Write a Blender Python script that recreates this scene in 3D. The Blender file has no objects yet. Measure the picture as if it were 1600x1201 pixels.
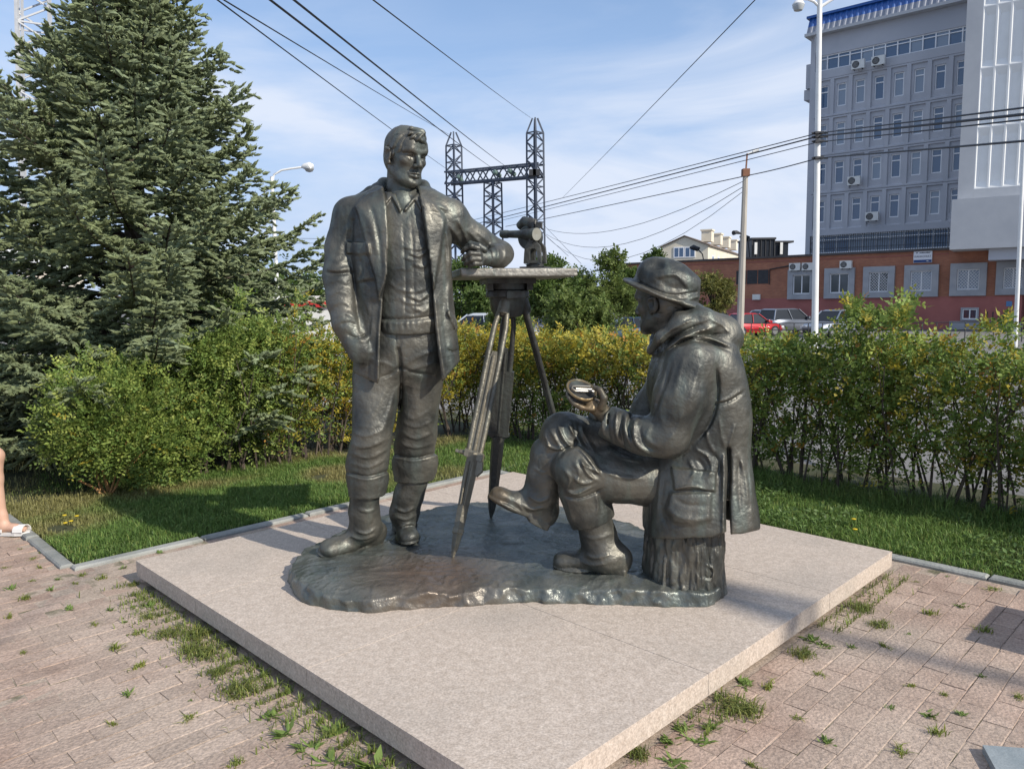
import bpy, math, random
import numpy as np
random.seed(7)
RNG = np.random.default_rng(11)
SC = bpy.context.scene
COL = SC.collection
rad = math.radians

# ------------------------------------------------------------------ camera
FPX, HZ, ROLL, CH = 1200.0, 468.0, -0.012, 1.6
_th = math.atan((600.5 - HZ) / FPX)
FW = np.array([0, math.cos(_th), -math.sin(_th)])
_r, _u = np.array([1.0, 0, 0]), np.array([0, math.sin(_th), math.cos(_th)])
_s, _c = math.sin(ROLL), math.cos(ROLL)
RI, UP = _c * _r + _s * _u, _c * _u - _s * _r
EYE = np.array([0, 0, CH])
cam_data = bpy.data.cameras.new('camera')
cam = bpy.data.objects.new('camera', cam_data)
COL.objects.link(cam)
SC.camera = cam
cam_data.sensor_fit = 'HORIZONTAL'
cam_data.sensor_width = 36
cam_data.lens = FPX / 1600 * 36
cam_data.clip_start, cam_data.clip_end = 0.05, 4000
from mathutils import Matrix, Vector
cam.matrix_world = Matrix(((RI[0], UP[0], -FW[0], 0), (RI[1], UP[1], -FW[1], 0), (RI[2], UP[2], -FW[2], CH), (0, 0, 0, 1)))

# ------------------------------------------------------------------ sky, sun, exposure
SUN_AZ, SUN_EL = 52.0, 34.0          # degrees to the right of straight behind the camera, and above the horizon
SUN = np.array([math.sin(rad(SUN_AZ)) * math.cos(rad(SUN_EL)), -math.cos(rad(SUN_AZ)) * math.cos(rad(SUN_EL)), math.sin(rad(SUN_EL))])
world = bpy.data.worlds.new('World')
SC.world = world
world.use_nodes = True
wn, wl = world.node_tree.nodes, world.node_tree.links
wn.clear()
w_out, w_bg, w_sky = wn.new('ShaderNodeOutputWorld'), wn.new('ShaderNodeBackground'), wn.new('ShaderNodeTexSky')
w_sky.sky_type = 'NISHITA'
w_sky.sun_disc = False
w_sky.sun_elevation = rad(SUN_EL)
w_sky.sun_rotation = math.atan2(SUN[0], SUN[1])
w_sky.air_density, w_sky.dust_density, w_sky.ozone_density = 1.0, 0.3, 3.0
w_bg.inputs['Strength'].default_value = 0.14
# thin cirrus: stretched noise over the direction of view, the same all round the sky
w_tc, w_map = wn.new('ShaderNodeTexCoord'), wn.new('ShaderNodeMapping')
w_map.inputs['Scale'].default_value = (1.2, .9, 4.2)
w_map.inputs['Rotation'].default_value = (0.25, 0.32, 0.5)
w_n1, w_n2 = wn.new('ShaderNodeTexNoise'), wn.new('ShaderNodeTexNoise')
w_n1.inputs['Scale'].default_value, w_n1.inputs['Detail'].default_value, w_n1.inputs['Roughness'].default_value = 1.7, 9, 0.55
w_n1.inputs['Distortion'].default_value = 0.5
w_n2.inputs['Scale'].default_value, w_n2.inputs['Detail'].default_value = 0.9, 4
w_r1, w_mul = wn.new('ShaderNodeValToRGB'), wn.new('ShaderNodeMath')
w_r1.color_ramp.elements[0].position, w_r1.color_ramp.elements[1].position = 0.39, 0.60
w_r2 = wn.new('ShaderNodeValToRGB')
w_r2.color_ramp.elements[0].position, w_r2.color_ramp.elements[1].position = 0.28, 0.56
w_mul.operation = 'MULTIPLY'
w_m2 = wn.new('ShaderNodeMath'); w_m2.operation = 'MULTIPLY'; w_m2.inputs[1].default_value = 0.9
w_mix = wn.new('ShaderNodeMixRGB')
w_sep, w_ex, w_hz = wn.new('ShaderNodeSeparateXYZ'), wn.new('ShaderNodeMapRange'), wn.new('ShaderNodeMixRGB')     # pale air towards the horizon
w_ex.inputs[1].default_value, w_ex.inputs[2].default_value, w_ex.inputs[3].default_value, w_ex.inputs[4].default_value = 0.0, 0.55, 0.95, 0.10
w_ex.interpolation_type = 'SMOOTHSTEP'
w_hz.inputs['Color2'].default_value = (2.3, 3.2, 4.9, 1)
w_mix.inputs['Color2'].default_value = (4.5, 4.9, 5.7, 1)
for a, b in ((w_tc.outputs['Generated'], w_map.inputs['Vector']), (w_map.outputs[0], w_n1.inputs['Vector']), (w_map.outputs[0], w_n2.inputs['Vector']),
             (w_n1.outputs['Fac'], w_r1.inputs[0]), (w_n2.outputs['Fac'], w_r2.inputs[0]), (w_r1.outputs[0], w_mul.inputs[0]), (w_r2.outputs[0], w_mul.inputs[1]),
             (w_mul.outputs[0], w_m2.inputs[0]), (w_m2.outputs[0], w_mix.inputs['Fac']), 
             (w_tc.outputs['Generated'], w_sep.inputs[0]), (w_sep.outputs['Z'], w_ex.inputs[0]), (w_ex.outputs[0], w_hz.inputs['Fac']), (w_sky.outputs[0], w_hz.inputs['Color1']), (w_hz.outputs[0], w_mix.inputs['Color1']),
             (w_mix.outputs[0], w_bg.inputs['Color']), (w_bg.outputs[0], w_out.inputs[0])):
    wl.new(a, b)
sun_data = bpy.data.lights.new('sun', 'SUN')
sun_data.energy, sun_data.angle, sun_data.color = 4.0, rad(0.53), (1.0, 0.93, 0.82)
sun = bpy.data.objects.new('sun', sun_data)
COL.objects.link(sun)
sun.rotation_mode = 'QUATERNION'
sun.rotation_quaternion = Vector(SUN).to_track_quat('Z', 'Y')
sun.location = (10, -10, 20)
SC.view_settings.view_transform = 'Standard'
SC.view_settings.look = 'None'
SC.view_settings.exposure = 0.32
SC.view_settings.gamma = 1.0
SC.view_settings.use_curve_mapping = False
SC.cycles.max_bounces = 6

# ------------------------------------------------------------------ where things stand: a sight line of the photograph met with a plane of the place
def ray(px, py):
    return FW * FPX + RI * (px - 800) + UP * (600.5 - py)
def at(px, py, Y):
    d = ray(px, py)
    return EYE + d * (Y / d[1])
def gr(px, py, z=0.0):
    d = ray(px, py)
    return EYE + d * ((z - CH) / d[2])
def unit(v):
    v = np.asarray(v, float)
    return v / max(np.linalg.norm(v), 1e-12)

# ------------------------------------------------------------------ objects
def tag(o, label=None, cat=None, group=None, kind=None):
    if label: o['label'] = label
    if cat: o['category'] = cat
    if group: o['group'] = group
    if kind: o['kind'] = kind
    return o
def empty(name, loc=(0, 0, 0), rz=0.0):
    o = bpy.data.objects.new(name, None)
    o.location = loc
    o.rotation_euler = (0, 0, rz)
    o.empty_display_size = 0.1
    COL.objects.link(o)
    return o
def link(name, me, m, parent=None, world=True):
    """one mesh object; its vertices are in world coordinates unless world is False"""
    o = bpy.data.objects.new(name, me)
    if m is not None and not me.materials:
        me.materials.append(m)
    COL.objects.link(o)
    if parent is not None:
        o.parent = parent
        if world:
            pm = Matrix.Identity(4)
            ch = []
            p = parent
            while p is not None:
                ch.append(p); p = p.parent
            for p in reversed(ch):
                pm = pm @ p.matrix_parent_inverse @ Matrix.LocRotScale(p.location, p.rotation_euler, p.scale)
            o.matrix_parent_inverse = pm.inverted()
    return o
def mesh_np(V, Fs, smooth=False, tint=None):
    """V (n,3), Fs (m,k) with k = 3 or 4; tint (n,3) or None"""
    me = bpy.data.meshes.new('mesh')
    V = np.ascontiguousarray(V, np.float32)
    Fs = np.ascontiguousarray(Fs, np.int32)
    k = Fs.shape[1]
    me.vertices.add(len(V)); me.vertices.foreach_set('co', V.ravel())
    me.loops.add(Fs.size); me.loops.foreach_set('vertex_index', Fs.ravel())
    me.polygons.add(len(Fs))
    me.polygons.foreach_set('loop_start', np.arange(0, Fs.size, k, dtype=np.int32))
    me.polygons.foreach_set('use_smooth', np.full(len(Fs), smooth, dtype=bool))
    if tint is not None:
        at_ = me.attributes.new('tint', 'FLOAT_COLOR', 'POINT')
        c = np.ones((len(V), 4), np.float32); c[:, :3] = tint
        at_.data.foreach_set('color', c.ravel())
    me.update(calc_edges=True)
    return me
class MB:
    def __init__(s): s.v, s.f = [], []
    def add(s, V, Fs):
        n = len(s.v)
        s.v += [tuple(map(float, p)) for p in V]
        s.f += [tuple(i + n for i in q) for q in Fs]
        return s
    def box(s, c, h, ax=None):
        ax = np.eye(3) if ax is None else np.asarray(ax, float)
        c = np.asarray(c, float)
        V = [c + ax[0] * h[0] * i + ax[1] * h[1] * j + ax[2] * h[2] * k for i in (-1, 1) for j in (-1, 1) for k in (-1, 1)]
        return s.add(V, [(0, 1, 3, 2), (4, 6, 7, 5), (0, 4, 5, 1), (2, 3, 7, 6), (0, 2, 6, 4), (1, 5, 7, 3)])
    def bar(s, a, b, w, d=None, up=(0, 0, 1)):
        a, b = np.asarray(a, float), np.asarray(b, float)
        z = unit(b - a); x = np.cross(up, z)
        if np.linalg.norm(x) < 1e-4: x = np.cross((1, 0, 0), z)
        x = unit(x); y = np.cross(z, x)
        return s.box((a + b) / 2, (w / 2, (d or w) / 2, np.linalg.norm(b - a) / 2), (x, y, z))
    def tube(s, pts, r, n=8, cap=True):
        pts = [np.asarray(p, float) for p in pts]
        rr = r if hasattr(r, '__len__') else [r] * len(pts)
        V, Fs = [], []
        t0 = unit(pts[1] - pts[0]); x = np.cross(t0, (0, 0, 1))
        if np.linalg.norm(x) < 1e-3: x = np.cross(t0, (1, 0, 0))
        x = unit(x)
        for i, p in enumerate(pts):
            t = unit(pts[min(i + 1, len(pts) - 1)] - pts[max(i - 1, 0)])
            x = unit(x - t * (x @ t)); y = np.cross(t, x)
            for k in range(n):
                a = 2 * math.pi * k / n
                V.append(p + (x * math.cos(a) + y * math.sin(a)) * rr[i])
        for i in range(len(pts) - 1):
            for k in range(n):
                k2 = (k + 1) % n
                Fs.append((i * n + k, i * n + k2, (i + 1) * n + k2, (i + 1) * n + k))
        if cap:
            Fs.append(tuple(range(n - 1, -1, -1))); Fs.append(tuple(range((len(pts) - 1) * n, len(pts) * n)))
        return s.add(V, Fs)
    def prism(s, poly, lo, hi, ax=None, c=(0, 0, 0)):
        """poly in the first two axes, extruded from lo to hi along the third"""
        ax = np.eye(3) if ax is None else np.asarray(ax, float)
        c = np.asarray(c, float); n = len(poly)
        V = [c + ax[0] * p[0] + ax[1] * p[1] + ax[2] * lo for p in poly] + [c + ax[0] * p[0] + ax[1] * p[1] + ax[2] * hi for p in poly]
        Fs = [tuple(range(n - 1, -1, -1)), tuple(range(n, 2 * n))] + [(i, (i + 1) % n, n + (i + 1) % n, n + i) for i in range(n)]
        return s.add(V, Fs)
    def lathe(s, prof, n, c, ax=None, cap=True):
        """prof: (radius, height) pairs along the third axis"""
        ax = np.eye(3) if ax is None else np.asarray(ax, float)
        c = np.asarray(c, float); V, Fs = [], []
        for (r, h) in prof:
            for k in range(n):
                a = 2 * math.pi * k / n
                V.append(c + ax[0] * r * math.cos(a) + ax[1] * r * math.sin(a) + ax[2] * h)
        for i in range(len(prof) - 1):
            for k in range(n):
                k2 = (k + 1) % n
                Fs.append((i * n + k, i * n + k2, (i + 1) * n + k2, (i + 1) * n + k))
        if cap: Fs.append(tuple(range(n - 1, -1, -1))); Fs.append(tuple(range((len(prof) - 1) * n, len(prof) * n)))
        return s.add(V, Fs)
    def mesh(s, smooth=False):
        me = bpy.data.meshes.new('mesh')
        me.from_pydata(s.v, [], s.f)
        if smooth:
            me.polygons.foreach_set('use_smooth', np.full(len(me.polygons), True))
            me.set_sharp_from_angle(angle=rad(40))
        me.update()
        return me
    def build(s, name, m, parent=None, smooth=False, world=True):
        return link(name, s.mesh(smooth), m, parent, world)

# ------------------------------------------------------------------ materials
def _new(name):
    m = bpy.data.materials.new(name)
    m.use_nodes = True
    nt = m.node_tree
    return m, nt.nodes, nt.links, nt.nodes['Principled BSDF']
def mat(name, c1, c2=None, scale=4.0, rough=0.8, metal=0.0, bump=0.0, bscale=40.0, fine=0.0, fscale=200.0, obj=0.0, spec=None,
        coords='Object', detail=6, stretch=(1, 1, 1), bdist=0.01, blotch=None, rvar=0.0):
    m, n, l, b = _new(name)
    c2 = c2 or c1
    tc, mp = n.new('ShaderNodeTexCoord'), n.new('ShaderNodeMapping')
    mp.inputs['Scale'].default_value = stretch
    src = tc.outputs[coords] if coords != 'World' else n.new('ShaderNodeNewGeometry').outputs['Position']
    l.new(src, mp.inputs['Vector'])
    nz = n.new('ShaderNodeTexNoise'); nz.inputs['Scale'].default_value = scale; nz.inputs['Detail'].default_value = detail
    nz.inputs['Roughness'].default_value = 0.6
    l.new(mp.outputs[0], nz.inputs['Vector'])
    rp = n.new('ShaderNodeValToRGB')
    rp.color_ramp.elements[0].position, rp.color_ramp.elements[1].position = 0.32, 0.68
    rp.color_ramp.elements[0].color, rp.color_ramp.elements[1].color = (*c1, 1), (*c2, 1)
    l.new(nz.outputs['Fac'], rp.inputs[0])
    out = rp.outputs[0]
    if blotch:
        (bc, bs, lo, hi, amt) = blotch
        z = n.new('ShaderNodeTexNoise'); z.inputs['Scale'].default_value = bs; z.inputs['Detail'].default_value = 5
        l.new(mp.outputs[0], z.inputs['Vector'])
        q = n.new('ShaderNodeMapRange'); q.inputs[1].default_value, q.inputs[2].default_value, q.inputs[4].default_value = lo, hi, amt
        l.new(z.outputs['Fac'], q.inputs[0])
        x = n.new('ShaderNodeMixRGB'); x.inputs['Color2'].default_value = (*bc, 1)
        l.new(q.outputs[0], x.inputs['Fac']); l.new(out, x.inputs['Color1']); out = x.outputs[0]
    if fine:
        z = n.new('ShaderNodeTexNoise'); z.inputs['Scale'].default_value = fscale; z.inputs['Detail'].default_value = 3
        l.new(src, z.inputs['Vector'])
        q = n.new('ShaderNodeMapRange'); q.inputs[1].default_value, q.inputs[2].default_value = 0.3, 0.7
        q.inputs[3].default_value, q.inputs[4].default_value = 1 - fine, 1 + fine
        l.new(z.outputs['Fac'], q.inputs[0])
        x = n.new('ShaderNodeVectorMath'); x.operation = 'SCALE'
        l.new(out, x.inputs[0]); l.new(q.outputs[0], x.inputs['Scale']); out = x.outputs[0]
    if obj:
        oi = n.new('ShaderNodeObjectInfo')
        q = n.new('ShaderNodeMapRange'); q.inputs[3].default_value, q.inputs[4].default_value = 1 - obj, 1 + obj
        l.new(oi.outputs['Random'], q.inputs[0])
        x = n.new('ShaderNodeVectorMath'); x.operation = 'SCALE'
        l.new(out, x.inputs[0]); l.new(q.outputs[0], x.inputs['Scale']); out = x.outputs[0]
    l.new(out, b.inputs['Base Color'])
    b.inputs['Roughness'].default_value, b.inputs['Metallic'].default_value = rough, metal
    if rvar:
        q = n.new('ShaderNodeMapRange'); q.inputs[1].default_value, q.inputs[2].default_value = 0.3, 0.7
        q.inputs[3].default_value, q.inputs[4].default_value = rough - rvar, rough + rvar
        l.new(nz.outputs['Fac'], q.inputs[0]); l.new(q.outputs[0], b.inputs['Roughness'])
    if spec is not None: b.inputs['Specular IOR Level'].default_value = spec
    if bump:
        z = n.new('ShaderNodeTexNoise'); z.inputs['Scale'].default_value = bscale; z.inputs['Detail'].default_value = 6
        l.new(mp.outputs[0], z.inputs['Vector'])
        bp = n.new('ShaderNodeBump'); bp.inputs['Strength'].default_value = bump; bp.inputs['Distance'].default_value = bdist
        l.new(z.outputs['Fac'], bp.inputs['Height']); l.new(bp.outputs[0], b.inputs['Normal'])
    return m
def leaf_mat(name, rough=0.55, trans=0.35, spec=0.35):
    """leaf colour comes from each leaf's own tint"""
    m, n, l, b = _new(name)
    a = n.new('ShaderNodeAttribute'); a.attribute_name = 'tint'
    l.new(a.outputs['Color'], b.inputs['Base Color'])
    b.inputs['Roughness'].default_value = rough
    b.inputs['Specular IOR Level'].default_value = spec
    if trans:
        t, x, o = n.new('ShaderNodeBsdfTranslucent'), n.new('ShaderNodeMixShader'), n['Material Output']
        l.new(a.outputs['Color'], t.inputs['Color'])
        x.inputs[0].default_value = trans
        l.new(b.outputs[0], x.inputs[1]); l.new(t.outputs[0], x.inputs[2]); l.new(x.outputs[0], o.inputs['Surface'])
    return m
def glass_mat(name, col, rough=0.08):
    m, n, l, b = _new(name)
    b.inputs['Base Color'].default_value = (*col, 1)
    b.inputs['Roughness'].default_value = rough
    b.inputs['Specular IOR Level'].default_value = 0.9
    tc, z, bp = n.new('ShaderNodeTexCoord'), n.new('ShaderNodeTexNoise'), n.new('ShaderNodeBump')
    z.inputs['Scale'].default_value = 1.3
    bp.inputs['Strength'].default_value, bp.inputs['Distance'].default_value = 0.08, 0.05
    l.new(tc.outputs['Object'], z.inputs['Vector']); l.new(z.outputs['Fac'], bp.inputs['Height']); l.new(bp.outputs[0], b.inputs['Normal'])
    return m
def brick_mat(name, c1, c2, mortar, U, sx=0.25, sy=0.075):
    """brick courses over a wall; U is the wall's long direction"""
    m, n, l, b = _new(name)
    g = n.new('ShaderNodeTexCoord')
    d = n.new('ShaderNodeVectorMath'); d.operation = 'DOT_PRODUCT'; d.inputs[1].default_value = tuple(U)
    sp, cb = n.new('ShaderNodeSeparateXYZ'), n.new('ShaderNodeCombineXYZ')
    l.new(g.outputs['Object'], d.inputs[0]); l.new(g.outputs['Object'], sp.inputs[0])
    l.new(d.outputs['Value'], cb.inputs[0]); l.new(sp.outputs['Z'], cb.inputs[1])
    t = n.new('ShaderNodeTexBrick')
    t.inputs['Scale'].default_value = 1.0
    t.inputs['Brick Width'].default_value, t.inputs['Row Height'].default_value, t.inputs['Mortar Size'].default_value = sx, sy, 0.008
    t.inputs['Color1'].default_value, t.inputs['Color2'].default_value, t.inputs['Mortar'].default_value = (*c1, 1), (*c2, 1), (*mortar, 1)
    l.new(cb.outputs[0], t.inputs['Vector'])
    z = n.new('ShaderNodeTexNoise'); z.inputs['Scale'].default_value = 0.5; z.inputs['Detail'].default_value = 8
    l.new(g.outputs['Object'], z.inputs['Vector'])
    q = n.new('ShaderNodeMapRange'); q.inputs[1].default_value, q.inputs[2].default_value, q.inputs[3].default_value, q.inputs[4].default_value = 0.3, 0.7, 0.72, 1.2
    l.new(z.outputs['Fac'], q.inputs[0])
    x = n.new('ShaderNodeVectorMath'); x.operation = 'SCALE'
    l.new(t.outputs['Color'], x.inputs[0]); l.new(q.outputs[0], x.inputs['Scale']); l.new(x.outputs[0], b.inputs['Base Color'])
    b.inputs['Roughness'].default_value = 0.9
    return m
# ------------------------------------------------------------------ modelling in a distance field, for cast figures
def _lattice(n, seed):
    return np.random.default_rng(seed).random((n, n, n)).astype(np.float32) * 2 - 1
_LAT = {}
def vnoise(x, y, z, seed=0, n=32):
    if seed not in _LAT: _LAT[seed] = _lattice(n, seed + 100)
    L = _LAT[seed]
    x, y, z = np.broadcast_arrays(x, y, z)
    def sp(a):
        i = np.floor(a); f = a - i
        return (i.astype(np.int32) % n), (f * f * (3 - 2 * f)).astype(np.float32)
    (i, u), (j, v), (k, w) = sp(x), sp(y), sp(z)
    i2, j2, k2 = (i + 1) % n, (j + 1) % n, (k + 1) % n
    a = L[i, j, k] * (1 - u) + L[i2, j, k] * u
    b = L[i, j2, k] * (1 - u) + L[i2, j2, k] * u
    c = L[i, j, k2] * (1 - u) + L[i2, j, k2] * u
    d = L[i, j2, k2] * (1 - u) + L[i2, j2, k2] * u
    return (a * (1 - v) + b * v) * (1 - w) + (c * (1 - v) + d * v) * w
def sstep(a, b, x):
    t = np.clip((x - a) / (b - a), 0, 1)
    return t * t * (3 - 2 * t)
class SDF:
    BIG = 0.5
    def __init__(s, lo, hi, h):
        s.lo, s.h = np.asarray(lo, float), h
        s.n = np.ceil((np.asarray(hi, float) - s.lo) / h).astype(int) + 1
        s.F = np.full(s.n, s.BIG, np.float32)
        s.ax = [(s.lo[i] + h * np.arange(s.n[i])).astype(np.float32) for i in range(3)]
    def win(s, lo, hi, pad=0.0):
        a = np.clip(np.floor((np.asarray(lo) - pad - s.lo) / s.h).astype(int), 0, s.n)
        b = np.clip(np.ceil((np.asarray(hi) + pad - s.lo) / s.h).astype(int) + 1, 0, s.n)
        sl = tuple(slice(int(i), int(j)) for i, j in zip(a, b))
        return sl, s.ax[0][sl[0]][:, None, None], s.ax[1][sl[1]][None, :, None], s.ax[2][sl[2]][None, None, :]
    def put(s, sl, d, k, mode):
        a = s.F[sl]
        if a.size == 0: return s
        if mode == 'sub':
            h = np.maximum(k - np.abs(a + d), 0) / k
            s.F[sl] = np.maximum(a, -d) + h * h * k * 0.25
        else:
            h = np.maximum(k - np.abs(a - d), 0) / k
            s.F[sl] = np.minimum(a, d) - h * h * k * 0.25
        return s
    def cap(s, a, b, ra, rb=None, k=0.02, mode='add', flat=None):
        a, b = np.asarray(a, float), np.asarray(b, float)
        rb = ra if rb is None else rb
        R = max(ra, rb)
        sl, x, y, z = s.win(np.minimum(a, b) - R, np.maximum(a, b) + R, k + 0.03)
        ab = b - a; L = max(float(ab @ ab), 1e-9)
        px, py, pz = x - a[0], y - a[1], z - a[2]
        t = np.clip((px * ab[0] + py * ab[1] + pz * ab[2]) / L, 0, 1)
        d = np.sqrt((px - t * ab[0]) ** 2 + (py - t * ab[1]) ** 2 + (pz - t * ab[2]) ** 2) - (ra + (rb - ra) * t)
        return s.put(sl, d.astype(np.float32), k, mode)
    def chain(s, pts, r, k=0.02, mode='add'):
        for i in range(len(pts) - 1):
            s.cap(pts[i], pts[i + 1], r[i], r[i + 1], k, mode)
        return s
    def ell(s, c, r, M=None, k=0.02, mode='add'):
        c, r = np.asarray(c, float), np.asarray(r, float)
        M = np.eye(3) if M is None else np.asarray(M, float)
        R = float(max(r))
        sl, x, y, z = s.win(c - R, c + R, k + 0.03)
        px, py, pz = x - c[0], y - c[1], z - c[2]
        q = [(px * M[i, 0] + py * M[i, 1] + pz * M[i, 2]) for i in range(3)]
        k0 = np.sqrt(sum((q[i] / r[i]) ** 2 for i in range(3)))
        k1 = np.sqrt(sum((q[i] / r[i] ** 2) ** 2 for i in range(3))) + 1e-6
        return s.put(sl, (k0 * (k0 - 1) / k1).astype(np.float32), k, mode)
    def box(s, c, h, M=None, r=0.005, k=0.01, mode='add'):
        c, h = np.asarray(c, float), np.asarray(h, float)
        M = np.eye(3) if M is None else np.asarray(M, float)
        R = float(np.linalg.norm(h))
        sl, x, y, z = s.win(c - R, c + R, k + 0.02)
        px, py, pz = x - c[0], y - c[1], z - c[2]
        q = [np.abs(px * M[i, 0] + py * M[i, 1] + pz * M[i, 2]) - h[i] + r for i in range(3)]
        o = np.sqrt(sum(np.maximum(v, 0) ** 2 for v in q))
        i_ = np.minimum(np.maximum(np.maximum(q[0], q[1]), q[2]), 0)
        return s.put(sl, (o + i_ - r).astype(np.float32), k, mode)
    def loft(s, secs, k=0.02, mode='add', p=2.0, off=0.0, fn=None, caps=True):
        """secs: (z, cx, cy, rx, ry, turn) from the bottom up; a stack of level ellipses"""
        S = np.array(sorted(secs), float)
        R = float(S[:, 3:5].max()) + 0.05
        sl, x, y, z = s.win((S[:, 1].min() - R, S[:, 2].min() - R, S[0, 0]), (S[:, 1].max() + R, S[:, 2].max() + R, S[-1, 0]), k + 0.03)
        zz = z[0, 0]
        def ip(col):
            # smooth interpolation through the sections
            zs, v = S[:, 0], S[:, col]
            m = np.gradient(v, zs) if len(zs) > 2 else np.full(len(zs), (v[-1] - v[0]) / (zs[-1] - zs[0]))
            i = np.clip(np.searchsorted(zs, zz) - 1, 0, len(zs) - 2)
            hh = zs[i + 1] - zs[i]; t = np.clip((zz - zs[i]) / hh, 0, 1)
            return ((2 * t ** 3 - 3 * t ** 2 + 1) * v[i] + (t ** 3 - 2 * t ** 2 + t) * hh * m[i] + (-2 * t ** 3 + 3 * t ** 2) * v[i + 1] + (t ** 3 - t ** 2) * hh * m[i + 1]).astype(np.float32)[None, None, :]
        cx, cy, rx, ry, tu = (ip(c) for c in range(1, 6))
        rx, ry = rx + off, ry + off
        dx, dy = x - cx, y - cy
        ca, sa = np.cos(tu), np.sin(tu)
        u, v = dx * ca + dy * sa, -dx * sa + dy * ca
        q = (np.abs(u / rx) ** p + np.abs(v / ry) ** p) ** (1 / p)
        d = (q - 1) * np.minimum(rx, ry)
        if fn is not None: d = d - fn(np.arctan2(v / ry, u / rx), z)
        if caps: d = np.maximum(np.maximum(d, z - (S[-1, 0] + off)), (S[0, 0] - off) - z)
        return s.put(sl, d.astype(np.float32), k, mode)
    # ---- chasing: raise or sink a shape on the side of the work that faces the photographer
    def pix(s, x, y, z):
        qx, qy, qz = x - EYE[0], y - EYE[1], z - EYE[2]
        w = qx * FW[0] + qy * FW[1] + qz * FW[2]
        return 800 + FPX * (qx * RI[0] + qy * RI[1] + qz * RI[2]) / w, 600.5 - FPX * (qx * UP[0] + qy * UP[1] + qz * UP[2]) / w
    def sample(s, P):
        q = np.clip(np.rint((P - s.lo) / s.h).astype(int), 0, s.n - 1)
        return s.F[q[..., 0], q[..., 1], q[..., 2]]
    def depth(s, px, py, y0=None, y1=None):
        px, py = np.broadcast_arrays(np.asarray(px, float), np.asarray(py, float))
        d = FW * FPX + RI * (px[..., None] - 800) + UP * (600.5 - py[..., None])
        y0 = s.lo[1] if y0 is None else y0
        y1 = (s.lo[1] + s.h * s.n[1]) if y1 is None else y1
        out = np.full(px.shape, np.nan)
        hi = s.lo + s.h * (s.n - 1)
        for Y in np.arange(y0, y1, s.h):
            P = EYE + d * (Y / d[..., 1:2])
            ok = np.all((P >= s.lo) & (P <= hi), axis=-1)
            hit = np.isnan(out) & ok & (s.sample(P) < 0)
            out[hit] = Y
        return out
    def hit(s, px, py, dflt=None):
        Y = float(s.depth(px, py))
        if math.isnan(Y): Y = dflt if dflt is not None else s.lo[1] + s.h * s.n[1] / 2
        return at(px, py, Y)
    def _chase(s, x0, y0, x1, y1, fn, reach):
        st = 2.5
        gx, gy = np.meshgrid(np.arange(x0, x1 + st, st), np.arange(y0, y1 + st, st), indexing='ij')
        D = s.depth(gx, gy)
        if np.isnan(D).all(): return s
        ya, yb = np.nanmin(D) - 0.06, np.nanmax(D) + 0.1
        D = np.where(np.isnan(D), np.nanmedian(D) + 0.5, D)
        c = np.array([at(px, py, Y) for px in (x0, x1) for py in (y0, y1) for Y in (ya, yb)])
        sl, x, y, z = s.win(c.min(0), c.max(0))
        px, py = s.pix(x, y, z)
        i = np.clip(((px - x0) / st), 0, D.shape[0] - 1.001); j = np.clip(((py - y0) / st), 0, D.shape[1] - 1.001)
        ii, jj = i.astype(int), j.astype(int)
        dd = D[ii, jj]
        front = 1 - sstep(reach * 0.6, reach, np.abs(y - dd))
        s.F[sl] -= (fn(px, py) * front).astype(np.float32)
        return s
    def line(s, pts, w, t, reach=0.05, side=0.0, taper=True):
        """a fold or crease: width w in photograph pixels, height t in metres; side makes one flank steep"""
        P = np.asarray(pts, float)
        if len(P) > 2:
            tt = np.linspace(0, len(P) - 1, len(P) * 4 - 3)      # round the corners off
            i = np.clip(tt.astype(int), 0, len(P) - 2); f = (tt - i)[:, None]
            g = np.gradient(P, axis=0)
            P = (2*f**3-3*f**2+1)*P[i] + (f**3-2*f**2+f)*g[i] + (-2*f**3+3*f**2)*P[i+1] + (f**3-f**2)*g[i+1]
        L = np.concatenate([[0], np.cumsum(np.linalg.norm(np.diff(P, axis=0), axis=1))])
        def fn(px, py):
            best = np.full(np.broadcast(px, py).shape, 1e9, np.float32); sg = np.zeros_like(best); tp = np.zeros_like(best)
            for i in range(len(P) - 1):
                a, b = P[i], P[i + 1]; ab = b - a; l2 = max(ab @ ab, 1e-6)
                u = np.clip(((px - a[0]) * ab[0] + (py - a[1]) * ab[1]) / l2, 0, 1)
                ex, ey = px - a[0] - u * ab[0], py - a[1] - u * ab[1]
                d = np.sqrt(ex * ex + ey * ey); m = d < best
                best = np.where(m, d, best); sg = np.where(m, np.sign(ab[0] * ey - ab[1] * ex), sg); tp = np.where(m, (L[i] + u * (L[i + 1] - L[i])) / L[-1], tp)
            ww = w * (1 - side * sg) if side else w
            e = np.exp(-(best / ww) ** 2)
            if taper: e = e * sstep(0, 0.25, tp) * (1 - 0.8 * sstep(0.75, 1, tp))
            return e * t
        m = w * 3
        return s._chase(P[:, 0].min() - m, P[:, 1].min() - m, P[:, 0].max() + m, P[:, 1].max() + m, fn, reach)
    @staticmethod
    def poly_d(P, px, py):
        d = np.full(np.broadcast(px, py).shape, 1e9, np.float32); ins = np.zeros(d.shape, bool); n = len(P)
        for i in range(n):
            a, b = P[i], P[(i + 1) % n]; ab = b - a; l2 = max(ab @ ab, 1e-6)
            u = np.clip(((px - a[0]) * ab[0] + (py - a[1]) * ab[1]) / l2, 0, 1)
            d = np.minimum(d, np.sqrt((px - a[0] - u * ab[0]) ** 2 + (py - a[1] - u * ab[1]) ** 2))
            c = ((a[1] > py) != (b[1] > py)) & (px < (b[0] - a[0]) * (py - a[1]) / (b[1] - a[1] + 1e-9) + a[0])
            ins ^= c
        return np.where(ins, -d, d)
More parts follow.
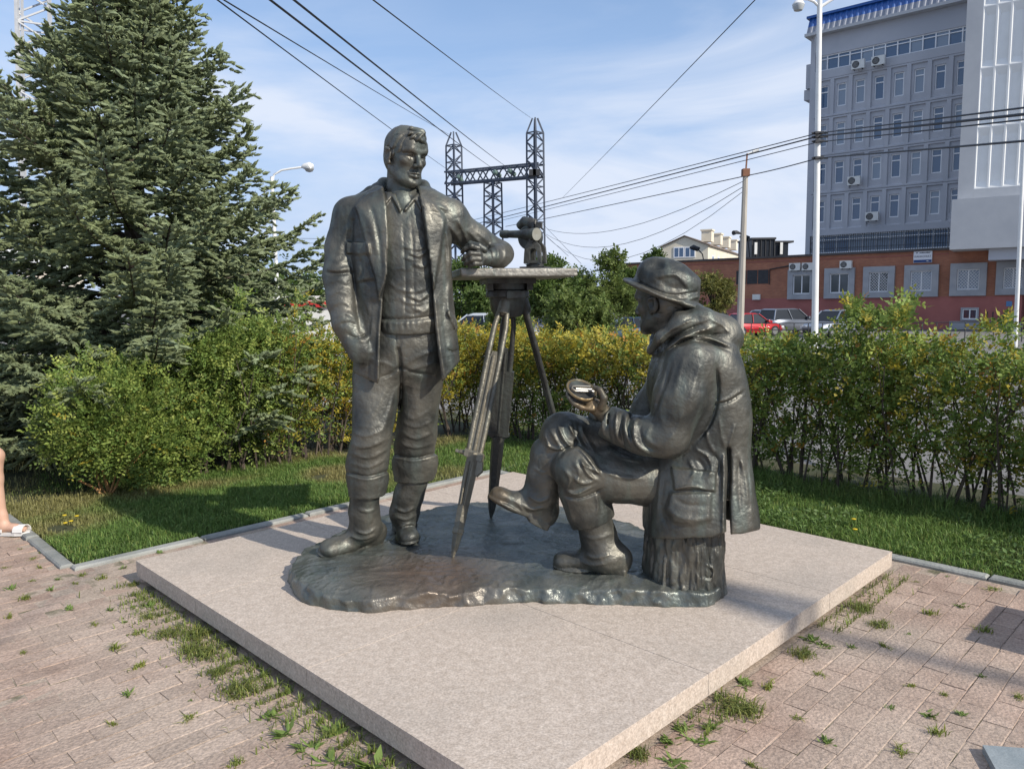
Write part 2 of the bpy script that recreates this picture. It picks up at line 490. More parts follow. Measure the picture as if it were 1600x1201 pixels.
    def patch(s, poly, t, soft=2.0, reach=0.06):
        """raise (or sink) a pocket, flap or lapel with the given outline"""
        P = np.asarray(poly, float)
        fn = lambda px, py: t * (1 - sstep(-soft, soft, s.poly_d(P, px, py)))
        return s._chase(P[:, 0].min() - 4, P[:, 1].min() - 4, P[:, 0].max() + 4, P[:, 1].max() + 4, fn, reach)
    def carve(s, poly, y0, y1, k=0.008):
        """open the work right through between two depths, along sight lines inside the outline"""
        P = np.asarray(poly, float)
        c = np.array([at(px, py, Y) for px, py in P for Y in (y0, y1)])
        sl, x, y, z = s.win(c.min(0), c.max(0), 0.01)
        px, py = s.pix(x, y, z)
        d = s.poly_d(P, px, py) * 0.0035
        d = np.maximum(np.maximum(d, y0 - y), y - y1)
        return s.put(sl, d.astype(np.float32), k, 'sub')
    def rough(s, amp, freq, seed=1, stretch=(1, 1, 1), ridge=False):
        m = np.abs(s.F) < 0.06
        i, j, k = np.nonzero(m)
        x, y, z = s.ax[0][i] * freq * stretch[0], s.ax[1][j] * freq * stretch[1], s.ax[2][k] * freq * stretch[2]
        v = vnoise(x, y, z, seed)
        if ridge: v = 1 - 2 * np.abs(v) ** 0.7
        v = v + 0.5 * vnoise(x * 2.1, y * 2.1, z * 2.1, seed + 1)
        s.F[m] -= (amp * v).astype(np.float32)
        return s
    def mesh(s, smooth=1):
        F = s.F
        F[0] = F[-1] = s.BIG; F[:, 0] = F[:, -1] = s.BIG; F[:, :, 0] = F[:, :, -1] = s.BIG
        S = F < 0
        n = s.n
        cnt = np.zeros(n - 1, np.uint8)
        for a in (0, 1):
            for b in (0, 1):
                for c in (0, 1):
                    cnt += S[a:n[0] - 1 + a, b:n[1] - 1 + b, c:n[2] - 1 + c]
        act = (cnt > 0) & (cnt < 8)
        I = np.argwhere(act)
        vid = np.full(act.shape, -1, np.int32); vid[act] = np.arange(len(I))
        acc = np.zeros((len(I), 3), np.float64); num = np.zeros(len(I))
        C = {(a, b, c): F[I[:, 0] + a, I[:, 1] + b, I[:, 2] + c] for a in (0, 1) for b in (0, 1) for c in (0, 1)}
        for e in range(3):
            o1, o2 = [q for q in range(3) if q != e]
            for u in (0, 1):
                for v in (0, 1):
                    p0 = [0, 0, 0]; p0[o1], p0[o2] = u, v
                    p1 = list(p0); p1[e] = 1
                    f0, f1 = C[tuple(p0)], C[tuple(p1)]
                    x = (f0 < 0) != (f1 < 0)
                    t = np.where(x, f0 / np.where(x, f0 - f1, 1), 0)
                    q = np.zeros((len(I), 3)); q[:] = p0; q[:, e] += t
                    acc[x] += q[x]; num[x] += 1
        V = s.lo + s.h * (I + acc / num[:, None])
        Q = []
        for e in range(3):
            o1, o2 = [(1, 2), (2, 0), (0, 1)][e]
            s0 = [slice(None)] * 3; s1 = [slice(None)] * 3
            s0[e], s1[e] = slice(0, -1), slice(1, None)
            for q in (o1, o2): s0[q] = slice(1, -1); s1[q] = slice(1, -1)
            A, B = S[tuple(s0)], S[tuple(s1)]
            E = np.argwhere(A != B)
            if not len(E): continue
            flip = B[tuple(E.T)]
            b = E.copy(); b[:, o1] += 1; b[:, o2] += 1
            def g(d1, d2):
                q = b.copy(); q[:, o1] -= d1; q[:, o2] -= d2
                return vid[tuple(q.T)]
            quad = np.stack([g(1, 1), g(0, 1), g(0, 0), g(1, 0)], 1)
            quad[flip] = quad[flip][:, ::-1]
            Q.append(quad)
        Q = np.concatenate(Q)
        for _ in range(smooth):
            N = np.zeros_like(V); w = np.zeros(len(V))
            for a in range(4):
                for b in (1, 3):
                    np.add.at(N, Q[:, a], V[Q[:, (a + b) % 4]]); np.add.at(w, Q[:, a], 1)
            V = V * 0.5 + 0.5 * N / np.maximum(w, 1)[:, None]
        return V, Q
    def build(s, name, m, parent=None, smooth=1, keep=1500):
        V, Q = s.mesh(smooth)
        # drop stray crumbs
        par = np.arange(len(V))
        for _ in range(60):
            mn = par[Q].min(1)
            new = par.copy(); np.minimum.at(new, Q.ravel(), np.repeat(mn, 4)); new = new[new]
            if (new == par).all(): break
            par = new
        ids, inv, ct = np.unique(par, return_inverse=True, return_counts=True)
        good = ct[inv] >= min(keep, ct.max())
        if not good.all():
            mp = np.cumsum(good) - 1
            Q = mp[Q[good[Q].all(1)]]; V = V[good]
        return link(name, mesh_np(V, Q, True), m, parent)
# ------------------------------------------------------------------ the ground
E1, E2 = np.array([math.cos(rad(45)), math.sin(rad(45)), 0]), np.array([-math.sin(rad(45)), math.cos(rad(45)), 0])
F0 = np.array([0, 2.12, 0])                     # nearest corner of the granite plinth
AB = lambda a, b, z=0.0: F0 + E1 * a + E2 * b + np.array([0, 0, z])
AXAB = np.stack([E1, E2, [0, 0, 1]])
PL = 3.10
def fall(x, y):                                  # the car park lies about a metre lower than the square
    t = np.clip((y - 13) / 32, 0, 1)
    return -0.85 * t * t * (3 - 2 * t)
def sheet(name, xs, ys, zf, m):
    X, Y = np.meshgrid(xs, ys, indexing='ij')
    V = np.stack([X, Y, zf(X, Y)], -1).reshape(-1, 3)
    n, k = len(xs), len(ys)
    I = np.arange(n * k).reshape(n, k)
    Q = np.stack([I[:-1, :-1], I[1:, :-1], I[1:, 1:], I[:-1, 1:]], -1).reshape(-1, 4)
    return link(name, mesh_np(V, Q, True), m)
M_asph = mat('asphalt', (.15, .145, .14), (.21, .20, .19), .6, .92, bump=.3, bscale=60, fine=.18, fscale=90)
xs = np.concatenate([[-1600, -700, -300, -120, -60], np.linspace(-40, 60, 41), [80, 140, 300, 700, 1600]])
ys = np.concatenate([[-300, -60], np.linspace(-12, 60, 49), [75, 110, 180, 400, 1000, 2500]])
o = sheet('asphalt', xs, ys, lambda x, y: fall(x, y) - 0.05, M_asph); tag(o, kind='structure')
M_bed = mat('joint_sand', (.33, .26, .205), (.41, .33, .26), 9, .95, bump=.6, bscale=60, fine=.25, fscale=90, blotch=((.085, .085, .04), 5.0, .56, .66, .85))
o = MB().prism([(-6, -6), (3.36, -6), (3.36, 8.0), (-.16, 8.0), (-.16, 8.0), (-6, 8.0)], -.10, -.0075, AXAB, F0).build('paver_bed', M_bed); tag(o, kind='structure')
M_soil = mat('lawn', (.035, .045, .016), (.075, .070, .030), 3, .95, bump=.8, bscale=30, blotch=((.16, .12, .065), 1.1, .56, .72, .55))
lb = MB()
lb.prism([(-.16, 3.66), (5.6, 3.66), (5.6, 22), (-.16, 22)], -.08, 0.0, AXAB, F0)
lb.prism([(3.41, -7), (5.6, -7), (5.6, 3.655), (3.41, 3.655)], -.08, 0.0, AXAB, F0)
o = lb.build('lawn', M_soil); tag(o, kind='structure')
M_path = mat('path', (.30, .29, .27), (.40, .38, .35), 2, .9, bump=.2)
o = MB().prism([(-.1, 9.0), (5.5, 9.0), (5.5, 9.75), (-.1, 9.75)], .002, .035, AXAB, F0).build('path', M_path); tag(o, kind='structure')

# kerb stones round the lawn
M_kerb = mat('kerb_concrete', (.22, .23, .215), (.33, .33, .305), 6, .9, bump=.5, bscale=50, fine=.12, obj=.10, blotch=((.16, .15, .11), 5, .55, .75, .5))
kerb = empty('kerb', (0, 0, 0)); tag(kerb, kind='structure')
def kerb_run(a0, b0, da, db, n, L=0.80):
    for i in range(n):
        a, b = a0 + da * L * i, b0 + db * L * i
        ca, cb = a + da * L / 2, b + db * L / 2
        h = (L / 2 - .006, .040) if da else (.040, L / 2 - .006)
        t = random.uniform(-.012, .012)
        ax = np.stack([E1 * math.cos(t) + E2 * math.sin(t), E2 * math.cos(t) - E1 * math.sin(t), [0, 0, 1]])
        zt = .022 + random.uniform(-.008, .008)
        mb = MB()
        x, y = h
        q = .010
        V = [AB(ca, cb) + ax[0] * i_ + ax[1] * j_ + np.array([0, 0, k_]) for (i_, j_, k_) in
             [(-x, -y, -.12), (x, -y, -.12), (x, y, -.12), (-x, y, -.12), (-x, -y, zt - q), (x, -y, zt - q), (x, y, zt - q), (-x, y, zt - q),
              (-x + q, -y + q, zt), (x - q, -y + q, zt), (x - q, y - q, zt), (-x + q, y - q, zt)]]
        Fs = [(8, 9, 10, 11)] + [(j, (j + 1) % 4, 4 + (j + 1) % 4, 4 + j) for j in range(4)] + [(4 + j, 4 + (j + 1) % 4, 8 + (j + 1) % 4, 8 + j) for j in range(4)]
        mb.add(V, Fs)
        mb.build('kerb_stone', M_kerb, kerb)
kerb_run(-.20, 3.615, 1, 0, 5)
kerb_run(-.205, 3.67, 0, 1, 7)
kerb_run(3.375, 3.57, 0, -1, 10)

# ------------------------------------------------------------------ concrete pavers
M_pav = mat('paver_concrete', (.30, .208, .160), (.42, .31, .245), 5, .94, bump=.9, bscale=70, fine=.26, fscale=95, obj=.12, blotch=((.41, .335, .27), .9, .44, .62, .7), bdist=.007, coords='World')
pave = empty('pavement', (0, 0, 0)); tag(pave, kind='structure')
PW, PH, GAP = .200, .100, .004
def paver_mesh(seed):
    r = random.Random(seed)
    j = lambda: r.uniform(-.003, .003)
    x, y, q, t = PW / 2 - GAP / 2, PH / 2 - GAP / 2, .0022, .0
    V = [(-x + j(), -y + j(), -.06), (x + j(), -y + j(), -.06), (x + j(), y + j(), -.06), (-x + j(), y + j(), -.06)]
    V += [(p[0], p[1], -q + j() * .5) for p in V[:4]]
    V += [(-x + q + j(), -y + q + j(), j() * .4), (x - q + j(), -y + q + j(), j() * .4), (x - q + j(), y - q + j(), j() * .4), (-x + q + j(), y - q + j(), j() * .4)]
    Fs = [(8, 9, 10, 11)] + [(i, (i + 1) % 4, 4 + (i + 1) % 4, 4 + i) for i in range(4)] + [(4 + i, 4 + (i + 1) % 4, 8 + (i + 1) % 4, 8 + i) for i in range(4)]
    return V, Fs
PVM = []
for sd in range(8):
    me = bpy.data.meshes.new('paver'); me.from_pydata(*[paver_mesh(sd)[0], [], paver_mesh(sd)[1]]); me.materials.append(M_pav); PVM.append(me)
def sunk(a, b):                                   # the courses have settled unevenly
    return .006 * float(vnoise(np.float32(a * .9 + 5), np.float32(b * .9 + 5), np.float32(0.5), 3)) + .003 * float(vnoise(np.float32(a * 3), np.float32(b * 3), np.float32(2.5), 4))
cells = []
for row in range(int(-5.9 / PH), int(7.9 / PH)):
    b = (row + .5) * PH
    for ccol in range(-30, 18):
        a = (ccol + .5 + (.5 if row % 2 else 0)) * PW
        if a + PW / 2 > 3.345 or a - PW / 2 < -5.9: continue
        if -.04 < a + PW * .3 and a - PW * .3 < PL + .04 and -.0 < b + PH * .3 and b - PH * .3 < PL + .0: continue
        if a > -.26 and b > 3.575: continue
        if -.16 <= a + PW / 2 - .04 and b > 3.6: continue
        P = AB(a, b)
        w = (P - EYE) @ FW
        px, py = (800 + FPX * ((P - EYE) @ RI) / w, 600.5 - FPX * ((P - EYE) @ UP) / w) if w > .2 else (-9e9, 9e9)
        inside = -20 < px < 1620 and py < 1225 and w > .2
        cells.append((0 if inside else 1, np.linalg.norm(P - EYE), a, b))
cells.sort()
rest = MB()
for k, (out_, d, a, b) in enumerate(cells):
    P = AB(a, b, sunk(a, b) - .004)
    yaw = rad(45) + random.uniform(-.018, .018)
    tx, ty = random.uniform(-.010, .010), random.uniform(-.010, .010)
    if k < 300:
        o = bpy.data.objects.new('paver', PVM[random.randrange(8)])
        o.location, o.rotation_euler = P, (tx, ty, yaw)
        COL.objects.link(o); o.parent = pave
    else:
        V, Fs = paver_mesh(k % 8)
        R_ = np.array(Matrix.Rotation(yaw, 3, 'Z') @ Matrix.Rotation(ty, 3, 'Y') @ Matrix.Rotation(tx, 3, 'X'))
        rest.add(np.array(V) @ R_.T + P, Fs)
o = rest.build('paver_field', M_pav, pave); tag(o, kind='stuff')

# ------------------------------------------------------------------ granite plinth
M_gran = mat('pale_granite', (.44, .365, .30), (.56, .478, .405), 34.0, .66, bump=.3, bscale=120, fine=.22, fscale=110, blotch=((.36, .315, .27), 1.4, .50, .72, .65), bdist=.005, spec=.3)
M_foot = mat('footing_concrete', (.16, .145, .12), (.24, .22, .19), 8, .95, bump=.5)
plinth = empty('granite_plinth', AB(PL / 2, PL / 2)); tag(plinth, 'wide low square plinth of pale pink granite slabs', 'plinth')
MB().prism([(.07, .07), (PL - .07, .07), (PL - .07, PL - .07), (.07, PL - .07)], -.05, .0345, AXAB, F0).build('footing', M_foot, plinth)
ca, cb = [0, 1.08, 2.23, PL], [0, 1.20, 2.28, PL]
for i in range(3):
    for j in range(3):
        x0, x1, y0, y1, q, zt = ca[i] + .0013, ca[i + 1] - .0013, cb[j] + .0013, cb[j + 1] - .0013, .0006, .125 + random.uniform(-.0002, .0002)
        V = [AB(x, y, z) for z, e in ((.035, 0), (zt - q, 0), (zt, q)) for x, y in ((x0 + e, y0 + e), (x1 - e, y0 + e), (x1 - e, y1 - e), (x0 + e, y1 - e))]
        Fs = [(3, 2, 1, 0), (8, 9, 10, 11)] + [(4 * l_ + k, 4 * l_ + (k + 1) % 4, 4 * l_ + 4 + (k + 1) % 4, 4 * l_ + 4 + k) for l_ in (0, 1) for k in range(4)]
        MB().add(V, Fs).build('slab', M_gran, plinth)
# ------------------------------------------------------------------ buildings behind the car park
FD = unit(np.array([-.751, .660, 0]))             # along the facades, away from us to the left
FU = -FD                                          # along the facades, to the right and nearer
FN = np.array([-.660, -.751, 0])                  # out of the facade
P0 = at(1230, 460, 62.0); P0[2] = 0
GZ = -1.05
def fac(px, py, out=0.0):
    """sight line met with the plane of the brick front moved out by `out`: (along, height)"""
    d = ray(px, py); o = P0 + FN * out
    t = ((o - EYE) @ FN) / (d @ FN)
    p = EYE + d * t
    return float((p - P0) @ FU), float(p[2])
AXF = np.stack([FU, FN, [0, 0, 1]])
def fbox(mb, t0, t1, v0, v1, z0, z1):
    return mb.box(P0 + FU * (t0 + t1) / 2 + FN * (v0 + v1) / 2 + np.array([0, 0, (z0 + z1) / 2]), (abs(t1 - t0) / 2, abs(v1 - v0) / 2, abs(z1 - z0) / 2), AXF)
FP = lambda t, v, z: P0 + FU * t + FN * v + np.array([0, 0, z])

M_brick = brick_mat('red_brick', (.44, .175, .095), (.35, .13, .075), (.29, .18, .135), FU)
M_pink = mat('red_painted_plaster', (.33, .115, .10), (.39, .14, .12), 1.2, .85, bump=.1, blotch=((.20, .065, .06), .6, .5, .75, .6))
M_grey = mat('grey_plaster', (.30, .315, .34), (.38, .39, .41), 1.5, .85, bump=.1)
M_white = mat('white_frame', (.80, .81, .83), (.84, .84, .84), 3, .5)
M_glass = glass_mat('window_glass', (.075, .125, .21), .12)
M_glass2 = glass_mat('window_glass_pale', (.22, .27, .34), .25)
M_glass3 = glass_mat('window_glass_dark', (.055, .065, .075), .12)
M_dark = mat('dark_metal', (.03, .032, .035), (.05, .05, .055), 5, .6, .3)
M_roof = mat('roof_felt', (.06, .055, .055), (.10, .09, .085), 2, .9)
M_acw = mat('white_casing', (.66, .66, .63), (.74, .74, .71), 3, .55)

bw = empty('brick_building', FP(0, 0, GZ)); tag(bw, 'long single storey red brick building with grey framed windows behind the car park', 'building')
tL, zr = fac(962, 411); tR, _ = fac(1590, 440)
zr = fac(1230, 399)[1] - .16; tR += .3
z_pk = fac(1400, 464)[1]
mb = MB(); fbox(mb, tL, tR, -9, 0, z_pk, zr); mb.build('wall', M_brick, bw)
mb = MB(); fbox(mb, tL - .02, tR + .02, -9.02, .03, GZ - .5, z_pk - .002); mb.build('painted_base', M_pink, bw)
mb = MB(); fbox(mb, fac(1484, 500)[0], tR + .06, 0, .10, GZ - .5, fac(1540, 502)[1]); mb.build('plinth_band', M_grey, bw)
mb = MB(); fbox(mb, tL - .15, tR + .15, -9.2, .18, zr + .002, zr + .16); mb.build('roof', M_roof, bw)
mb = MB(); fbox(mb, tL, fac(1482, 415)[0], .004, .05, z_pk + 2.95, z_pk + 3.0); mb.build('cornice', M_pink, bw)
def frame_window(parent, t0, t1, z0, z1, rim, depth, m_rim, panes, glass, name='window', grille=False):
    mb = MB(); r = rim
    for a, b, c, d in ((t0, t1, z0, z0 + r), (t0, t1, z1 - r, z1), (t0, t0 + r, z0 + r, z1 - r), (t1 - r, t1, z0 + r, z1 - r)):
        fbox(mb, a, b, .005, depth, c, d)
    w = mb.build(name, m_rim, parent)
    g = MB(); fbox(g, t0 + r, t1 - r, .006, .03, z0 + r, z1 - r); g.build('pane', glass, w)
    s = MB(); q = .07
    a0, a1, b0, b1 = t0 + r, t1 - r, z0 + r, z1 - r
    for a, b, c, d in ((a0, a1, b0, b0 + q), (a0, a1, b1 - q, b1), (a0, a0 + q, b0 + q, b1 - q), (a1 - q, a1, b0 + q, b1 - q)):
        fbox(s, a, b, .028, .075, c, d)
    for i in range(1, panes): fbox(s, a0 + (a1 - a0) * i / panes - q / 2, a0 + (a1 - a0) * i / panes + q / 2, .028, .075, b0 + q, b1 - q)
    s.build('sash', M_white, w)
    if grille:
        k = MB(); n = 7; W, Hh = a1 - a0, b1 - b0
        for i in range(-n, n + 1):
            for sg in (1, -1):
                pts = []
                x0 = a0 + W * i / n
                for u in np.linspace(0, 1, 21):
                    x = x0 + sg * (u * Hh) * .9 + (W * .5 if sg < 0 else 0); z = b0 + u * Hh
                    if a0 <= x <= a1: pts.append((x, z))
                if len(pts) > 2: k.bar(FP(pts[0][0], .10, pts[0][1]), FP(pts[-1][0], .10, pts[-1][1]), .022, .012, up=FN)
        k.build('grille', M_white, w)
    return w
for i, (x0, x1, gl) in enumerate(((1232, 1275.5, 0), (1289, 1336, 0), (1349.5, 1398.5, 1), (1413.5, 1467, 1), (1485, 1542, 1), (1556.5, 1610, 1))):
    (t0, za), (t1, zb) = fac(x0, 440), fac(x1, 440)
    zt, zb_ = fac((x0 + x1) / 2, 421 - 13 * (x0 - 1232) / 330)[1], fac((x0 + x1) / 2, 467.5 - 7 * (x0 - 1232) / 330)[1]
    frame_window(bw, t0, t1, zb_, zt, .42, .22, M_grey, 2, M_glass3 if i < 3 else M_glass2, grille=bool(gl))
# dark glazed opening and basement window
t0, zt = fac(1150, 423); t1, zb_ = fac(1201, 443)
mb = MB()
for a in np.linspace(t0, t1, 4)[:3]: fbox(mb, a + .05, a + (t1 - t0) / 3 - .03, .004, .03, zb_, zt)
mb.build('dark_window', M_dark, bw)
t0, zt = fac(1502, 480.5); t1, zb_ = fac(1529, 501)
frame_window(bw, t0, t1, zb_, zt, .10, .14, M_grey, 2, M_glass, 'basement_window')
mb = MB(); t0, z0 = fac(1203, 421); mb.tube([FP(t0, .06, z0 - 1.2), FP(t0, .06, z0), FP(fac(1236, 414)[0], .06, z0 + .25)], .05, 6); mb.build('cable_run', M_dark, bw)
t0, z0 = fac(1183, 464); mb = MB(); fbox(mb, t0 - .32, t0 + .32, .035, .22, z0 - .22, z0 + .22); mb.build('meter_box', M_acw, bw)

# sign and number plate on the brick front
def text_mesh(s, size, m, origin, right, upv, parent, name='lettering', depth=.004, align='CENTER'):
    cu = bpy.data.curves.new('lettering', 'FONT'); cu.body = s; cu.size = size; cu.extrude = depth; cu.align_x = align; cu.align_y = 'CENTER'; cu.resolution_u = 2
    tmp = bpy.data.objects.new('lettering', cu)
    me = bpy.data.meshes.new_from_object(tmp)
    bpy.data.objects.remove(tmp)
    nrm = np.cross(right, upv)
    mt = Matrix(((right[0], upv[0], nrm[0], origin[0]), (right[1], upv[1], nrm[1], origin[1]), (right[2], upv[2], nrm[2], origin[2]), (0, 0, 0, 1)))
    me.transform(mt); me.materials.clear()
    return link(name, me, m, parent)
UZ = np.array([0, 0, 1.])
M_blue = mat('sign_blue', (.012, .045, .17), (.016, .055, .20), 4, .5)
M_ink = mat('sign_ink', (.015, .02, .05), None, 4, .6)
(s0, sa), (s1, sb) = fac(1428, 400), fac(1457, 400); szt, szb = fac(1442, 391.5)[1], fac(1442, 410.5)[1]
sg = empty('wall_sign', FP((s0 + s1) / 2, .1, szb)); tag(sg, 'white and blue sign board above the fourth grey window of the brick building', 'sign')
mb = MB(); fbox(mb, s0, s1, .03, .10, szb, szt); mb.build('board', mat('sign_white', (.72, .74, .78), (.78, .79, .82), 4, .5), sg)
hgt = szt - szb
mb = MB(); fbox(mb, s0 + .02, s1 - .02, .1005, .108, szb + .02, szb + hgt * .24); mb.build('blue_band', M_blue, sg)
sw = s1 - s0
text_mesh('БАНКОМАТ', sw * .160, M_ink, FP((s0 + s1) / 2, .104, szb + hgt * .50), FU, UZ, sg)
mb = MB(); mb.prism([(-.09, 0), (.10, .0), (.02, .05), (-.05, .05)], .1085, .112, np.stack([FU, UZ, FN]), FP(s1 - .28, 0, szb + hgt * .10)); mb.build('arrow_mark', M_acw, sg)
rr = random.Random(4); mb = MB(); x = s0 + sw * .32
mb.prism([(-.05, -.05), (.05, -.02), (.04, .05), (-.03, .04)], .101, .105, np.stack([FU, UZ, FN]), FP(s0 + sw * .18, 0, szb + hgt * .82))
while x < s0 + sw * .86:
    w_ = rr.uniform(.03, .07); fbox(mb, x, x + w_, .101, .105, szb + hgt * .77, szb + hgt * rr.uniform(.83, .87)); x += w_ + .015
mb.build('small_line', M_ink, sg)
t0, z0 = fac(1577, 474.5)
npl = MB(); fbox(npl, t0 - .17, t0 + .17, .035, .06, z0 - .17, z0 + .17); o = npl.build('number_plate', mat('plate_blue', (.08, .20, .40), (.10, .24, .46), 4, .4)); tag(o, 'small square blue plate low on the red wall near its right end', 'house plate')

def ac_unit(px, py, out, label, side=1.0, w=.85, h=.58):
    t, z = fac(px, py, out)
    r = empty('air_conditioner', FP(t, out, z - h / 2)); tag(r, label, 'air conditioner', 'air conditioners on the facades')
    mb = MB(); fbox(mb, t - w / 2, t + w / 2, out + .06, out + .38, z - h / 2, z + h / 2); mb.build('casing', M_acw, r)
    cx = t - w * .16
    ax = np.stack([FU, UZ, FN])
    MB().lathe([(h * .40, .381), (h * .40, .392), (h * .33, .393), (h * .33, .385)], 16, FP(cx, out, z), ax).build('fan_guard', M_dark, r)
    mb = MB()
    for k in range(5): mb.bar(FP(cx - h * .3, out + .397, z - h * .24 + k * h * .12), FP(cx + h * .3, out + .397, z - h * .24 + k * h * .12), .012, .008, up=FN)
    mb.build('fan_grille', M_acw, r)
    for s in (-.32, .32): MB().bar(FP(t + w * s, out + .0, z - h / 2 - .03), FP(t + w * s, out + .40, z - h / 2 - .03), .05, .05).build('bracket', M_dark, r)
ac_unit(1244, 417, .05, 'air conditioner above the first grey window, left of its twin')
ac_unit(1264, 416.5, .05, 'air conditioner above the first grey window, hidden half by the white pole')
ac_unit(1323.5, 413.5, .05, 'air conditioner above the second grey window of the brick building')

# ---- the tall office block
OFS = -7.0
tb = empty('office_block', FP(0, OFS, GZ)); tag(tb, 'tall pale grey concrete office block with deep set windows and blue roof edge', 'building')
M_conc = mat('pale_concrete', (.42, .435, .475), (.50, .51, .545), .5, .9, bump=.15, bscale=12, blotch=((.34, .355, .395), .25, .5, .75, .5))
M_conc2 = mat('white_concrete', (.45, .46, .475), (.53, .535, .54), .6, .85, bump=.1)
F2 = lambda px, py: fac(px, py, OFS)
xl = F2(1262, 300)[0]; xr = F2(1512, 300)[0] + 8
# rows of coffers: (z bottom, z top) read at the column near px 1375
col = lambda py: F2(1390, py)[1]
pitch = (col(116) - col(304)) / 3
wz_top = [col(304) + i * pitch for i in range(4)]
wh = col(304) - col(340)
tc0 = F2(1315.5, 140)[0]; tpit = (F2(1467, 130)[0] - F2(1315.5, 150)[0]) / 4.93
xs_c = [tc0 + (i - 1) * tpit for i in range(8)]
zb0 = wz_top[0] - wh - pitch * .30
cellz = [wz_top[i] - wh * .5 - pitch * .5 - .1 for i in range(4)]
ztop4 = cellz[3] + pitch
fw_mb = MB()
ww = F2(1382, 330)[0] - F2(1367, 330)[0]
D0 = .20
def coffer(t0, t1, z0, z1, wt0, wt1, wz0, wz1):
    """a raised grid with slanting reveals down to a flat field that holds the window"""
    g = .16
    A = [(t0, z0), (t1, z0), (t1, z1), (t0, z1)]
    Bq = [(t0 + g, z0 + g * .8), (t1 - g, z0 + g * .8), (t1 - g, z1 - g * .8), (t0 + g, z1 - g * .8)]
    Cq = [(wt0 - .22, wz0 - .5), (wt1 + .22, wz0 - .5), (wt1 + .22, wz1 + .35), (wt0 - .22, wz1 + .35)]
    Dq = [(wt0, wz0), (wt1, wz0), (wt1, wz1), (wt0, wz1)]
    V = [FP(t, OFS + D0, z) for t, z in A] + [FP(t, OFS + D0, z) for t, z in Bq] + [FP(t, OFS + .06, z) for t, z in Cq] + [FP(t, OFS + .06, z) for t, z in Dq] + [FP(t, OFS - .16, z) for t, z in Dq]
    Fs = [(4 * l_ + k, 4 * l_ + (k + 1) % 4, 4 * l_ + 4 + (k + 1) % 4, 4 * l_ + 4 + k) for l_ in range(4) for k in range(4)]
    fw_mb.add(V, Fs)
rw = random.Random(5)
for r in range(4):
    for c, tc in enumerate(xs_c):
        t0, t1 = tc - tpit / 2, tc + tpit / 2
        wz1 = wz_top[r]; wz0 = wz1 - wh
        coffer(t0, t1, cellz[r] + .02, cellz[r] + pitch - .02, tc - ww / 2, tc + ww / 2, wz0, wz1)
        m_ = MB(); q = .085
        for a, b, cc, d in ((tc - ww / 2 + .002, tc + ww / 2 - .002, wz0 + .002, wz0 + q), (tc - ww / 2 + .002, tc + ww / 2 - .002, wz1 - q, wz1 - .002), (tc - ww / 2 + .002, tc - ww / 2 + q, wz0 + q, wz1 - q), (tc + ww / 2 - q, tc + ww / 2 - .002, wz0 + q, wz1 - q),
                            (tc - ww / 2 + q, tc + ww / 2 - q, wz1 - wh * .30, wz1 - wh * .30 + q)):
            fbox(m_, a, b, OFS - .12, OFS - .05, cc, d)
        w = m_.build('window', M_white, tb)
        g = MB(); fbox(g, tc - ww / 2 + .004, tc + ww / 2 - .004, OFS - .15, OFS - .10, wz0 + .004, wz1 - .004)
        g.build('pane', M_glass2 if rw.random() < .4 else M_glass, w)
fw_mb.build('facade_coffers', M_conc, tb)
w0, w1 = xs_c[0] - tpit / 2, xs_c[-1] + tpit / 2
zt_rib0, zt_rib1 = F2(1390, 91)[1], F2(1390, 66)[1]
zcor = F2(1390, 33)[1]; zroof = F2(1390, -2)[1]
m_ = MB()
fbox(m_, xl, w0, OFS - 14, OFS + D0, GZ - 1, zcor)                                        # end strip
fbox(m_, w0, xr, OFS - 14, OFS - .22, GZ - 1, zcor)                                       # body behind the coffers
fbox(m_, w0 + .002, w1, OFS - .2, OFS + D0, ztop4 + .004, zt_rib0)                        # parapet under the top band
fbox(m_, w0 + .002, xr, OFS - .2, OFS + D0 - .05, zt_rib1, zcor - .002)
fbox(m_, w0 + .002, xr, OFS - .2, OFS + D0, F2(1390, 362)[1], cellz[0] + .016)
fbox(m_, w0 + .002, xr, OFS - .2, OFS + D0 - .02, GZ - 1, F2(1390, 391)[1])
m_.build('wall', M_conc, tb)
def ribbon(t0, t1, z0, z1, n, nm, depth=.1, bars=False):
    g = MB(); fbox(g, t0, t1, OFS - .15, OFS - .05 + depth * 0, z0, z1); 
    m_ = MB(); q = .09
    fbox(m_, t0, t1, OFS - .06, OFS + .04, z0, z0 + q); fbox(m_, t0, t1, OFS - .06, OFS + .04, z1 - q, z1)
    for i in range(n + 1):
        t = t0 + (t1 - t0) * i / n; fbox(m_, t - q / 2, t + q / 2, OFS - .058, OFS + .042, z0 + q, z1 - q)
    zz = z0 + (z1 - z0) * .72; fbox(m_, t0, t1, OFS - .056, OFS + .03, zz, zz + q * .8)
    w = m_.build(nm, M_white, tb); g.build('pane', M_glass, w)
    rw2 = random.Random(n)
    for i in range(n):
        if rw2.random() < .5:
            a = t0 + (t1 - t0) * i / n; p2 = MB(); fbox(p2, a + q, a + (t1 - t0) / n - q, OFS - .052, OFS - .047, z0 + q, z1 - q); p2.build('curtain', M_glass2, w)
    if bars:
        b = MB()
        for i in range(n * 6): b.bar(FP(t0 + (t1 - t0) * i / (n * 6), OFS + .10, z0), FP(t0 + (t1 - t0) * i / (n * 6), OFS + .10, z1), .03)
        for k in (.25, .6): fbox(b, t0, t1, OFS + .085, OFS + .115, z0 + (z1 - z0) * k, z0 + (z1 - z0) * k + .03)
        b.build('bars', M_dark, w)
ribbon(w0 + .05, w1 + 1.0, zt_rib0, zt_rib1, 14, 'window_band')
ribbon(w0 + .05, w1 + 1.0, F2(1390, 391)[1], F2(1390, 362)[1], 12, 'barred_window_band', bars=True)
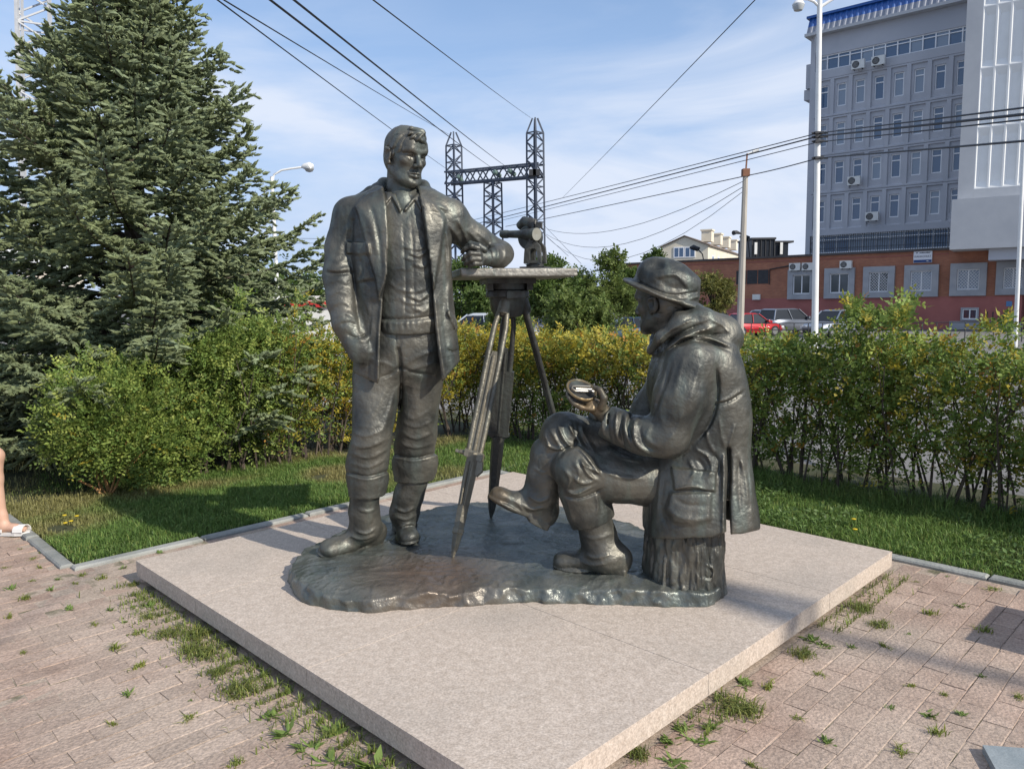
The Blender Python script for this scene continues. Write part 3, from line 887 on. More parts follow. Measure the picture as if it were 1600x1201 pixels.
# mansard of ribbed blue sheet above a grey lower strip
M_bl = mat('blue_sheet', (.018, .085, .30), (.022, .10, .34), 1, .45)
M_gs = mat('grey_sheet', (.20, .22, .27), (.25, .27, .32), 1, .55)
def ribbed(t0, t1, v0, v1, z0, z1, m, nm):
    mb = MB(); n = int((t1 - t0) / .45)
    pts = []
    for i in range(n + 1):
        t = t0 + (t1 - t0) * i / n
        for dt, dv in ((0, 0), (.20, 0), (.26, .06), (.39, .06)): pts.append((t + dt, dv))
    V = [FP(t, v0 + dv, z0) for t, dv in pts] + [FP(t, v1 + dv, z1) for t, dv in pts]
    k = len(pts)
    mb.add(V, [(i, i + 1, k + i + 1, k + i) for i in range(k - 1)])
    mb.build(nm, m, tb)
zmid = zcor + (zroof - zcor) * .52
ribbed(xl - .3, xr, OFS + .55, OFS + .25, zcor + .25, zmid, M_gs, 'grey_mansard')
ribbed(xl - .3, xr, OFS + .25, OFS - .15, zmid, zroof, M_bl, 'blue_mansard')
m_ = MB(); fbox(m_, xl - .3, xr, OFS - 14, OFS + .14, zcor + .26, zmid - .05); fbox(m_, xl - .28, xr, OFS - 14, OFS - .2, zmid - .05, zroof - .05); m_.build('attic', M_gs, tb)
m_ = MB(); fbox(m_, xl - .35, xr, OFS - 13.9, OFS + .85, zcor + .004, zcor + .24); m_.build('eaves', M_conc2, tb)
m_ = MB(); fbox(m_, xl - .5, xr, OFS - 14.1, OFS + .1, zroof - .04, zroof + .16); m_.build('roof_edge', M_bl, tb)
m_ = MB(); fbox(m_, xl - .55, xl - .002, OFS - 1.6, OFS - .3, zt_rib0 - 1.1, zt_rib0 + .9); fbox(m_, xl - .75, xl - .004, OFS - 1.8, OFS - .5, zt_rib0 - 2.0, zt_rib0 - 1.14); m_.build('end_balcony', M_conc, tb)
m_ = MB(); m_.tube([FP(xl + .5, OFS + .62, zcor), FP(xl + .5, OFS + .55, zcor - 1.2), FP(xl + .85, OFS + .52, zcor - 2.0), FP(xl + .85, OFS + .52, 3)], .07, 8); m_.build('downpipe', M_conc2, tb)
ac_unit(1342.5, 102, OFS + .44, 'air conditioner under the top window band of the office block, left of the pair', w=1.0, h=.7)
ac_unit(1374, 96, OFS + .44, 'air conditioner under the top window band of the office block, right of the pair', w=1.0, h=.7)
ac_unit(1336, 283, OFS + .44, 'air conditioner beside a window in the second row of the office block from the bottom', w=1.0, h=.7)
ac_unit(1364, 338.5, OFS + .44, 'air conditioner below the lowest row of windows of the office block', w=1.0, h=.7)

# ---- the white wing with deep upright fins, standing forward
_keep = (P0, FU, FN, AXF)
_t0 = fac(1504, 150, 2.2)[0]
P0 = FP(_t0, 2.2, 0); P0[2] = 0
_w = rad(7.5)                                       # the wing is turned a little more towards us
FU = np.array([FU[0] * math.cos(_w) - FU[1] * math.sin(_w), FU[0] * math.sin(_w) + FU[1] * math.cos(_w), 0]); FN = np.array([FU[1], -FU[0], 0]); AXF = np.stack([FU, FN, [0, 0, 1]])
OW = 0.0
F3 = lambda px, py: fac(px, py, OW)
wg = empty('white_wing', FP(F3(1505, 200)[0], OW, GZ)); tag(wg, 'white building wing with tall upright fins jutting forward at the right', 'building')
a0 = F3(1504, 150)[0]; f0 = F3(1529, 150)[0]; a1 = a0 + 26
bot = F3(1508, 313)[1]; fb = F3(1522, 296)[1]; ztopw = F3(1560, -120)[1]
rows_z = [fb, F3(1524, 201)[1], F3(1527, 109)[1], F3(1530, 13)[1], F3(1532, -83)[1]]
fpit = F3(1551, 150)[0] - F3(1529, 150)[0]
nb = 16
m_ = MB()
fbox(m_, a0, f0 - .002, OW - 10, OW, bot, ztopw); fbox(m_, f0, a1, OW - 10, OW - .20, bot, ztopw); fbox(m_, f0, a1, OW - .19, OW - .002, bot, fb)
m_.build('wall', M_conc2, wg)
fm = MB()
for i in range(nb):
    for r in range(4):
        t0, t1, z0, z1 = f0 + i * fpit, f0 + (i + 1) * fpit, rows_z[r] + .05, rows_z[r + 1] - .0
        A = [(t0 + .05, z0), (t1 - .05, z0), (t1 - .05, z1), (t0 + .05, z1)]
        Bq = [(t0 + fpit * .30, z0 + .45), (t1 - fpit * .10, z0 + .45), (t1 - fpit * .10, z1 - .50), (t0 + fpit * .30, z1 - .50)]
        O = [(t0, z0 - .05), (t1, z0 - .05), (t1, z1), (t0, z1)]
        V = [FP(t, OW, z) for t, z in O] + [FP(t, OW, z) for t, z in A] + [FP(t, OW - .17, z) for t, z in Bq]
        Fs = [(4 * l_ + k, 4 * l_ + (k + 1) % 4, 4 * l_ + 4 + (k + 1) % 4, 4 * l_ + 4 + k) for l_ in range(2) for k in range(4)] + [(8, 9, 10, 11)]
        fm.add(V, Fs)
fm.build('fins', mat('white_fin', (.76, .76, .74), (.82, .82, .80), .8, .8), wg)
# the blank volume under the fins and a soffit
OB = 1.2
F4 = lambda px, py: fac(px, py, OB)
b0 = F4(1486, 340)[0]; bz1, bz0 = F4(1487, 300)[1], F4(1486, 390)[1]
m_ = MB(); fbox(m_, b0, a1, OB - 9, OB, bz0, bot - .02); m_.build('blank_volume', M_conc2, wg)
m_ = MB(); fbox(m_, b0 + 2.2, a1, -2, OB - .5, bz0 - .75, bz0 - .003); m_.build('soffit_step', M_conc, wg)
m_ = MB(); fbox(m_, b0 + 8.2, a1, -8, -1.0, GZ - .5, bz0 - .76); m_.build('ground_floor', M_conc, wg)

P0, FU, FN, AXF = _keep

# ---- far houses
def axes_from(px_a, px_b): pass
M_cream = mat('cream_render', (.68, .61, .47), (.76, .69, .55), .5, .9, bump=.1, blotch=((.60, .53, .42), .3, .5, .75, .5))
M_tile = mat('brown_roof', (.17, .13, .105), (.24, .19, .155), 2, .9)
hs_ = empty('apartment_house', (at(1095, 400, 128)[0], 128, 0)); tag(hs_, 'cream two gabled apartment house beyond the brick roof with chimneys', 'building')
Hu, Hn = unit(np.array([.93, .36, 0])) , None
Hu = unit(np.array([.907, -.42, 0])); Hv = unit(np.array([.42, .907, 0]))
h0 = at(1034, 390, 125); h0[2] = 0; _k = at(1105, 468, 125)[0] / 125; hw = (_k * 125 - h0[0]) / (Hu[0] - _k * Hu[1])
HPt = lambda u, v, z: h0 + Hu * u + Hv * v + np.array([0, 0, z])
ze = at(1034, 386, 125)[2]; zg = at(1072, 371, 125)[2]; ln = 34
HX = np.stack([Hu, Hv, [0, 0, 1]])
MB().prism([(0, 0), (hw, 0), (hw, ln), (0, ln)], -2, ze, HX, h0).add([HPt(0, .0, ze), HPt(hw, .0, ze), HPt(hw / 2, .0, zg), HPt(0, ln, ze), HPt(hw, ln, ze), HPt(hw / 2, ln, zg)], [(0, 1, 2), (5, 4, 3)]).build('wall', M_cream, hs_)
ov = .35
rf = MB()
for s, uu in ((0, -ov), (1, hw + ov)):
    V = [HPt(uu, -ov, ze - .1), HPt(hw / 2, -ov, zg + .1), HPt(hw / 2, ln + ov, zg + .1), HPt(uu, ln + ov, ze - .1)]
    V2_ = [v + np.array([0, 0, .12]) for v in V]
    rf.add(V + V2_, [(3, 2, 1, 0), (4, 5, 6, 7), (0, 1, 5, 4), (1, 2, 6, 5), (2, 3, 7, 6), (3, 0, 4, 7)])
rfo = rf.build('roof', M_tile, hs_)
for k in range(4):
    v = 5 + k * 8.5
    mb = MB(); mb.box(HPt(hw * .86, v, (ze + zg) / 2 + 1.0), (.8, 1.1, .9), HX); mb.box(HPt(hw * .86, v, (ze + zg) / 2 + 1.95), (.95, 1.25, .12), HX); mb.build('chimney', M_cream, rfo)
for x_ in (1061, 1078):
    u = (x_ - 1034) / 71 * hw; z = at(x_, 395, 125)[2]
    mb = MB(); mb.box(HPt(u, -.03, z), (.85, .06, .85), HX); w = mb.build('window', M_white, hs_)
    mb = MB(); mb.box(HPt(u - .38, -.095, z), (.30, .01, .68), HX); mb.box(HPt(u + .38, -.095, z), (.30, .01, .68), HX); mb.build('pane', M_glass, w)
for k in range(6):
    mb = MB(); mb.box(HPt(hw + .03, 4 + k * 5, ze - 2.2), (.06, .8, .8), HX); w = mb.build('window', M_white, hs_)
    mb = MB(); mb.box(HPt(hw + .095, 4 + k * 5, ze - 2.2), (.01, .62, .62), HX); mb.build('pane', M_glass, w)
gb = empty('glass_pavilion', (at(1203, 390, 100)[0], 100, 0)); tag(gb, 'black glazed flat roofed building rising behind the brick roof', 'building')
g0 = at(1175, 390, 100); g0[2] = 0
gw = at(1210, 390, 100)[0] - g0[0]; gz = at(1190, 374, 100)[2]
M_blk = mat('black_glass', (.010, .014, .020), (.016, .02, .028), 2, .4, spec=.3)
mb = MB(); mb.box(g0 + np.array([gw / 2, 3, gz / 2]), (gw / 2, 3, gz / 2)); mb.box(g0 + np.array([gw + 1.102, 4.2, (gz - .4) / 2]), (1.1, 3, (gz - .4) / 2)); mb.build('glass_body', M_blk, gb)
mb = MB(); mb.box(g0 + np.array([gw / 2, 2.9, gz + .1]), (gw / 2 + .15, 3.1, .12)); mb.box(g0 + np.array([gw + 1.1, 4.1, gz - .25]), (1.75, 3.1, .12)); mb.build('roof', M_dark, gb)
mb = MB()
for i in range(6): mb.box(g0 + np.array([gw * i / 5, -.04, gz - 2.0]), (.05, .05, 2.0))
mb.build('mullion', M_dark, gb)
for i, x_ in enumerate((1181, 1221)):
    p_ = at(x_, 388, 99.6 if i == 0 else 100.9); mb = MB(); mb.box(p_, (.17, .04, .75)); mb.build('white_blind', M_acw, gb)
# low white shed with a red band, seen between spruce and statue; pale house at the left edge
sh_ = empty('roadside_shop', (at(490, 480, 45)[0], 45, GZ)); tag(sh_, 'low white and red roadside shop glimpsed between spruce and standing man', 'building')
q0 = at(420, 480, 45); q1 = at(545, 480, 45); zt0, zt1, zt2 = at(500, 462, 45)[2], at(500, 470, 45)[2], at(500, 480, 45)[2]
cx0 = (q0 + q1) / 2
MB().box((cx0[0], 48, (zt0 + GZ) / 2), ((q1[0] - q0[0]) / 2, 3, (zt0 - GZ) / 2)).build('wall', M_acw, sh_)
MB().box((cx0[0], 47.95, (zt1 + zt2) / 2), ((q1[0] - q0[0]) / 2 + .06, 3.1, (zt1 - zt2) / 2)).build('red_band', mat('red_sheet', (.50, .03, .03), (.56, .045, .04), 3, .5), sh_)
lh = empty('pale_house', (at(20, 440, 60)[0], 60, GZ)); tag(lh, 'pale sunlit house with gabled roof at the left edge behind the spruce', 'building')
q0, q1 = at(-60, 440, 60), at(42, 440, 60); zt0, zt1 = at(0, 416, 60)[2], at(10, 402, 60)[2]
MB().box(((q0[0] + q1[0]) / 2, 64, (zt0 + GZ) / 2), ((q1[0] - q0[0]) / 2, 4, (zt0 - GZ) / 2)).build('wall', mat('pale_render', (.66, .58, .48), (.72, .66, .56), 1, .9), lh)
MB().prism([(q0[0] - .5, zt0), (q1[0] + .4, zt0), ((q0[0] + q1[0]) / 2, zt1 + 1.2)], -68.5, -59.6, np.stack([[1, 0, 0], [0, 0, 1], [0, -1, 0]])).build('roof', M_acw, lh)
for x_ in (-8, 18): MB().box((at(x_, 440, 60)[0], 59.97, at(x_, 437, 60)[2]), (.5, .05, .6)).build('window', M_glass, lh)
# ------------------------------------------------------------------ vegetation
M_leaf = leaf_mat('leaf')
M_needle = leaf_mat('needle', .6, .12, .25)
M_grass = leaf_mat('grass_blade', .5, .35, .3)
M_bark = mat('bark', (.045, .035, .026), (.095, .075, .055), 12, .95, bump=.6, bscale=30, stretch=(1, 1, .3))
M_stem = mat('hedge_stem', (.050, .038, .030), (.105, .080, .060), 9, .9)
M_stem_o = mat('orange_stem', (.26, .13, .045), (.36, .20, .08), 9, .85)
def rnd_dirs(n, rng):
    v = rng.normal(size=(n, 3)); return v / np.linalg.norm(v, axis=1, keepdims=True)
def nrm(v): return v / np.maximum(np.linalg.norm(v, axis=1, keepdims=True), 1e-9)
def leaf_quads(P, D, N, L, W):
    """pointed leaf blades: base P, direction D, face normal N, length and width"""
    S = nrm(np.cross(D, N)); N = np.cross(S, D)
    L, W = L[:, None], W[:, None]
    mid = P + D * L * .45 - N * L * .06
    V = np.stack([P, mid + S * W / 2 + N * W * .18, P + D * L, mid - S * W / 2 + N * W * .18], 1)
    n = len(P)
    return V.reshape(-1, 3), (np.arange(n)[:, None] * 4 + np.arange(4)[None]).astype(np.int32)
def sprigs(P, D, rng, leaflets=7, L=.11, lw=(.030, .017), tint=None, droop=.2):
    """feathered sprays of small leaves along a short twig"""
    n = len(P)
    N = nrm(rnd_dirs(n, rng) + np.array([0, 0, 1.2]))
    S = nrm(np.cross(D, N)); N = np.cross(S, D)
    Vs, Fs, Ts, base = [], [], [], 0
    sc = rng.uniform(.75, 1.25, n)
    for k in range(leaflets):
        u = (k // 2 + 1) / ((leaflets + 1) // 2)
        sd = 0 if k == leaflets - 1 else (1 if k % 2 else -1)
        p = P + D * (L * u * sc)[:, None] - np.array([0, 0, 1]) * (droop * L * u * u * sc)[:, None]
        d = nrm(D * (1.0 if sd == 0 else .55) + S * sd * .9 + rng.normal(size=(n, 3)) * .25)
        nn = nrm(N + rng.normal(size=(n, 3)) * .35)
        V, F = leaf_quads(p, d, nn, lw[0] * sc * rng.uniform(.7, 1.25, n), lw[1] * sc * rng.uniform(.7, 1.25, n))
        Vs.append(V); Fs.append(F + base); base += len(V)
        t = tint * rng.uniform(.80, 1.2, (n, 1))
        Ts.append(np.repeat(t, 4, 0))
    return np.concatenate(Vs), np.concatenate(Fs), np.concatenate(Ts)
G1, G2, G3 = np.array([.120, .195, .045]), np.array([.235, .305, .068]), np.array([.335, .385, .095])
Y1, Y2, O1 = np.array([.42, .345, .045]), np.array([.33, .32, .06]), np.array([.40, .20, .04])
def mixed(n, rng, py):
    """py: share of yellow leaves per spray"""
    t = rng.random((n, 1)); g = np.where(t < .45, G1 * .8 + G2 * .2, np.where(t < .85, G2, G3)) * rng.uniform(.85, 1.15, (n, 1))
    y = np.where(rng.random((n, 1)) < .7, Y1, Y2) * rng.uniform(.8, 1.15, (n, 1))
    o = rng.random((n, 1)) < .025 * (py[:, None] > .05)
    c = np.where(rng.random((n, 1)) < py[:, None], y, g)
    return np.where(o, O1, c)

# ---- spruce
def shoots(P, D, L, R, rng, tint):
    """needle covered shoot ends: a slim spindle bristling with needles"""
    n = len(P)
    A = nrm(np.cross(D, rnd_dirs(n, rng))); B = np.cross(D, A)
    Vs, Fs, Ts = [], [], []
    ring = lambda u, r, ph: [P + D * (L * u)[:, None] + (A * math.cos(2 * math.pi * (k + ph) / 4) + B * math.sin(2 * math.pi * (k + ph) / 4)) * (R * r)[:, None] for k in range(4)]
    V = np.stack(ring(0, .45, 0) + ring(.55, .72, .0) + [P + D * L[:, None]], 1)
    f = []
    for k in range(4):
        k2 = (k + 1) % 4
        f += [(k, k2, 4 + k2), (k, 4 + k2, 4 + k), (4 + k, 4 + k2, 8)]
    f = np.array(f)
    m = V.shape[1]
    Vs.append(V.reshape(-1, 3)); Fs.append((np.arange(n)[:, None, None] * m + f[None]).reshape(-1, 3)); base = n * m
    Ts.append(np.repeat(tint * .85, m, 0))
    K = 12
    for k in range(K):
        u = (k + .5) / K; a = k * 2.399 + rng.random(n) * .6
        out = A * np.cos(a)[:, None] + B * np.sin(a)[:, None]
        p = P + D * (L * u)[:, None]
        d = nrm(out + D * .75)
        s = np.cross(D, out) * (R * .20)[:, None]
        tip = p + d * (R * (1.25 - .35 * u))[:, None]
        V = np.stack([p - s, p + s, tip], 1)
        Vs.append(V.reshape(-1, 3)); Fs.append(base + np.arange(n * 3).reshape(-1, 3)); base += n * 3
        Ts.append(np.repeat(tint * rng.uniform(.85, 1.25, (n, 1)), 3, 0))
    return np.concatenate(Vs), np.concatenate(Fs), np.concatenate(Ts)
def spruce(name_label, base, H, Rb, seed, zlow=.15, whorl=.20, dens=1.0, facing=None, onesided=False):
    rng = np.random.default_rng(seed)
    root = empty('spruce_tree', base); tag(root, name_label, 'tree', 'spruces on the lawn')
    base = np.asarray(base, float)
    MB().tube([base + np.array([0, 0, z]) + np.array([.03 * math.sin(z), .03 * math.cos(z * 1.3), 0]) for z in np.linspace(0, H, 12)], list(np.linspace(.022 * H + .02, .012, 12)), 9).build('trunk', M_bark, root, True)
    bm = MB(); Ps, Ds, Ls = [], [], []
    z = zlow
    while z < H * .97:
        t = z / H
        prof = Rb * (1 - t) * (1 - .22 * float(sstep(.45, .75, t)))
        nb = int(round((7 if t < .6 else 6) * rng.uniform(.8, 1.2)))
        a0 = rng.uniform(0, 6.28)
        for k in range(nb):
            a = a0 + 6.283 * k / nb + rng.normal() * .22
            if facing is not None and t < .55 and math.cos(a - facing) < -.55 and rng.random() < .6: continue
            Lb = max(.12, prof * rng.uniform(.80, 1.10))
            if onesided and t > .42 and math.cos(a) < -.2: Lb *= 1 - .42 * float(sstep(.42, .6, t))
            if onesided and t > .30 and math.cos(a) > .3: Lb *= 1 - .16 * float(sstep(.30, .5, t))
            zz = z + rng.uniform(-.5, .5) * whorl
            o = np.array([math.cos(a), math.sin(a), 0]); up = np.array([0, 0, 1.])
            rise = .22 + .55 * t
            pts = []
            for u in np.linspace(0, 1, 7):
                pts.append(base + np.array([0, 0, zz]) + o * Lb * u + up * Lb * (rise * u - (.42 - .30 * t) * u * u + .30 * u ** 4))
            bm.tube(pts, list(np.linspace(.010 + .008 * Lb, .003, 7)), 4, False)
            side = np.cross(up, o)
            m = max(4, int(Lb / .050 * dens))
            for j in range(m):
                u = .22 + .78 * (j + rng.random()) / m
                i = min(5, int(u * 6)); p = pts[i] + (pts[i + 1] - pts[i]) * (u * 6 - i)
                bd = unit(pts[i + 1] - pts[i])
                s = 1 if j % 2 else -1
                tl = min(.50, Lb * .42) * (1.08 - .80 * u) * rng.uniform(.7, 1.2) + .05
                d0 = unit(bd * .75 + side * s * .85 + up * rng.uniform(-.60, .28))
                ns = max(1, int(tl / .046))
                for q in range(ns):
                    w = (q + .6) / ns
                    pp = p + d0 * tl * w - up * tl * .18 * w * w
                    ss = 1 if q % 2 else -1
                    if q == ns - 1: dd = d0
                    else: dd = unit(d0 * .8 + np.cross(d0, up) * ss * .75 + up * rng.uniform(-.25, .30))
                    Ps.append(pp - dd * .02); Ds.append(dd + rng.normal(size=3) * .12); Ls.append(rng.uniform(.062, .105))
            for q in range(4):
                Ps.append(pts[-1] + rng.normal(size=3) * .015 - unit(pts[-1] - pts[-2]) * .03 * q); Ds.append(unit(pts[-1] - pts[-2]) + side * (.5 * ((q % 2) * 2 - 1) if q else 0) + up * .15); Ls.append(rng.uniform(.07, .11))
        z += whorl * rng.uniform(.8, 1.2)
    P, D, L = np.array(Ps), nrm(np.array(Ds)), np.array(Ls)
    n = len(P)
    cl = vnoise(P[:, 0] * 2.2, P[:, 1] * 2.2, P[:, 2] * 2.2, 55)[:, None]
    tint = (np.array([.205, .250, .140]) * (1 - .0) + np.array([.03, .028, -.004]) * rng.random((n, 1)) + np.array([.012, .018, .020]) * cl) * rng.uniform(.8, 1.2, (n, 1))
    V, F, T = shoots(P, D, L, rng.uniform(.020, .031, n), rng, tint)
    bm.build('branches', M_bark, root)
    link('crown', mesh_np(V, F, False, T), M_needle, root)
    return n
nsh = spruce('tall dense blue green spruce filling the upper left, behind the bushes', (-4.0, 8.35, 0), 7.1, 2.45, 3, .25, .145, 1.2, onesided=True)
nsh += spruce('lower spruce at the left edge, half hidden behind the tall one', (-6.9, 9.3, 0), 4.1, 1.9, 9, .2, .21, .9)
nsh += spruce('young spruce low on the lawn at the left edge, tips reaching over the grass', (-5.55, 7.35, 0), 1.5, 1.0, 15, .15, .17, .9)

# ---- hedges and bushes
def shrub_mass(root, a0, a1, b0, b1, top, n, yel, rng, low=.25, gap=.0, L=.12, stem_every=.09, axis='b', lw=(.031, .018), bulge=.12, extra=None):
    """sprays of leaves through the volume of a hedge standing on the plinth's own axes, thinner below"""
    m = n * 3
    a, b, u = rng.uniform(a0, a1, m), rng.uniform(b0, b1, m), rng.random(m) ** .75
    s = b if axis == 'b' else a
    tz = top(s) + .055 * vnoise(s * 2.6, a * 3, b * 0, 61) + .06 * vnoise(s * 7, a * 7, b * 7, 62)
    z = low + (tz - low) * u
    cn = vnoise(a * 2.6, b * 2.6, z * 2.6, 63) + .6 * vnoise(a * 6, b * 6, z * 6, 64)
    rel = (z - low) / (tz - low)
    thr = gap * (1 - sstep(.45, .80, rel)) - .55
    # narrower at the bottom
    w = np.abs((a - (a0 + a1) / 2) / (a1 - a0) * 2) if axis == 'b' else np.abs((b - (b0 + b1) / 2) / (b1 - b0) * 2)
    keep = (cn > thr) & (w < .62 + .45 * sstep(.1, .7, rel) + bulge * cn)
    a, b, z, rel = (q[keep][:n] for q in (a, b, z, rel))
    k = len(a)
    P = F0 + np.outer(a, E1) + np.outer(b, E2) + np.outer(z, [0, 0, 1])
    D = nrm(rnd_dirs(k, rng) + np.array([0, 0, .45]))
    if extra is not None:
        P = np.concatenate([P, extra[0]]); D = np.concatenate([D, extra[1]]); a = np.concatenate([a, extra[2]]); b = np.concatenate([b, extra[3]]); rel = np.concatenate([rel, np.full(len(extra[2]), .9)])
    t = mixed(len(P), rng, yel(a, b, rel))
    V, F, T = sprigs(P, D, rng, 7, L, lw, t)
    link('foliage', mesh_np(V, F, False, T), M_leaf, root)
    st_ = MB()
    s0, s1 = (b0, b1) if axis == 'b' else (a0, a1)
    for x in np.arange(s0, s1, stem_every):
        for r in range(2):
            c = rng.uniform(.25, .75); x1 = x + rng.normal() * .05
            aa, bb = ((a0 + (a1 - a0) * c), x1) if axis == 'b' else (x1, b0 + (b1 - b0) * c)
            p = AB(aa, bb, -.02)
            lean = E1 * rng.normal() * .10 + E2 * rng.normal() * .16
            tt = float(top(np.array([x])).item()) * rng.uniform(.7, .95)
            pts = [p, p + lean * .4 + np.array([0, 0, tt * .35]), p + lean * 1.1 + E1 * rng.normal() * .03 + np.array([0, 0, tt * .7]), p + lean * 1.6 + E2 * rng.normal() * .06 + np.array([0, 0, tt])]
            st_.tube(pts, [rng.choice((.006, .009, .013, .020)), .009, .006, .003], 5, False)
            for q in range(2):
                d = E1 * rng.normal() * .12 + E2 * rng.normal() * .16 + np.array([0, 0, rng.uniform(.2, .4)])
                st_.tube([pts[1 + q], pts[1 + q] + d * .6, pts[1 + q] + d * 1.2], [.005, .004, .002], 3, False)
    st_.build('stems', M_stem, root)
r1 = np.random.default_rng(21)
def shoots_up(spots, rng):
    P, D, A_, B_ = [], [], [], []
    for px, py0, py1, dep, n, wd in spots:
        for i in range(n):
            u = rng.random(); y = py0 + (py1 - py0) * u
            p = at(px + rng.normal() * wd * (1.1 - .7 * u), y, dep + rng.normal() * .12)
            P.append(p); D.append(unit(rng.normal(size=3) + np.array([0, 0, .8])))
            q = p - F0; A_.append(q @ E1); B_.append(q @ E2)
    return np.array(P), np.array(D), np.array(A_), np.array(B_)
hr = empty('hedge', AB(4.95, 1.5)); tag(hr, 'long clipped green hedge behind the seated man, bare stems showing below', 'hedge')
ex = shoots_up([(1335, 520, 474, 6.15, 105, 13), (1368, 520, 494, 6.05, 90, 16), (1402, 520, 484, 5.9, 45, 5), (1418, 520, 470, 5.8, 45, 5), (1545, 525, 512, 5.4, 20, 4), (1574, 525, 506, 5.3, 30, 5)], r1)
shrub_mass(hr, 4.50, 5.28, -2.2, 5.2, lambda s: 1.20 + .02 * np.sin(s * 2.1) + .0 * s, 15500,
           lambda a, b, rel: np.clip(.10 + .62 * sstep(1.5, 2.6, b) * sstep(.30, .9, rel) + .12 * sstep(-1.0, -.2, -b) , 0, .85), r1, .10, .50, extra=ex, lw=(.037, .0225), L=.13)
hl_ = empty('hedge', AB(3.4, 5.7)); tag(hl_, 'yellowing hedge behind the legs of the standing man and the tripod', 'hedge')
shrub_mass(hl_, 1.95, 5.2, 5.15, 5.95, lambda s: 1.25 + .04 * np.sin(s * 2.3), 9000,
           lambda a, b, rel: np.clip(.16 + .54 * sstep(2.2, 3.1, a), 0, .75), r1, .10, .30, axis='a', lw=(.034, .021))
b1_ = empty('bush', AB(1.5, 5.5)); tag(b1_, 'tall loose green bush in front of the spruce, left of the yellowing hedge', 'bush')
ex = shoots_up([(378, 560, 462, 7.15, 150, 16), (468, 560, 455, 7.6, 90, 8), (420, 560, 500, 7.3, 200, 30), (350, 600, 540, 7.0, 120, 20)], r1)
shrub_mass(b1_, 1.3, 2.2, 5.05, 5.95, lambda s: 1.30 + .10 * np.sin(s * 4), 5200, lambda a, b, rel: np.clip(.0 + .22 * sstep(1.8, 2.3, a), 0, .6), r1, .12, .05, axis='a', extra=ex)
b2_ = empty('bush', AB(.55, 5.5)); tag(b2_, 'low round green bush with orange stems at the left of the lawn', 'bush')
def ball(cx, cy, cz, rx, rz, n, rng):
    d = rnd_dirs(n, rng); r = rng.random(n) ** .45
    f = 1 + .28 * vnoise(d[:, 0] * 2.2, d[:, 1] * 2.2, d[:, 2] * 2.2, 71)
    P = np.array([cx, cy, cz]) + d * (r * f)[:, None] * np.array([rx, rx, rz])
    return P, nrm(d + np.array([0, 0, .5]) + rng.normal(size=(n, 3)) * .5)
cB = at(178, 690, 6.5)
P, D = ball(cB[0], cB[1], .66, .58, .50, 3300, r1)
P2, D2 = ball(cB[0] + .28, cB[1] + .05, .34, .42, .30, 900, r1)
P, D = np.concatenate([P, P2]), np.concatenate([D, D2]); ok = P[:, 2] > .06; P, D = P[ok], D[ok]
V, F, T = sprigs(P, D, r1, 7, .12, (.030, .019), mixed(len(P), r1, np.full(len(P), .02)))
link('foliage', mesh_np(V, F, False, T), M_leaf, b2_)
sb = MB()
g0_ = gr(165, 776)
for tx, ty, tY, r_ in ((140, 690, 6.4, .016), (118, 660, 6.5, .008), (215, 640, 6.6, .009), (190, 590, 6.6, .008), (240, 690, 6.5, .008), (215, 710, 6.3, .010), (100, 690, 6.4, .007)):
    e_ = at(tx, ty, tY); sb.tube([g0_ + RNG.normal(size=3) * np.array([.05, .05, 0]), g0_ * .5 + e_ * .5 + np.array([.03, 0, .05]), e_], [r_, r_ * .8, r_ * .35], 6)
sb.tube([gr(163, 777), at(150, 763, gr(163, 777)[1]), at(123, 750, gr(163, 777)[1])], [.012, .011, .008], 6)
sb.build('stems', M_stem_o, b2_)

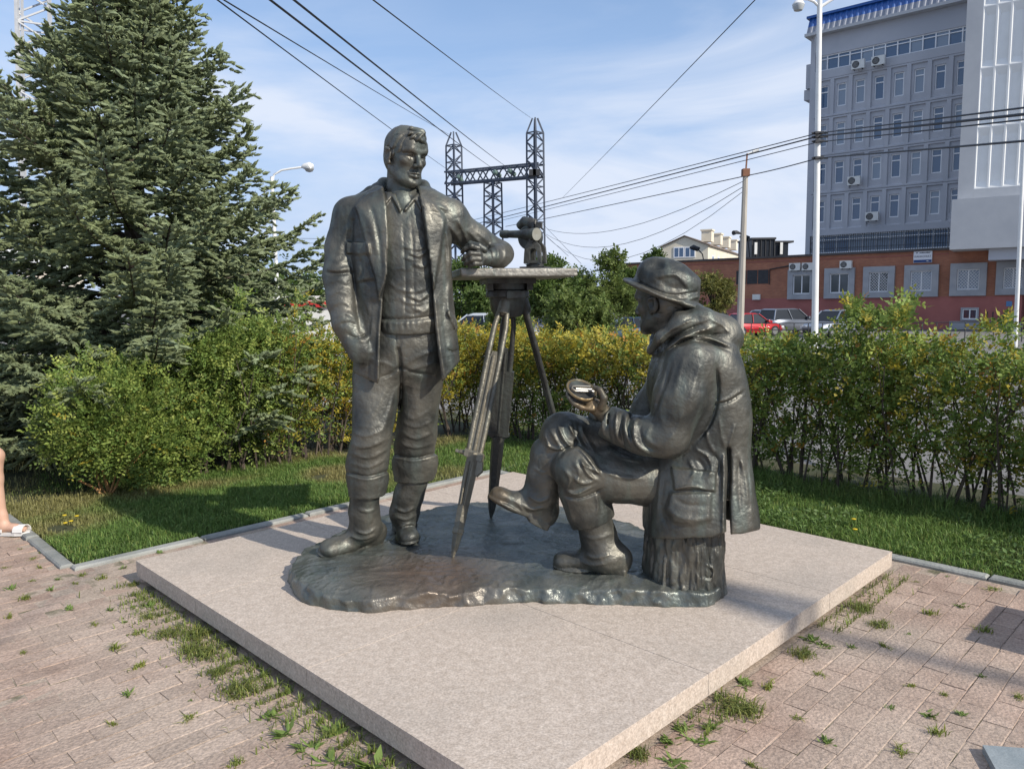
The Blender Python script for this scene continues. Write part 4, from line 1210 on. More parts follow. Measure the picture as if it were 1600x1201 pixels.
# ---- trees beyond the hedge
def leafy_tree(label, px, Y, top_py, wpx, seed, c1, c2, n=2600, leaf=.16, base_py=520, nb=7, grp='leafy trees in front of the brick building'):
    rng = np.random.default_rng(seed)
    p = at(px, 480, Y); zb = float(fall(p[0], np.float64(Y))) - .1
    zt = at(px, top_py, Y)[2]; R = wpx * Y / FPX / 2
    root = empty('leafy_tree', (p[0], Y, zb)); tag(root, label, 'tree', grp)
    tr = MB(); c0 = np.array([p[0], Y, zb]); Hh = zt - zb
    tr.tube([c0, c0 + np.array([.1, 0, Hh * .3]), c0 + np.array([.05, .1, Hh * .75])], [.05 + .02 * Hh, .04 + .012 * Hh, .03], 7)
    clumps = []
    for k in range(nb):
        a = rng.uniform(0, 6.28); h_ = rng.uniform(.35, .86); rr_ = R * (.25 + .55 * math.sin(math.pi * min(1, h_ * .95))) 
        q = c0 + np.array([math.cos(a) * rr_ * .75, math.sin(a) * rr_ * .75, Hh * h_])
        tr.tube([c0 + np.array([.07, .05, Hh * h_ * .55]), (c0 + q) / 2 + np.array([0, 0, Hh * h_ * .35]), q], [.06, .04, .02], 5)
        clumps.append((q, R * rng.uniform(.24, .50)))
    clumps.append((c0 + np.array([rng.normal() * R * .15, 0, Hh - R * .32]), R * .36)); clumps.append((c0 + np.array([0, 0, Hh * .55]), R * .6))
    tr.build('trunk', M_bark, root, True)
    Ps = []
    per = n // len(clumps)
    for q, r in clumps:
        d = rnd_dirs(per, rng); rad_ = r * (rng.random(per) ** .4) * (1 + .35 * vnoise(d[:, 0] * 2 + q[0], d[:, 1] * 2, d[:, 2] * 2 + q[2], 81))
        Ps.append(q + d * rad_[:, None] * np.array([1, 1, .85]))
    P = np.concatenate(Ps); m = len(P)
    D = nrm(rnd_dirs(m, rng) + np.array([0, 0, .2]))
    t = rng.random((m, 1)); tint = (np.array(c1) * t + np.array(c2) * (1 - t)) * rng.uniform(.8, 1.2, (m, 1))
    V, F, T = sprigs(P, D, rng, 5, leaf * 2.4, (leaf * 1.15, leaf * .8), tint)
    link('crown', mesh_np(V, F, False, T), M_leaf, root)
dk, md, lt = (.075, .125, .03), (.12, .175, .042), (.175, .215, .06)
leafy_tree('round green tree seen between the standing man and the tripod', 738, 36, 405, 120, 1, dk, md, 3200, .13)
leafy_tree('tall green tree right of the theodolite, left of a fuller one', 862, 40, 402, 110, 2, dk, md, 3000, .14)
leafy_tree('fullest green tree of the row, its top level with the brick roof', 940, 42, 389, 125, 3, md, lt, 3600, .14)
leafy_tree('narrow dark tree just left of the brimmed hat', 985, 45, 420, 70, 4, dk, md, 1800, .15)
leafy_tree('small pale olive tree standing before the red wall right of the hat', 1113, 47, 424, 82, 5, (.13, .14, .035), (.21, .20, .06), 1500, .13, nb=11)
leafy_tree('dark tree top left of the cream apartment house, far off', 1022, 95, 392, 40, 6, dk, md, 900, .3)
leafy_tree('broad bush of light leaves low behind the hedge left of the hat', 905, 22, 462, 130, 7, md, lt, 2200, .08, nb=9)
leafy_tree('bush of light leaves low behind the tripod', 800, 24, 455, 90, 8, md, lt, 1600, .08, nb=8)
leafy_tree('dark green tree far behind the spruce at the left', 330, 40, 420, 260, 9, dk, md, 3000, .2)
leafy_tree('dark green tree far behind the shop, left of the standing man', 455, 55, 430, 150, 10, dk, md, 1800, .22)

# ---- grass on the lawn
def blades(P, H, rng, tint, lean=.5, w=.0045):
    n = len(P)
    a = rng.uniform(0, 6.283, n); d = np.stack([np.cos(a), np.sin(a), np.zeros(n)], 1); s = np.stack([-np.sin(a), np.cos(a), np.zeros(n)], 1)
    ln = (rng.random(n) * lean + .1)[:, None]; H = H[:, None]; ww = (w * rng.uniform(.7, 1.4, n))[:, None]
    m1 = P + d * H * ln * .25 + np.array([0, 0, .55]) * H; t = P + d * H * ln + np.array([0, 0, 1]) * H * (1 - .3 * ln)
    V = np.stack([P - s * ww, P + s * ww, m1 + s * ww * .8, m1 - s * ww * .8, t], 1)
    f = np.array([(0, 1, 2), (0, 2, 3), (3, 2, 4)])
    return V.reshape(-1, 3), (np.arange(n)[:, None, None] * 5 + f[None]).reshape(-1, 3), np.repeat(tint, 5, 0)
rg = np.random.default_rng(31)
def scatter(a0, a1, b0, b1, n):
    a, b = rg.uniform(a0, a1, n), rg.uniform(b0, b1, n)
    return a, b
aa, bb = [], []
for reg in ((-.16, 2.8, 3.66, 5.6, 76000), (2.8, 4.6, 3.66, 5.3, 16000), (-.16, 2.2, 5.6, 9.0, 12000), (3.42, 4.9, -1.6, 3.66, 62000), (4.6, 5.5, 2.0, 5.6, 6000)):
    a, b = scatter(*reg); aa.append(a); bb.append(b)
a, b = np.concatenate(aa), np.concatenate(bb)
cn = vnoise(a * 2.2, b * 2.2, a * 0 + .5, 65) + .5 * vnoise(a * 6, b * 6, a * 0 + .5, 66)
right = b < 3.4
dry = sstep(.15, .6, vnoise(a * 1.3 + 3, b * 1.3, a * 0 + .3, 67)) * np.where(right, .25, 1)
dry = np.maximum(dry, np.where(right, 0, .9 * sstep(4.75, 5.1, b) * sstep(-.3, .3, vnoise(a * 2, b * 2, a * 0, 68) + .25)))
keep = (cn > -.85 + .5 * dry) & (rg.random(len(a)) > .45 * dry)
a, b, cn, dry, right = (q[keep] for q in (a, b, cn, dry, right))
n = len(a)
P = F0 + np.outer(a, E1) + np.outer(b, E2)
Hh = (.028 + .048 * rg.random(n) ** 1.5) * (1 + .6 * np.clip(cn, -.4, 1)) * np.where(right, 1.05, .95)
Hh = Hh * (1 + 1.4 * np.where(right, sstep(4.2, 4.6, a), 0) * rg.random(n))
t = rg.random((n, 1))
tint = np.where(t < .5, np.array([.055, .115, .022]), np.where(t < .9, np.array([.095, .165, .035]), np.array([.15, .19, .05])))
tint = tint * (1 - dry[:, None] * .75) + np.array([.21, .175, .075]) * dry[:, None] * .75
V, F, T = blades(P, Hh, rg, (tint * 1.55 + np.array([.030, .018, .014])) * rg.uniform(.65, 1.35, (n, 1)), 1.1, .0028)
o = link('grass', mesh_np(V, F, False, T), M_grass); tag(o, 'short green grass of the lawn with dry patches under the bushes', 'grass', kind='stuff')
# broad leaves among the grass of the right strip
a, b = rg.uniform(3.42, 4.5, 7000), rg.uniform(-1.6, 3.5, 7000)
k = vnoise(a * 3, b * 3, a * 0, 69) > .0; a, b = a[k], b[k]; n = len(a)
P = F0 + np.outer(a, E1) + np.outer(b, E2) + np.outer(rg.uniform(.02, .075, n), [0, 0, 1])
D = nrm(rnd_dirs(n, rg) * np.array([1, 1, .4]) + np.array([0, 0, .15])); N_ = nrm(rg.normal(size=(n, 3)) * .4 + np.array([0, 0, 1]))
V, F = leaf_quads(P, D, N_, rg.uniform(.02, .045, n), rg.uniform(.012, .024, n))
o = link('ground_cover', mesh_np(V, F, False, np.repeat(np.array([.135, .21, .065]) * rg.uniform(.6, 1.4, (n, 1)), 4, 0)), M_grass); tag(o, 'small broad leaved plants in the grass strip on the right', 'ground cover', kind='stuff')

# ---- weeds on the paving: rooted in joints
def tuft_mesh(kind, seed):
    rng = np.random.default_rng(seed)
    if kind == 'grass':
        n = 40; P = rng.normal(size=(n, 3)) * np.array([.020, .011, 0]); H_ = rng.uniform(.012, .045, n)
        V, F, T = blades(P, H_, rng, np.array([.20, .24, .055]) * rng.uniform(.7, 1.35, (n, 1)) + np.array([.06, .03, 0]) * (rng.random((n, 1)) < .2), 1.3, .0028)
    elif kind == 'clump':
        n = 170; P = rng.normal(size=(n, 3)) * np.array([.040, .040, 0]); H_ = rng.uniform(.03, .085, n)
        V, F, T = blades(P, H_, rng, np.array([.155, .19, .052]) * rng.uniform(.6, 1.5, (n, 1)) + np.array([.10, .07, .02]) * (rng.random((n, 1)) < .25), 1.2, .0026)
    else:
        n = 26 if kind == 'rosette' else 13
        a = rng.uniform(0, 6.283, n); el = rng.uniform(.1, .9, n)
        D = np.stack([np.cos(a) * np.cos(el), np.sin(a) * np.cos(el), np.sin(el)], 1)
        N_ = nrm(np.stack([-np.cos(a) * np.sin(el), -np.sin(a) * np.sin(el), np.cos(el)], 1) + rng.normal(size=(n, 3)) * .2)
        s = .72 if kind == 'rosette' else 1.55
        V, F4 = leaf_quads(rng.normal(size=(n, 3)) * np.array([.012, .012, 0]), D, N_, rng.uniform(.03, .06, n) * s, rng.uniform(.008, .016, n) * s * 1.1)
        F = np.concatenate([F4[:, [0, 1, 2]], F4[:, [0, 2, 3]]]); T = np.repeat(np.array([.175, .25, .065]) * rng.uniform(.7, 1.35, (n, 1)), 4, 0)
    me = mesh_np(V, F, False, T); me.materials.append(M_grass); return me
TM = {k: [tuft_mesh(k, 200 + i * 7 + j) for i in range(5)] for j, k in enumerate(('grass', 'rosette', 'clump', 'broad'))}
ORD = ['nearest', 'second', 'third', 'fourth', 'fifth', 'sixth', 'seventh', 'eighth', 'ninth', 'tenth', 'eleventh', 'twelfth', 'thirteenth', 'fourteenth', 'fifteenth']
WG = [(None, 'weeds in the paving joints'), (None, 'grass clumps along the plinth'), (None, 'broad weeds along the plinth')]
CNT = {}
def weed(px, py, kind, sc, g, i):
    o = bpy.data.objects.new(('weed', 'grass_clump', 'broad_leaf_weed')[g], TM[kind][i % 5])
    p = gr(px, py); o.location = (p[0], p[1], -.006); o.rotation_euler = (0, 0, i * 1.7); o.scale = (sc, sc, sc * (.55 + .4 * ((i * 7) % 5) / 5))
    COL.objects.link(o)
    side = 'left' if px < 800 else 'right'
    if g == 0: lab = 'small weed rooted in a joint of the sunlit paving ' + ('left of the plinth' if px < 800 else 'right of the plinth')
    else:
        k = CNT.get((g, side), 0); CNT[(g, side)] = k + 1
        what = {'clump': 'tuft of grass', 'rosette': 'leafy weed', 'broad': 'broad leaved weed'}[kind]
        lab = what + ', ' + ORD[k] + ' plant from the %s corner along the plinth edge' % side + ('' if g == 1 else ', in its shade')
    tag(o, lab, 'weed', WG[g][1] if g else WG[0][1] + ' ' + side)
lw_ = [(50, 906), (18, 918), (40, 934), (14, 963), (172, 952), (148, 974), (210, 946), (36, 1018), (218, 1040), (200, 1084), (296, 1120), (192, 886), (128, 898), (8, 886), (196, 970), (216, 988), (108, 950), (160, 902), (62, 886), (90, 904), (118, 910), (300, 1092), (180, 1012), (345, 1048), (80, 920), (52, 872), (30, 858), (22, 838), (64, 862), (265, 868), (330, 852), (250, 862), (370, 1190), (176, 1130)]
rw_ = [(1388, 922), (1412, 940), (1432, 908), (1500, 946), (1516, 972), (1452, 958), (1382, 1008), (1472, 1022), (1332, 1010), (1280, 1052), (1292, 1096), (1392, 1104), (1476, 1084), (1236, 1084), (1200, 1072), (1290, 1156), (1192, 1142), (1408, 1172), (1504, 1114), (1584, 1126), (1592, 1088), (1424, 1070), (1560, 1020), (1480, 900), (1552, 920), (1220, 1054), (1452, 1116), (1464, 1144), (1376, 1194), (1176, 1194), (1535, 1056), (1340, 1075), (1245, 1120), (1420, 990), (1340, 1130), (1540, 985)]
kn = ['grass', 'rosette', 'grass', 'grass', 'rosette']
for i, (x, y) in enumerate(lw_ + [q for k, q in enumerate(rw_) if k % 3 != 1]): weed(x, y, kn[i % 5], .50 + .65 * ((i * 13) % 7) / 7, 0, i)
for i, (x, y, k, s) in enumerate(sorted(((232, 962, 'clump', .55), (264, 990, 'clump', .85), (312, 992, 'clump', .9), (320, 1022, 'clump', .95), (298, 1014, 'clump', .7), (344, 1050, 'clump', .6), (372, 1080, 'clump', .95), (424, 1118, 'rosette', 1.2), (235, 945, 'rosette', 1.2), (208, 912, 'clump', .45),
                               (1344, 950, 'clump', .75), (1375, 976, 'clump', .6), (1254, 1022, 'clump', .7), (1146, 1100, 'clump', 1.0), (1166, 1112, 'clump', .8), (1268, 998, 'rosette', 1.4), (1285, 1006, 'rosette', 1.2), (1164, 1068, 'rosette', 1.3), (1092, 1156, 'rosette', 1.3), (1050, 1188, 'rosette', 1.4), (1044, 1156, 'rosette', 1.2), (1108, 1136, 'rosette', 1.2), (1000, 1180, 'clump', .55), (1070, 1135, 'rosette', 1.1)), key=lambda q: q[1])):
    weed(x, y, k, s, 1, i)
for i, (x, y, s) in enumerate(sorted(((450, 1145, 1.0), (482, 1168, .9), (520, 1142, 1.0), (580, 1192, 1.3), (516, 1188, .8), (382, 1032, .5), (408, 1054, .55), (452, 1082, .5)), key=lambda q: q[1])): weed(x, y, 'broad', s, 2, i)
M_yel = mat('dandelion_yellow', (.60, .42, .02), (.66, .50, .03), 30, .8)
fl = MB().lathe([(.004, 0), (.013, .004), (.016, .009), (.006, .012)], 9, (0, 0, 0)).mesh(); fl.materials.append(M_yel)
for i, (x, y) in enumerate(((101, 806), (120, 807), (111, 815), (102, 818), (1334, 812), (1336, 828))):
    o = bpy.data.objects.new('dandelion', fl); p = gr(x, y, .07); o.location = p; COL.objects.link(o)
    tag(o, 'tiny yellow dandelion flower in the ' + ('left lawn before the round bush' if x < 800 else 'grass strip right of the plinth'), 'flower', 'dandelions ' + ('left' if x < 800 else 'right'))

# sparse grass in the joints along the plinth, and moss between pavers: nobody could count it
aa, bb = [], []
for k in range(2600):
    a = rg.uniform(-.02, 3.1) ; d = abs(rg.normal()) * .10
    if vnoise(np.float32(a * 3), np.float32(.3), np.float32(.2), 73) > -.1 - .3 * (a > 2.0): aa.append(-.005 - d); bb.append(a)
for k in range(1500):
    b = rg.uniform(.0, 3.1); d = abs(rg.normal()) * .06
    if vnoise(np.float32(b * 3 + 7), np.float32(.3), np.float32(.2), 73) > .05: aa.append(b); bb.append(-.005 - d)
a, b = np.array(aa), np.array(bb)
row = np.round(b / PH) * PH; use = rg.random(len(a)) < .6; b = np.where(use, row + rg.normal(size=len(b)) * .004, b)
ok = ~((a > .0) & (b > .0)); a, b = a[ok], b[ok]; n = len(a)
P = F0 + np.outer(a, E1) + np.outer(b, E2) + np.array([0, 0, -.008])
V, F, T = blades(P, rg.uniform(.012, .055, n), rg, np.array([.19, .235, .06]) * rg.uniform(.6, 1.35, (n, 1)), 1.2, .0024)
o = link('joint_grass', mesh_np(V, F, False, T), M_grass); tag(o, 'thin grass growing from the paving joints along the foot of the plinth', 'grass', kind='stuff')
# ------------------------------------------------------------------ the bronze group
BRONZE = None
def bronze_mat(name, c1=(0.052, 0.055, 0.051), c2=(0.143, 0.136, 0.113), rough=0.46, metal=0.55, wear=0.6, bump=0.42, rub=None):
    m, n, l, b = _new(name)
    tc = n.new('ShaderNodeTexCoord')
    z1 = n.new('ShaderNodeTexNoise'); z1.inputs['Scale'].default_value, z1.inputs['Detail'].default_value = 5.0, 8
    z2 = n.new('ShaderNodeTexNoise'); z2.inputs['Scale'].default_value, z2.inputs['Detail'].default_value = 38.0, 6
    st = n.new('ShaderNodeMapping'); st.inputs['Scale'].default_value = (14, 14, 1.6)
    z3 = n.new('ShaderNodeTexNoise'); z3.inputs['Scale'].default_value, z3.inputs['Detail'].default_value = 1.0, 5
    for z in (z1, z2): l.new(tc.outputs['Object'], z.inputs['Vector'])
    l.new(tc.outputs['Object'], st.inputs['Vector']); l.new(st.outputs[0], z3.inputs['Vector'])
    r1 = n.new('ShaderNodeValToRGB')
    r1.color_ramp.elements[0].position, r1.color_ramp.elements[1].position = 0.36, 0.62
    r1.color_ramp.elements[0].color, r1.color_ramp.elements[1].color = (*c1, 1), (*c2, 1)
    l.new(z1.outputs['Fac'], r1.inputs[0])
    x1 = n.new('ShaderNodeMixRGB'); x1.inputs['Color2'].default_value = (0.125, 0.150, 0.132, 1)      # rain-washed greenish patina in runs
    q1 = n.new('ShaderNodeMapRange'); q1.inputs[1].default_value, q1.inputs[2].default_value, q1.inputs[4].default_value = 0.50, 0.68, 0.6
    l.new(z3.outputs['Fac'], q1.inputs[0]); l.new(q1.outputs[0], x1.inputs['Fac']); l.new(r1.outputs[0], x1.inputs['Color1'])
    g = n.new('ShaderNodeNewGeometry')
    q2 = n.new('ShaderNodeMapRange'); q2.inputs[1].default_value, q2.inputs[2].default_value, q2.inputs[4].default_value = 0.52, 0.62, wear
    l.new(g.outputs['Pointiness'], q2.inputs[0])
    x2 = n.new('ShaderNodeMixRGB'); x2.inputs['Color2'].default_value = (0.27, 0.235, 0.17, 1)     # edges rubbed to metal
    l.new(q2.outputs[0], x2.inputs['Fac']); l.new(x1.outputs[0], x2.inputs['Color1'])
    out = x2.outputs[0]
    if rub:                                                                                       # golden where hands touch it
        (c, r, col) = rub
        d = n.new('ShaderNodeVectorMath'); d.operation = 'DISTANCE'; d.inputs[1].default_value = tuple(c)
        l.new(tc.outputs['Object'], d.inputs[0])
        q3 = n.new('ShaderNodeMapRange'); q3.inputs[1].default_value, q3.inputs[2].default_value = r, r * 0.25
        q3.inputs[3].default_value, q3.inputs[4].default_value = 0.0, 0.8
        l.new(d.outputs['Value'], q3.inputs[0])
        x3 = n.new('ShaderNodeMixRGB'); x3.inputs['Color2'].default_value = (*col, 1)
        l.new(q3.outputs[0], x3.inputs['Fac']); l.new(out, x3.inputs['Color1']); out = x3.outputs[0]
    l.new(out, b.inputs['Base Color'])
    b.inputs['Metallic'].default_value = metal
    q4 = n.new('ShaderNodeMapRange'); q4.inputs[1].default_value, q4.inputs[2].default_value = 0.3, 0.7
    q4.inputs[3].default_value, q4.inputs[4].default_value = rough - 0.07, rough + 0.12
    l.new(z2.outputs['Fac'], q4.inputs[0]); l.new(q4.outputs[0], b.inputs['Roughness'])
    bp = n.new('ShaderNodeBump'); bp.inputs['Strength'].default_value, bp.inputs['Distance'].default_value = bump, 0.012
    l.new(z2.outputs['Fac'], bp.inputs['Height']); l.new(bp.outputs[0], b.inputs['Normal'])
    return m
BRONZE = bronze_mat('bronze')
def rp(px, Y): return px * Y * 1.0 / FPX
BZ = 0.215

# ---------- the man who stands
YM = 4.17
M = lambda px, py, dy=0.0: at(px, py, YM + dy)
man = empty('standing_surveyor', (-0.78, 4.2, BZ))
tag(man, 'bronze man standing in open coat, leaning an elbow on the survey table', 'statue')

def head_parts(B, c, S, yaw, pitch, tilt=0.0):
    """returns place(p), size(r): head-local metres to the world; local y points out of the back of the head"""
    cy, sy, cp, sp = math.cos(yaw), math.sin(yaw), math.cos(pitch), math.sin(pitch)
    f = np.array([sy * cp, -cy * cp, sp])                  # where the face looks
    x = unit(np.cross((0, 0, 1), -f)) * -1
    x = unit(np.cross(f, (0, 0, 1)))                       # viewer's right when the face looks at the viewer is -x ...
    x = -x
    z = np.cross(x, -f) * -1
    z = unit(np.cross(-f, x)) * -1 if (np.cross(-f, x))[2] < 0 else unit(np.cross(-f, x))
    if tilt:
        x, z = x * math.cos(tilt) + z * math.sin(tilt), z * math.cos(tilt) - x * math.sin(tilt)
    A = np.stack([x, -f, z])
    P = lambda p: np.asarray(c) + S * (np.asarray(p, float) @ A)
    return P, A

def face(B, P, A, S, hairless=True):
    e = lambda p, r, k=.02, mode='add': B.ell(P(p), np.array(r) * S, A, k * S, mode)
    c = lambda a, b, ra, rb=None, k=.012, mode='add': B.cap(P(a), P(b), ra * S, (ra if rb is None else rb) * S, k * S, mode)
    e((0, .012, .034), (.075, .098, .083))
    e((0, -.028, -.022), (.0605, .063, .086), .03)
    e((0, -.034, -.076), (.042, .050, .038), .03)
    c((-.017, -.068, -.101), (.017, -.068, -.101), .017, k=.025)            # jaw front
    e((0, -.083, -.103), (.019, .017, .016), .016)                          # chin
    for s in (-1, 1):
        c((s * .036, -.052, -.090), (s * .056, .012, -.052), .013, .013, .03)  # jaw line
        e((s * .042, -.062, -.018), (.016, .016, .011), .026)                # cheekbone
        c((s * .010, -.0945, .0195), (s * .034, -.0900, .0270), .0092, .0096, .008)   # brow
        c((s * .034, -.0900, .0270), (s * .053, -.0660, .0215), .0096, .0080, .008)
    e((0, -.074, .052), (.050, .030, .034), .03)                             # forehead
    for s in (-1, 1):
        e((s * .0315, -.099, .003), (.0190, .0215, .0120), .007, 'sub')      # socket
        e((s * .0315, -.0705, .0020), (.0135, .0135, .0125), .003)           # eyeball
        c((s * .016, -.0815, .003), (s * .030, -.0865, .0110), .0034, .0042, .004)   # upper lid
        c((s * .030, -.0865, .0110), (s * .048, -.0745, .004), .0042, .0034, .004)
        c((s * .018, -.0800, -.005), (s * .032, -.0840, -.0090), .0030, .0032, .005)  # lower lid
        c((s * .032, -.0840, -.0090), (s * .046, -.0735, -.003), .0032, .0028, .005)
        e((s * .0315, -.0850, .0020), (.0032, .0030, .0034), .002, 'sub')    # pupil
    c((0, -.090, .020), (0, -.1180, -.026), .0068, .0088, .009)              # nose
    c((0, -.096, .000), (0, -.114, -.028), .0092, .0108, .010)
    e((0, -.1190, -.030), (.0100, .0110, .0090), .006)
    for s in (-1, 1):
        e((s * .0135, -.1045, -.034), (.0080, .012, .0085), .005)
        e((s * .0070, -.1090, -.0430), (.0040, .0065, .0042), .003, 'sub')
        c((s * .020, -.097, -.036), (s * .028, -.086, -.056), .0024, .0018, .008, 'sub')
    c((0, -.099, -.044), (0, -.098, -.056), .0030, k=.006, mode='sub')       # groove of the lip
    c((-.024, -.0850, -.0660), (-.006, -.0985, -.0625), .0050, .0068, .006)  # upper lip
    c((.024, -.0850, -.0660), (.006, -.0985, -.0625), .0050, .0068, .006)
    c((-.019, -.0870, -.0745), (0, -.0955, -.0765), .0060, .0082, .006)      # lower lip
    c((.019, -.0870, -.0745), (0, -.0955, -.0765), .0060, .0082, .006)
    for s in (-1, 1): c((s * .025, -.0900, -.0690), (0, -.1065, -.0695), .0022, .0024, .002, 'sub')
    c((-.014, -.0965, -.0885), (.014, -.0965, -.0885), .0030, k=.014, mode='sub')
    for s in (-1, 1):                                                         # ears
        e((s * .077, .014, -.004), (.011, .023, .034), .006)
        e((s * .087, .010, .000), (.009, .013, .020), .005, 'sub')
        c((s * .082, -.002, .018), (s * .083, .026, .022), .0055, k=.005)
        c((s * .083, .026, .022), (s * .080, .026, -.012), .0055, .004, .005)
        e((s * .076, .002, -.034), (.008, .010, .009), .005)

# body: head, neck, chest and the arm with its hand, one surface
B = SDF((-0.86, 3.93, 1.70), (0.03, 4.60, 2.53), 0.0033)
HS = 1.255
hc = M(634, 245, 0.02)
P_h, A_h = head_parts(B, hc, HS, rad(39), rad(-11), rad(-3))
face(B, P_h, A_h, HS)
B.cap(P_h((0, .030, -.05)), M(629, 318, .06), .072, .088, .03)
B.cap(P_h((.035, -.01, -.09)), M(631, 322, -.02), .022, .020, .03)
B.ell(M(629, 322, -.015), (.062, .050, .075), k=.04)
B.ell(M(634, 372, .06), (.17, .11, .20), k=.05)
B.cap(M(590, 332, .07), M(705, 335, .09), .07, .07, .04)
sh2, el2, wr2 = M(704, 342, .07), M(788, 398, .30), M(766, 404, .06)
B.chain([sh2, el2, wr2], [.06, .045, .036], .02)
pal = M(752, 403, .02)
B.ell(M(755, 402.5, .03), (.042, .030, .038), k=.025)
B.chain([wr2, pal], [.036, .034], .02)
FNG = [  # knuckle, middle joint, last joint, tip
    ([(747, 388), (737, 385), (727, 389), (722, 394)], [.0150, .0140, .0130, .0105], -.035),
    ([(748, 397), (735, 396), (727, 401), (723, 406)], [.0155, .0145, .0130, .0105], -.045),
    ([(749, 405), (737, 405), (730, 409), (727, 413)], [.0150, .0140, .0125, .0100], -.045),
    ([(751, 412), (742, 412), (736, 414), (733, 416)], [.0135, .0125, .0110, .0095], -.035)]
for pts, rr, dy in FNG:
    Q = [M(pts[0][0], pts[0][1], dy + .012), M(pts[1][0], pts[1][1], dy - .008), M(pts[2][0], pts[2][1], dy + .006), M(pts[3][0], pts[3][1], dy + .03)]
    B.chain([pal * .5 + Q[0] * .5] + Q, [.016] + rr, .006)
B.chain([M(757, 390, .0), M(748, 384, -.01), M(735, 380, .0), M(729, 384, .01)], [.018, .016, .0135, .011], .006)   # thumb over the top
B.rough(.0010, 34, 5)
B.build('body', BRONZE, man, 1)

# hair
H = SDF((-0.80, 3.98, 2.24), (-0.36, 4.42, 2.54), 0.0035)
H.ell(P_h((0, .014, .038)), np.array((.0815, .1050, .0900)) * HS, A_h, .01)
H.ell(P_h((0, .05, -.01)), np.array((.070, .062, .075)) * HS, A_h, .02)
H.ell(P_h((0, -.122, -.020)), np.array((.10, .085, .078)) * HS, A_h, .010, 'sub')      # forehead and face stay bare
for s in (-1, 1):
    H.ell(P_h((s * .085, -.060, -.055)), np.array((.042, .075, .075)) * HS, A_h, .012, 'sub')
    H.ell(P_h((s * .080, .014, -.008)), np.array((.022, .028, .036)) * HS, A_h, .006, 'sub')
    H.cap(P_h((s * .069, -.020, .034)), P_h((s * .071, -.016, .000)), .007 * HS, .005 * HS, .012)     # sideburn
H.ell(P_h((0, .03, -.13)), np.array((.09, .10, .055)) * HS, A_h, .01, 'sub')
for a, b, c_, r in (((-.034, -.086, .076), (-.006, -.106, .074), (.020, -.104, .064), .0115), ((-.036, -.072, .092), (.0, -.096, .088), (.030, -.090, .070), .014),
                    ((-.02, -.05, .112), (.02, -.076, .104), (.046, -.070, .072), .013), ((.010, -.098, .074), (.026, -.098, .062), (.030, -.096, .052), .0085)):
    H.chain([P_h(a), P_h(b), P_h(c_)], [r * HS * .8, r * HS, r * HS * .45], .006)
for i in range(11):
    x0 = 610 + i * 5.6
    H.line([(x0 + 22, 203 + abs(i - 5) * 1.2), (x0 + 7, 213), (x0 - 3, 230), (x0 - 5, 244)], 1.5, (-.0045, .0035)[i % 2], .03)
for y0, a_ in ((236, -.004), (243, .003), (250, -.004)):
    H.line([(608, y0), (616, y0 - 4), (626, y0 - 7)], 1.5, a_, .03)
H.rough(.003, 26, 8, (1, 1, .5))
H.build('hair', BRONZE, man, 1)

# shirt
T = SDF((-0.95, 3.92, 1.36), (-0.33, 4.46, 2.22), 0.006)
def sec(py, xl, xr, ry, dy=0.0, turn=0.0, Y=YM):
    a, b = at(xl, py, Y + dy), at(xr, py, Y + dy)
    return ((a[2] + b[2]) / 2, (a[0] + b[0]) / 2, Y + dy, (b[0] - a[0]) / 2, ry, turn)
T.loft([sec(520, 589, 690, .150, .02), sec(507, 585, 693, .158, .02), sec(460, 582, 694, .152, .02), sec(400, 576, 694, .150, .02),
        sec(350, 570, 692, .142, .04), sec(318, 585, 680, .115, .05), sec(296, 604, 660, .085, .07)], .02)
T.cap(P_h((0, .035, -.085)), M(630, 330, .05), .078, .092, .01, 'sub')
T.carve([(611, 286), (627, 329), (629, 329), (656, 299), (640, 280)], 3.9, 4.13, .006)          # open throat
T.patch([(603, 282), (598, 300), (601, 322), (612, 308), (625, 332), (628, 327), (613, 292)], .018, 1.5)   # collar points
T.patch([(658, 296), (630, 326), (633, 331), (648, 312), (658, 330), (664, 310)], .018, 1.5)
T.line([(628, 330), (631, 380), (634, 440), (632, 512)], 1.6, -.006)
T.line([(641, 330), (645, 380), (647, 440), (646, 512)], 1.6, -.005)
for x0, x1, y, dy, a in ((622, 670, 386, 4, .006), (634, 668, 395, 6, .008), (628, 660, 404, 2, .006), (640, 672, 412, 5, .006), (606, 640, 424, -4, .004), (612, 668, 452, 5, .005), (632, 670, 462, 7, .008), (624, 666, 472, 3, .006), (640, 674, 481, 6, .007), (604, 634, 470, -5, .004), (600, 640, 346, 6, .003), (640, 664, 366, -6, .003), (604, 626, 440, 8, .003)):
    T.line([(x0, y - 3), ((x0 * 2 + x1) / 3, y + dy * .5), ((x0 + 2 * x1) / 3, y + dy), (x1, y - dy * .6)], 2.4 + a * 100, a, .06, .35)
for x0, x1, y in ((636, 668, 400), (640, 670, 468), (630, 662, 487)):
    T.line([(x0, y - 2), ((x0 + x1) / 2, y + 4), (x1, y - 4)], 2.0, -.005)
T.line([(592, 497), (632, 499), (690, 492)], 2.2, -.008, taper=False)
T.patch([(585, 501), (640, 503), (695, 497), (695, 519), (640, 524), (585, 521)], .008, 2)
for x in range(594, 688, 9): T.line([(x, 500), (x + 1, 515)], 1.8, -.004)
T.rough(.0028, 20, 21, (1, 1, 1))
for x_, y_ in ((637, 350), (638, 385), (640, 420), (640, 455), (639, 488)):
    p_ = T.hit(x_, y_, 4.03); T.ell(p_, (.009, .006, .009), k=.003)
T.build('shirt', BRONZE, man, 1)

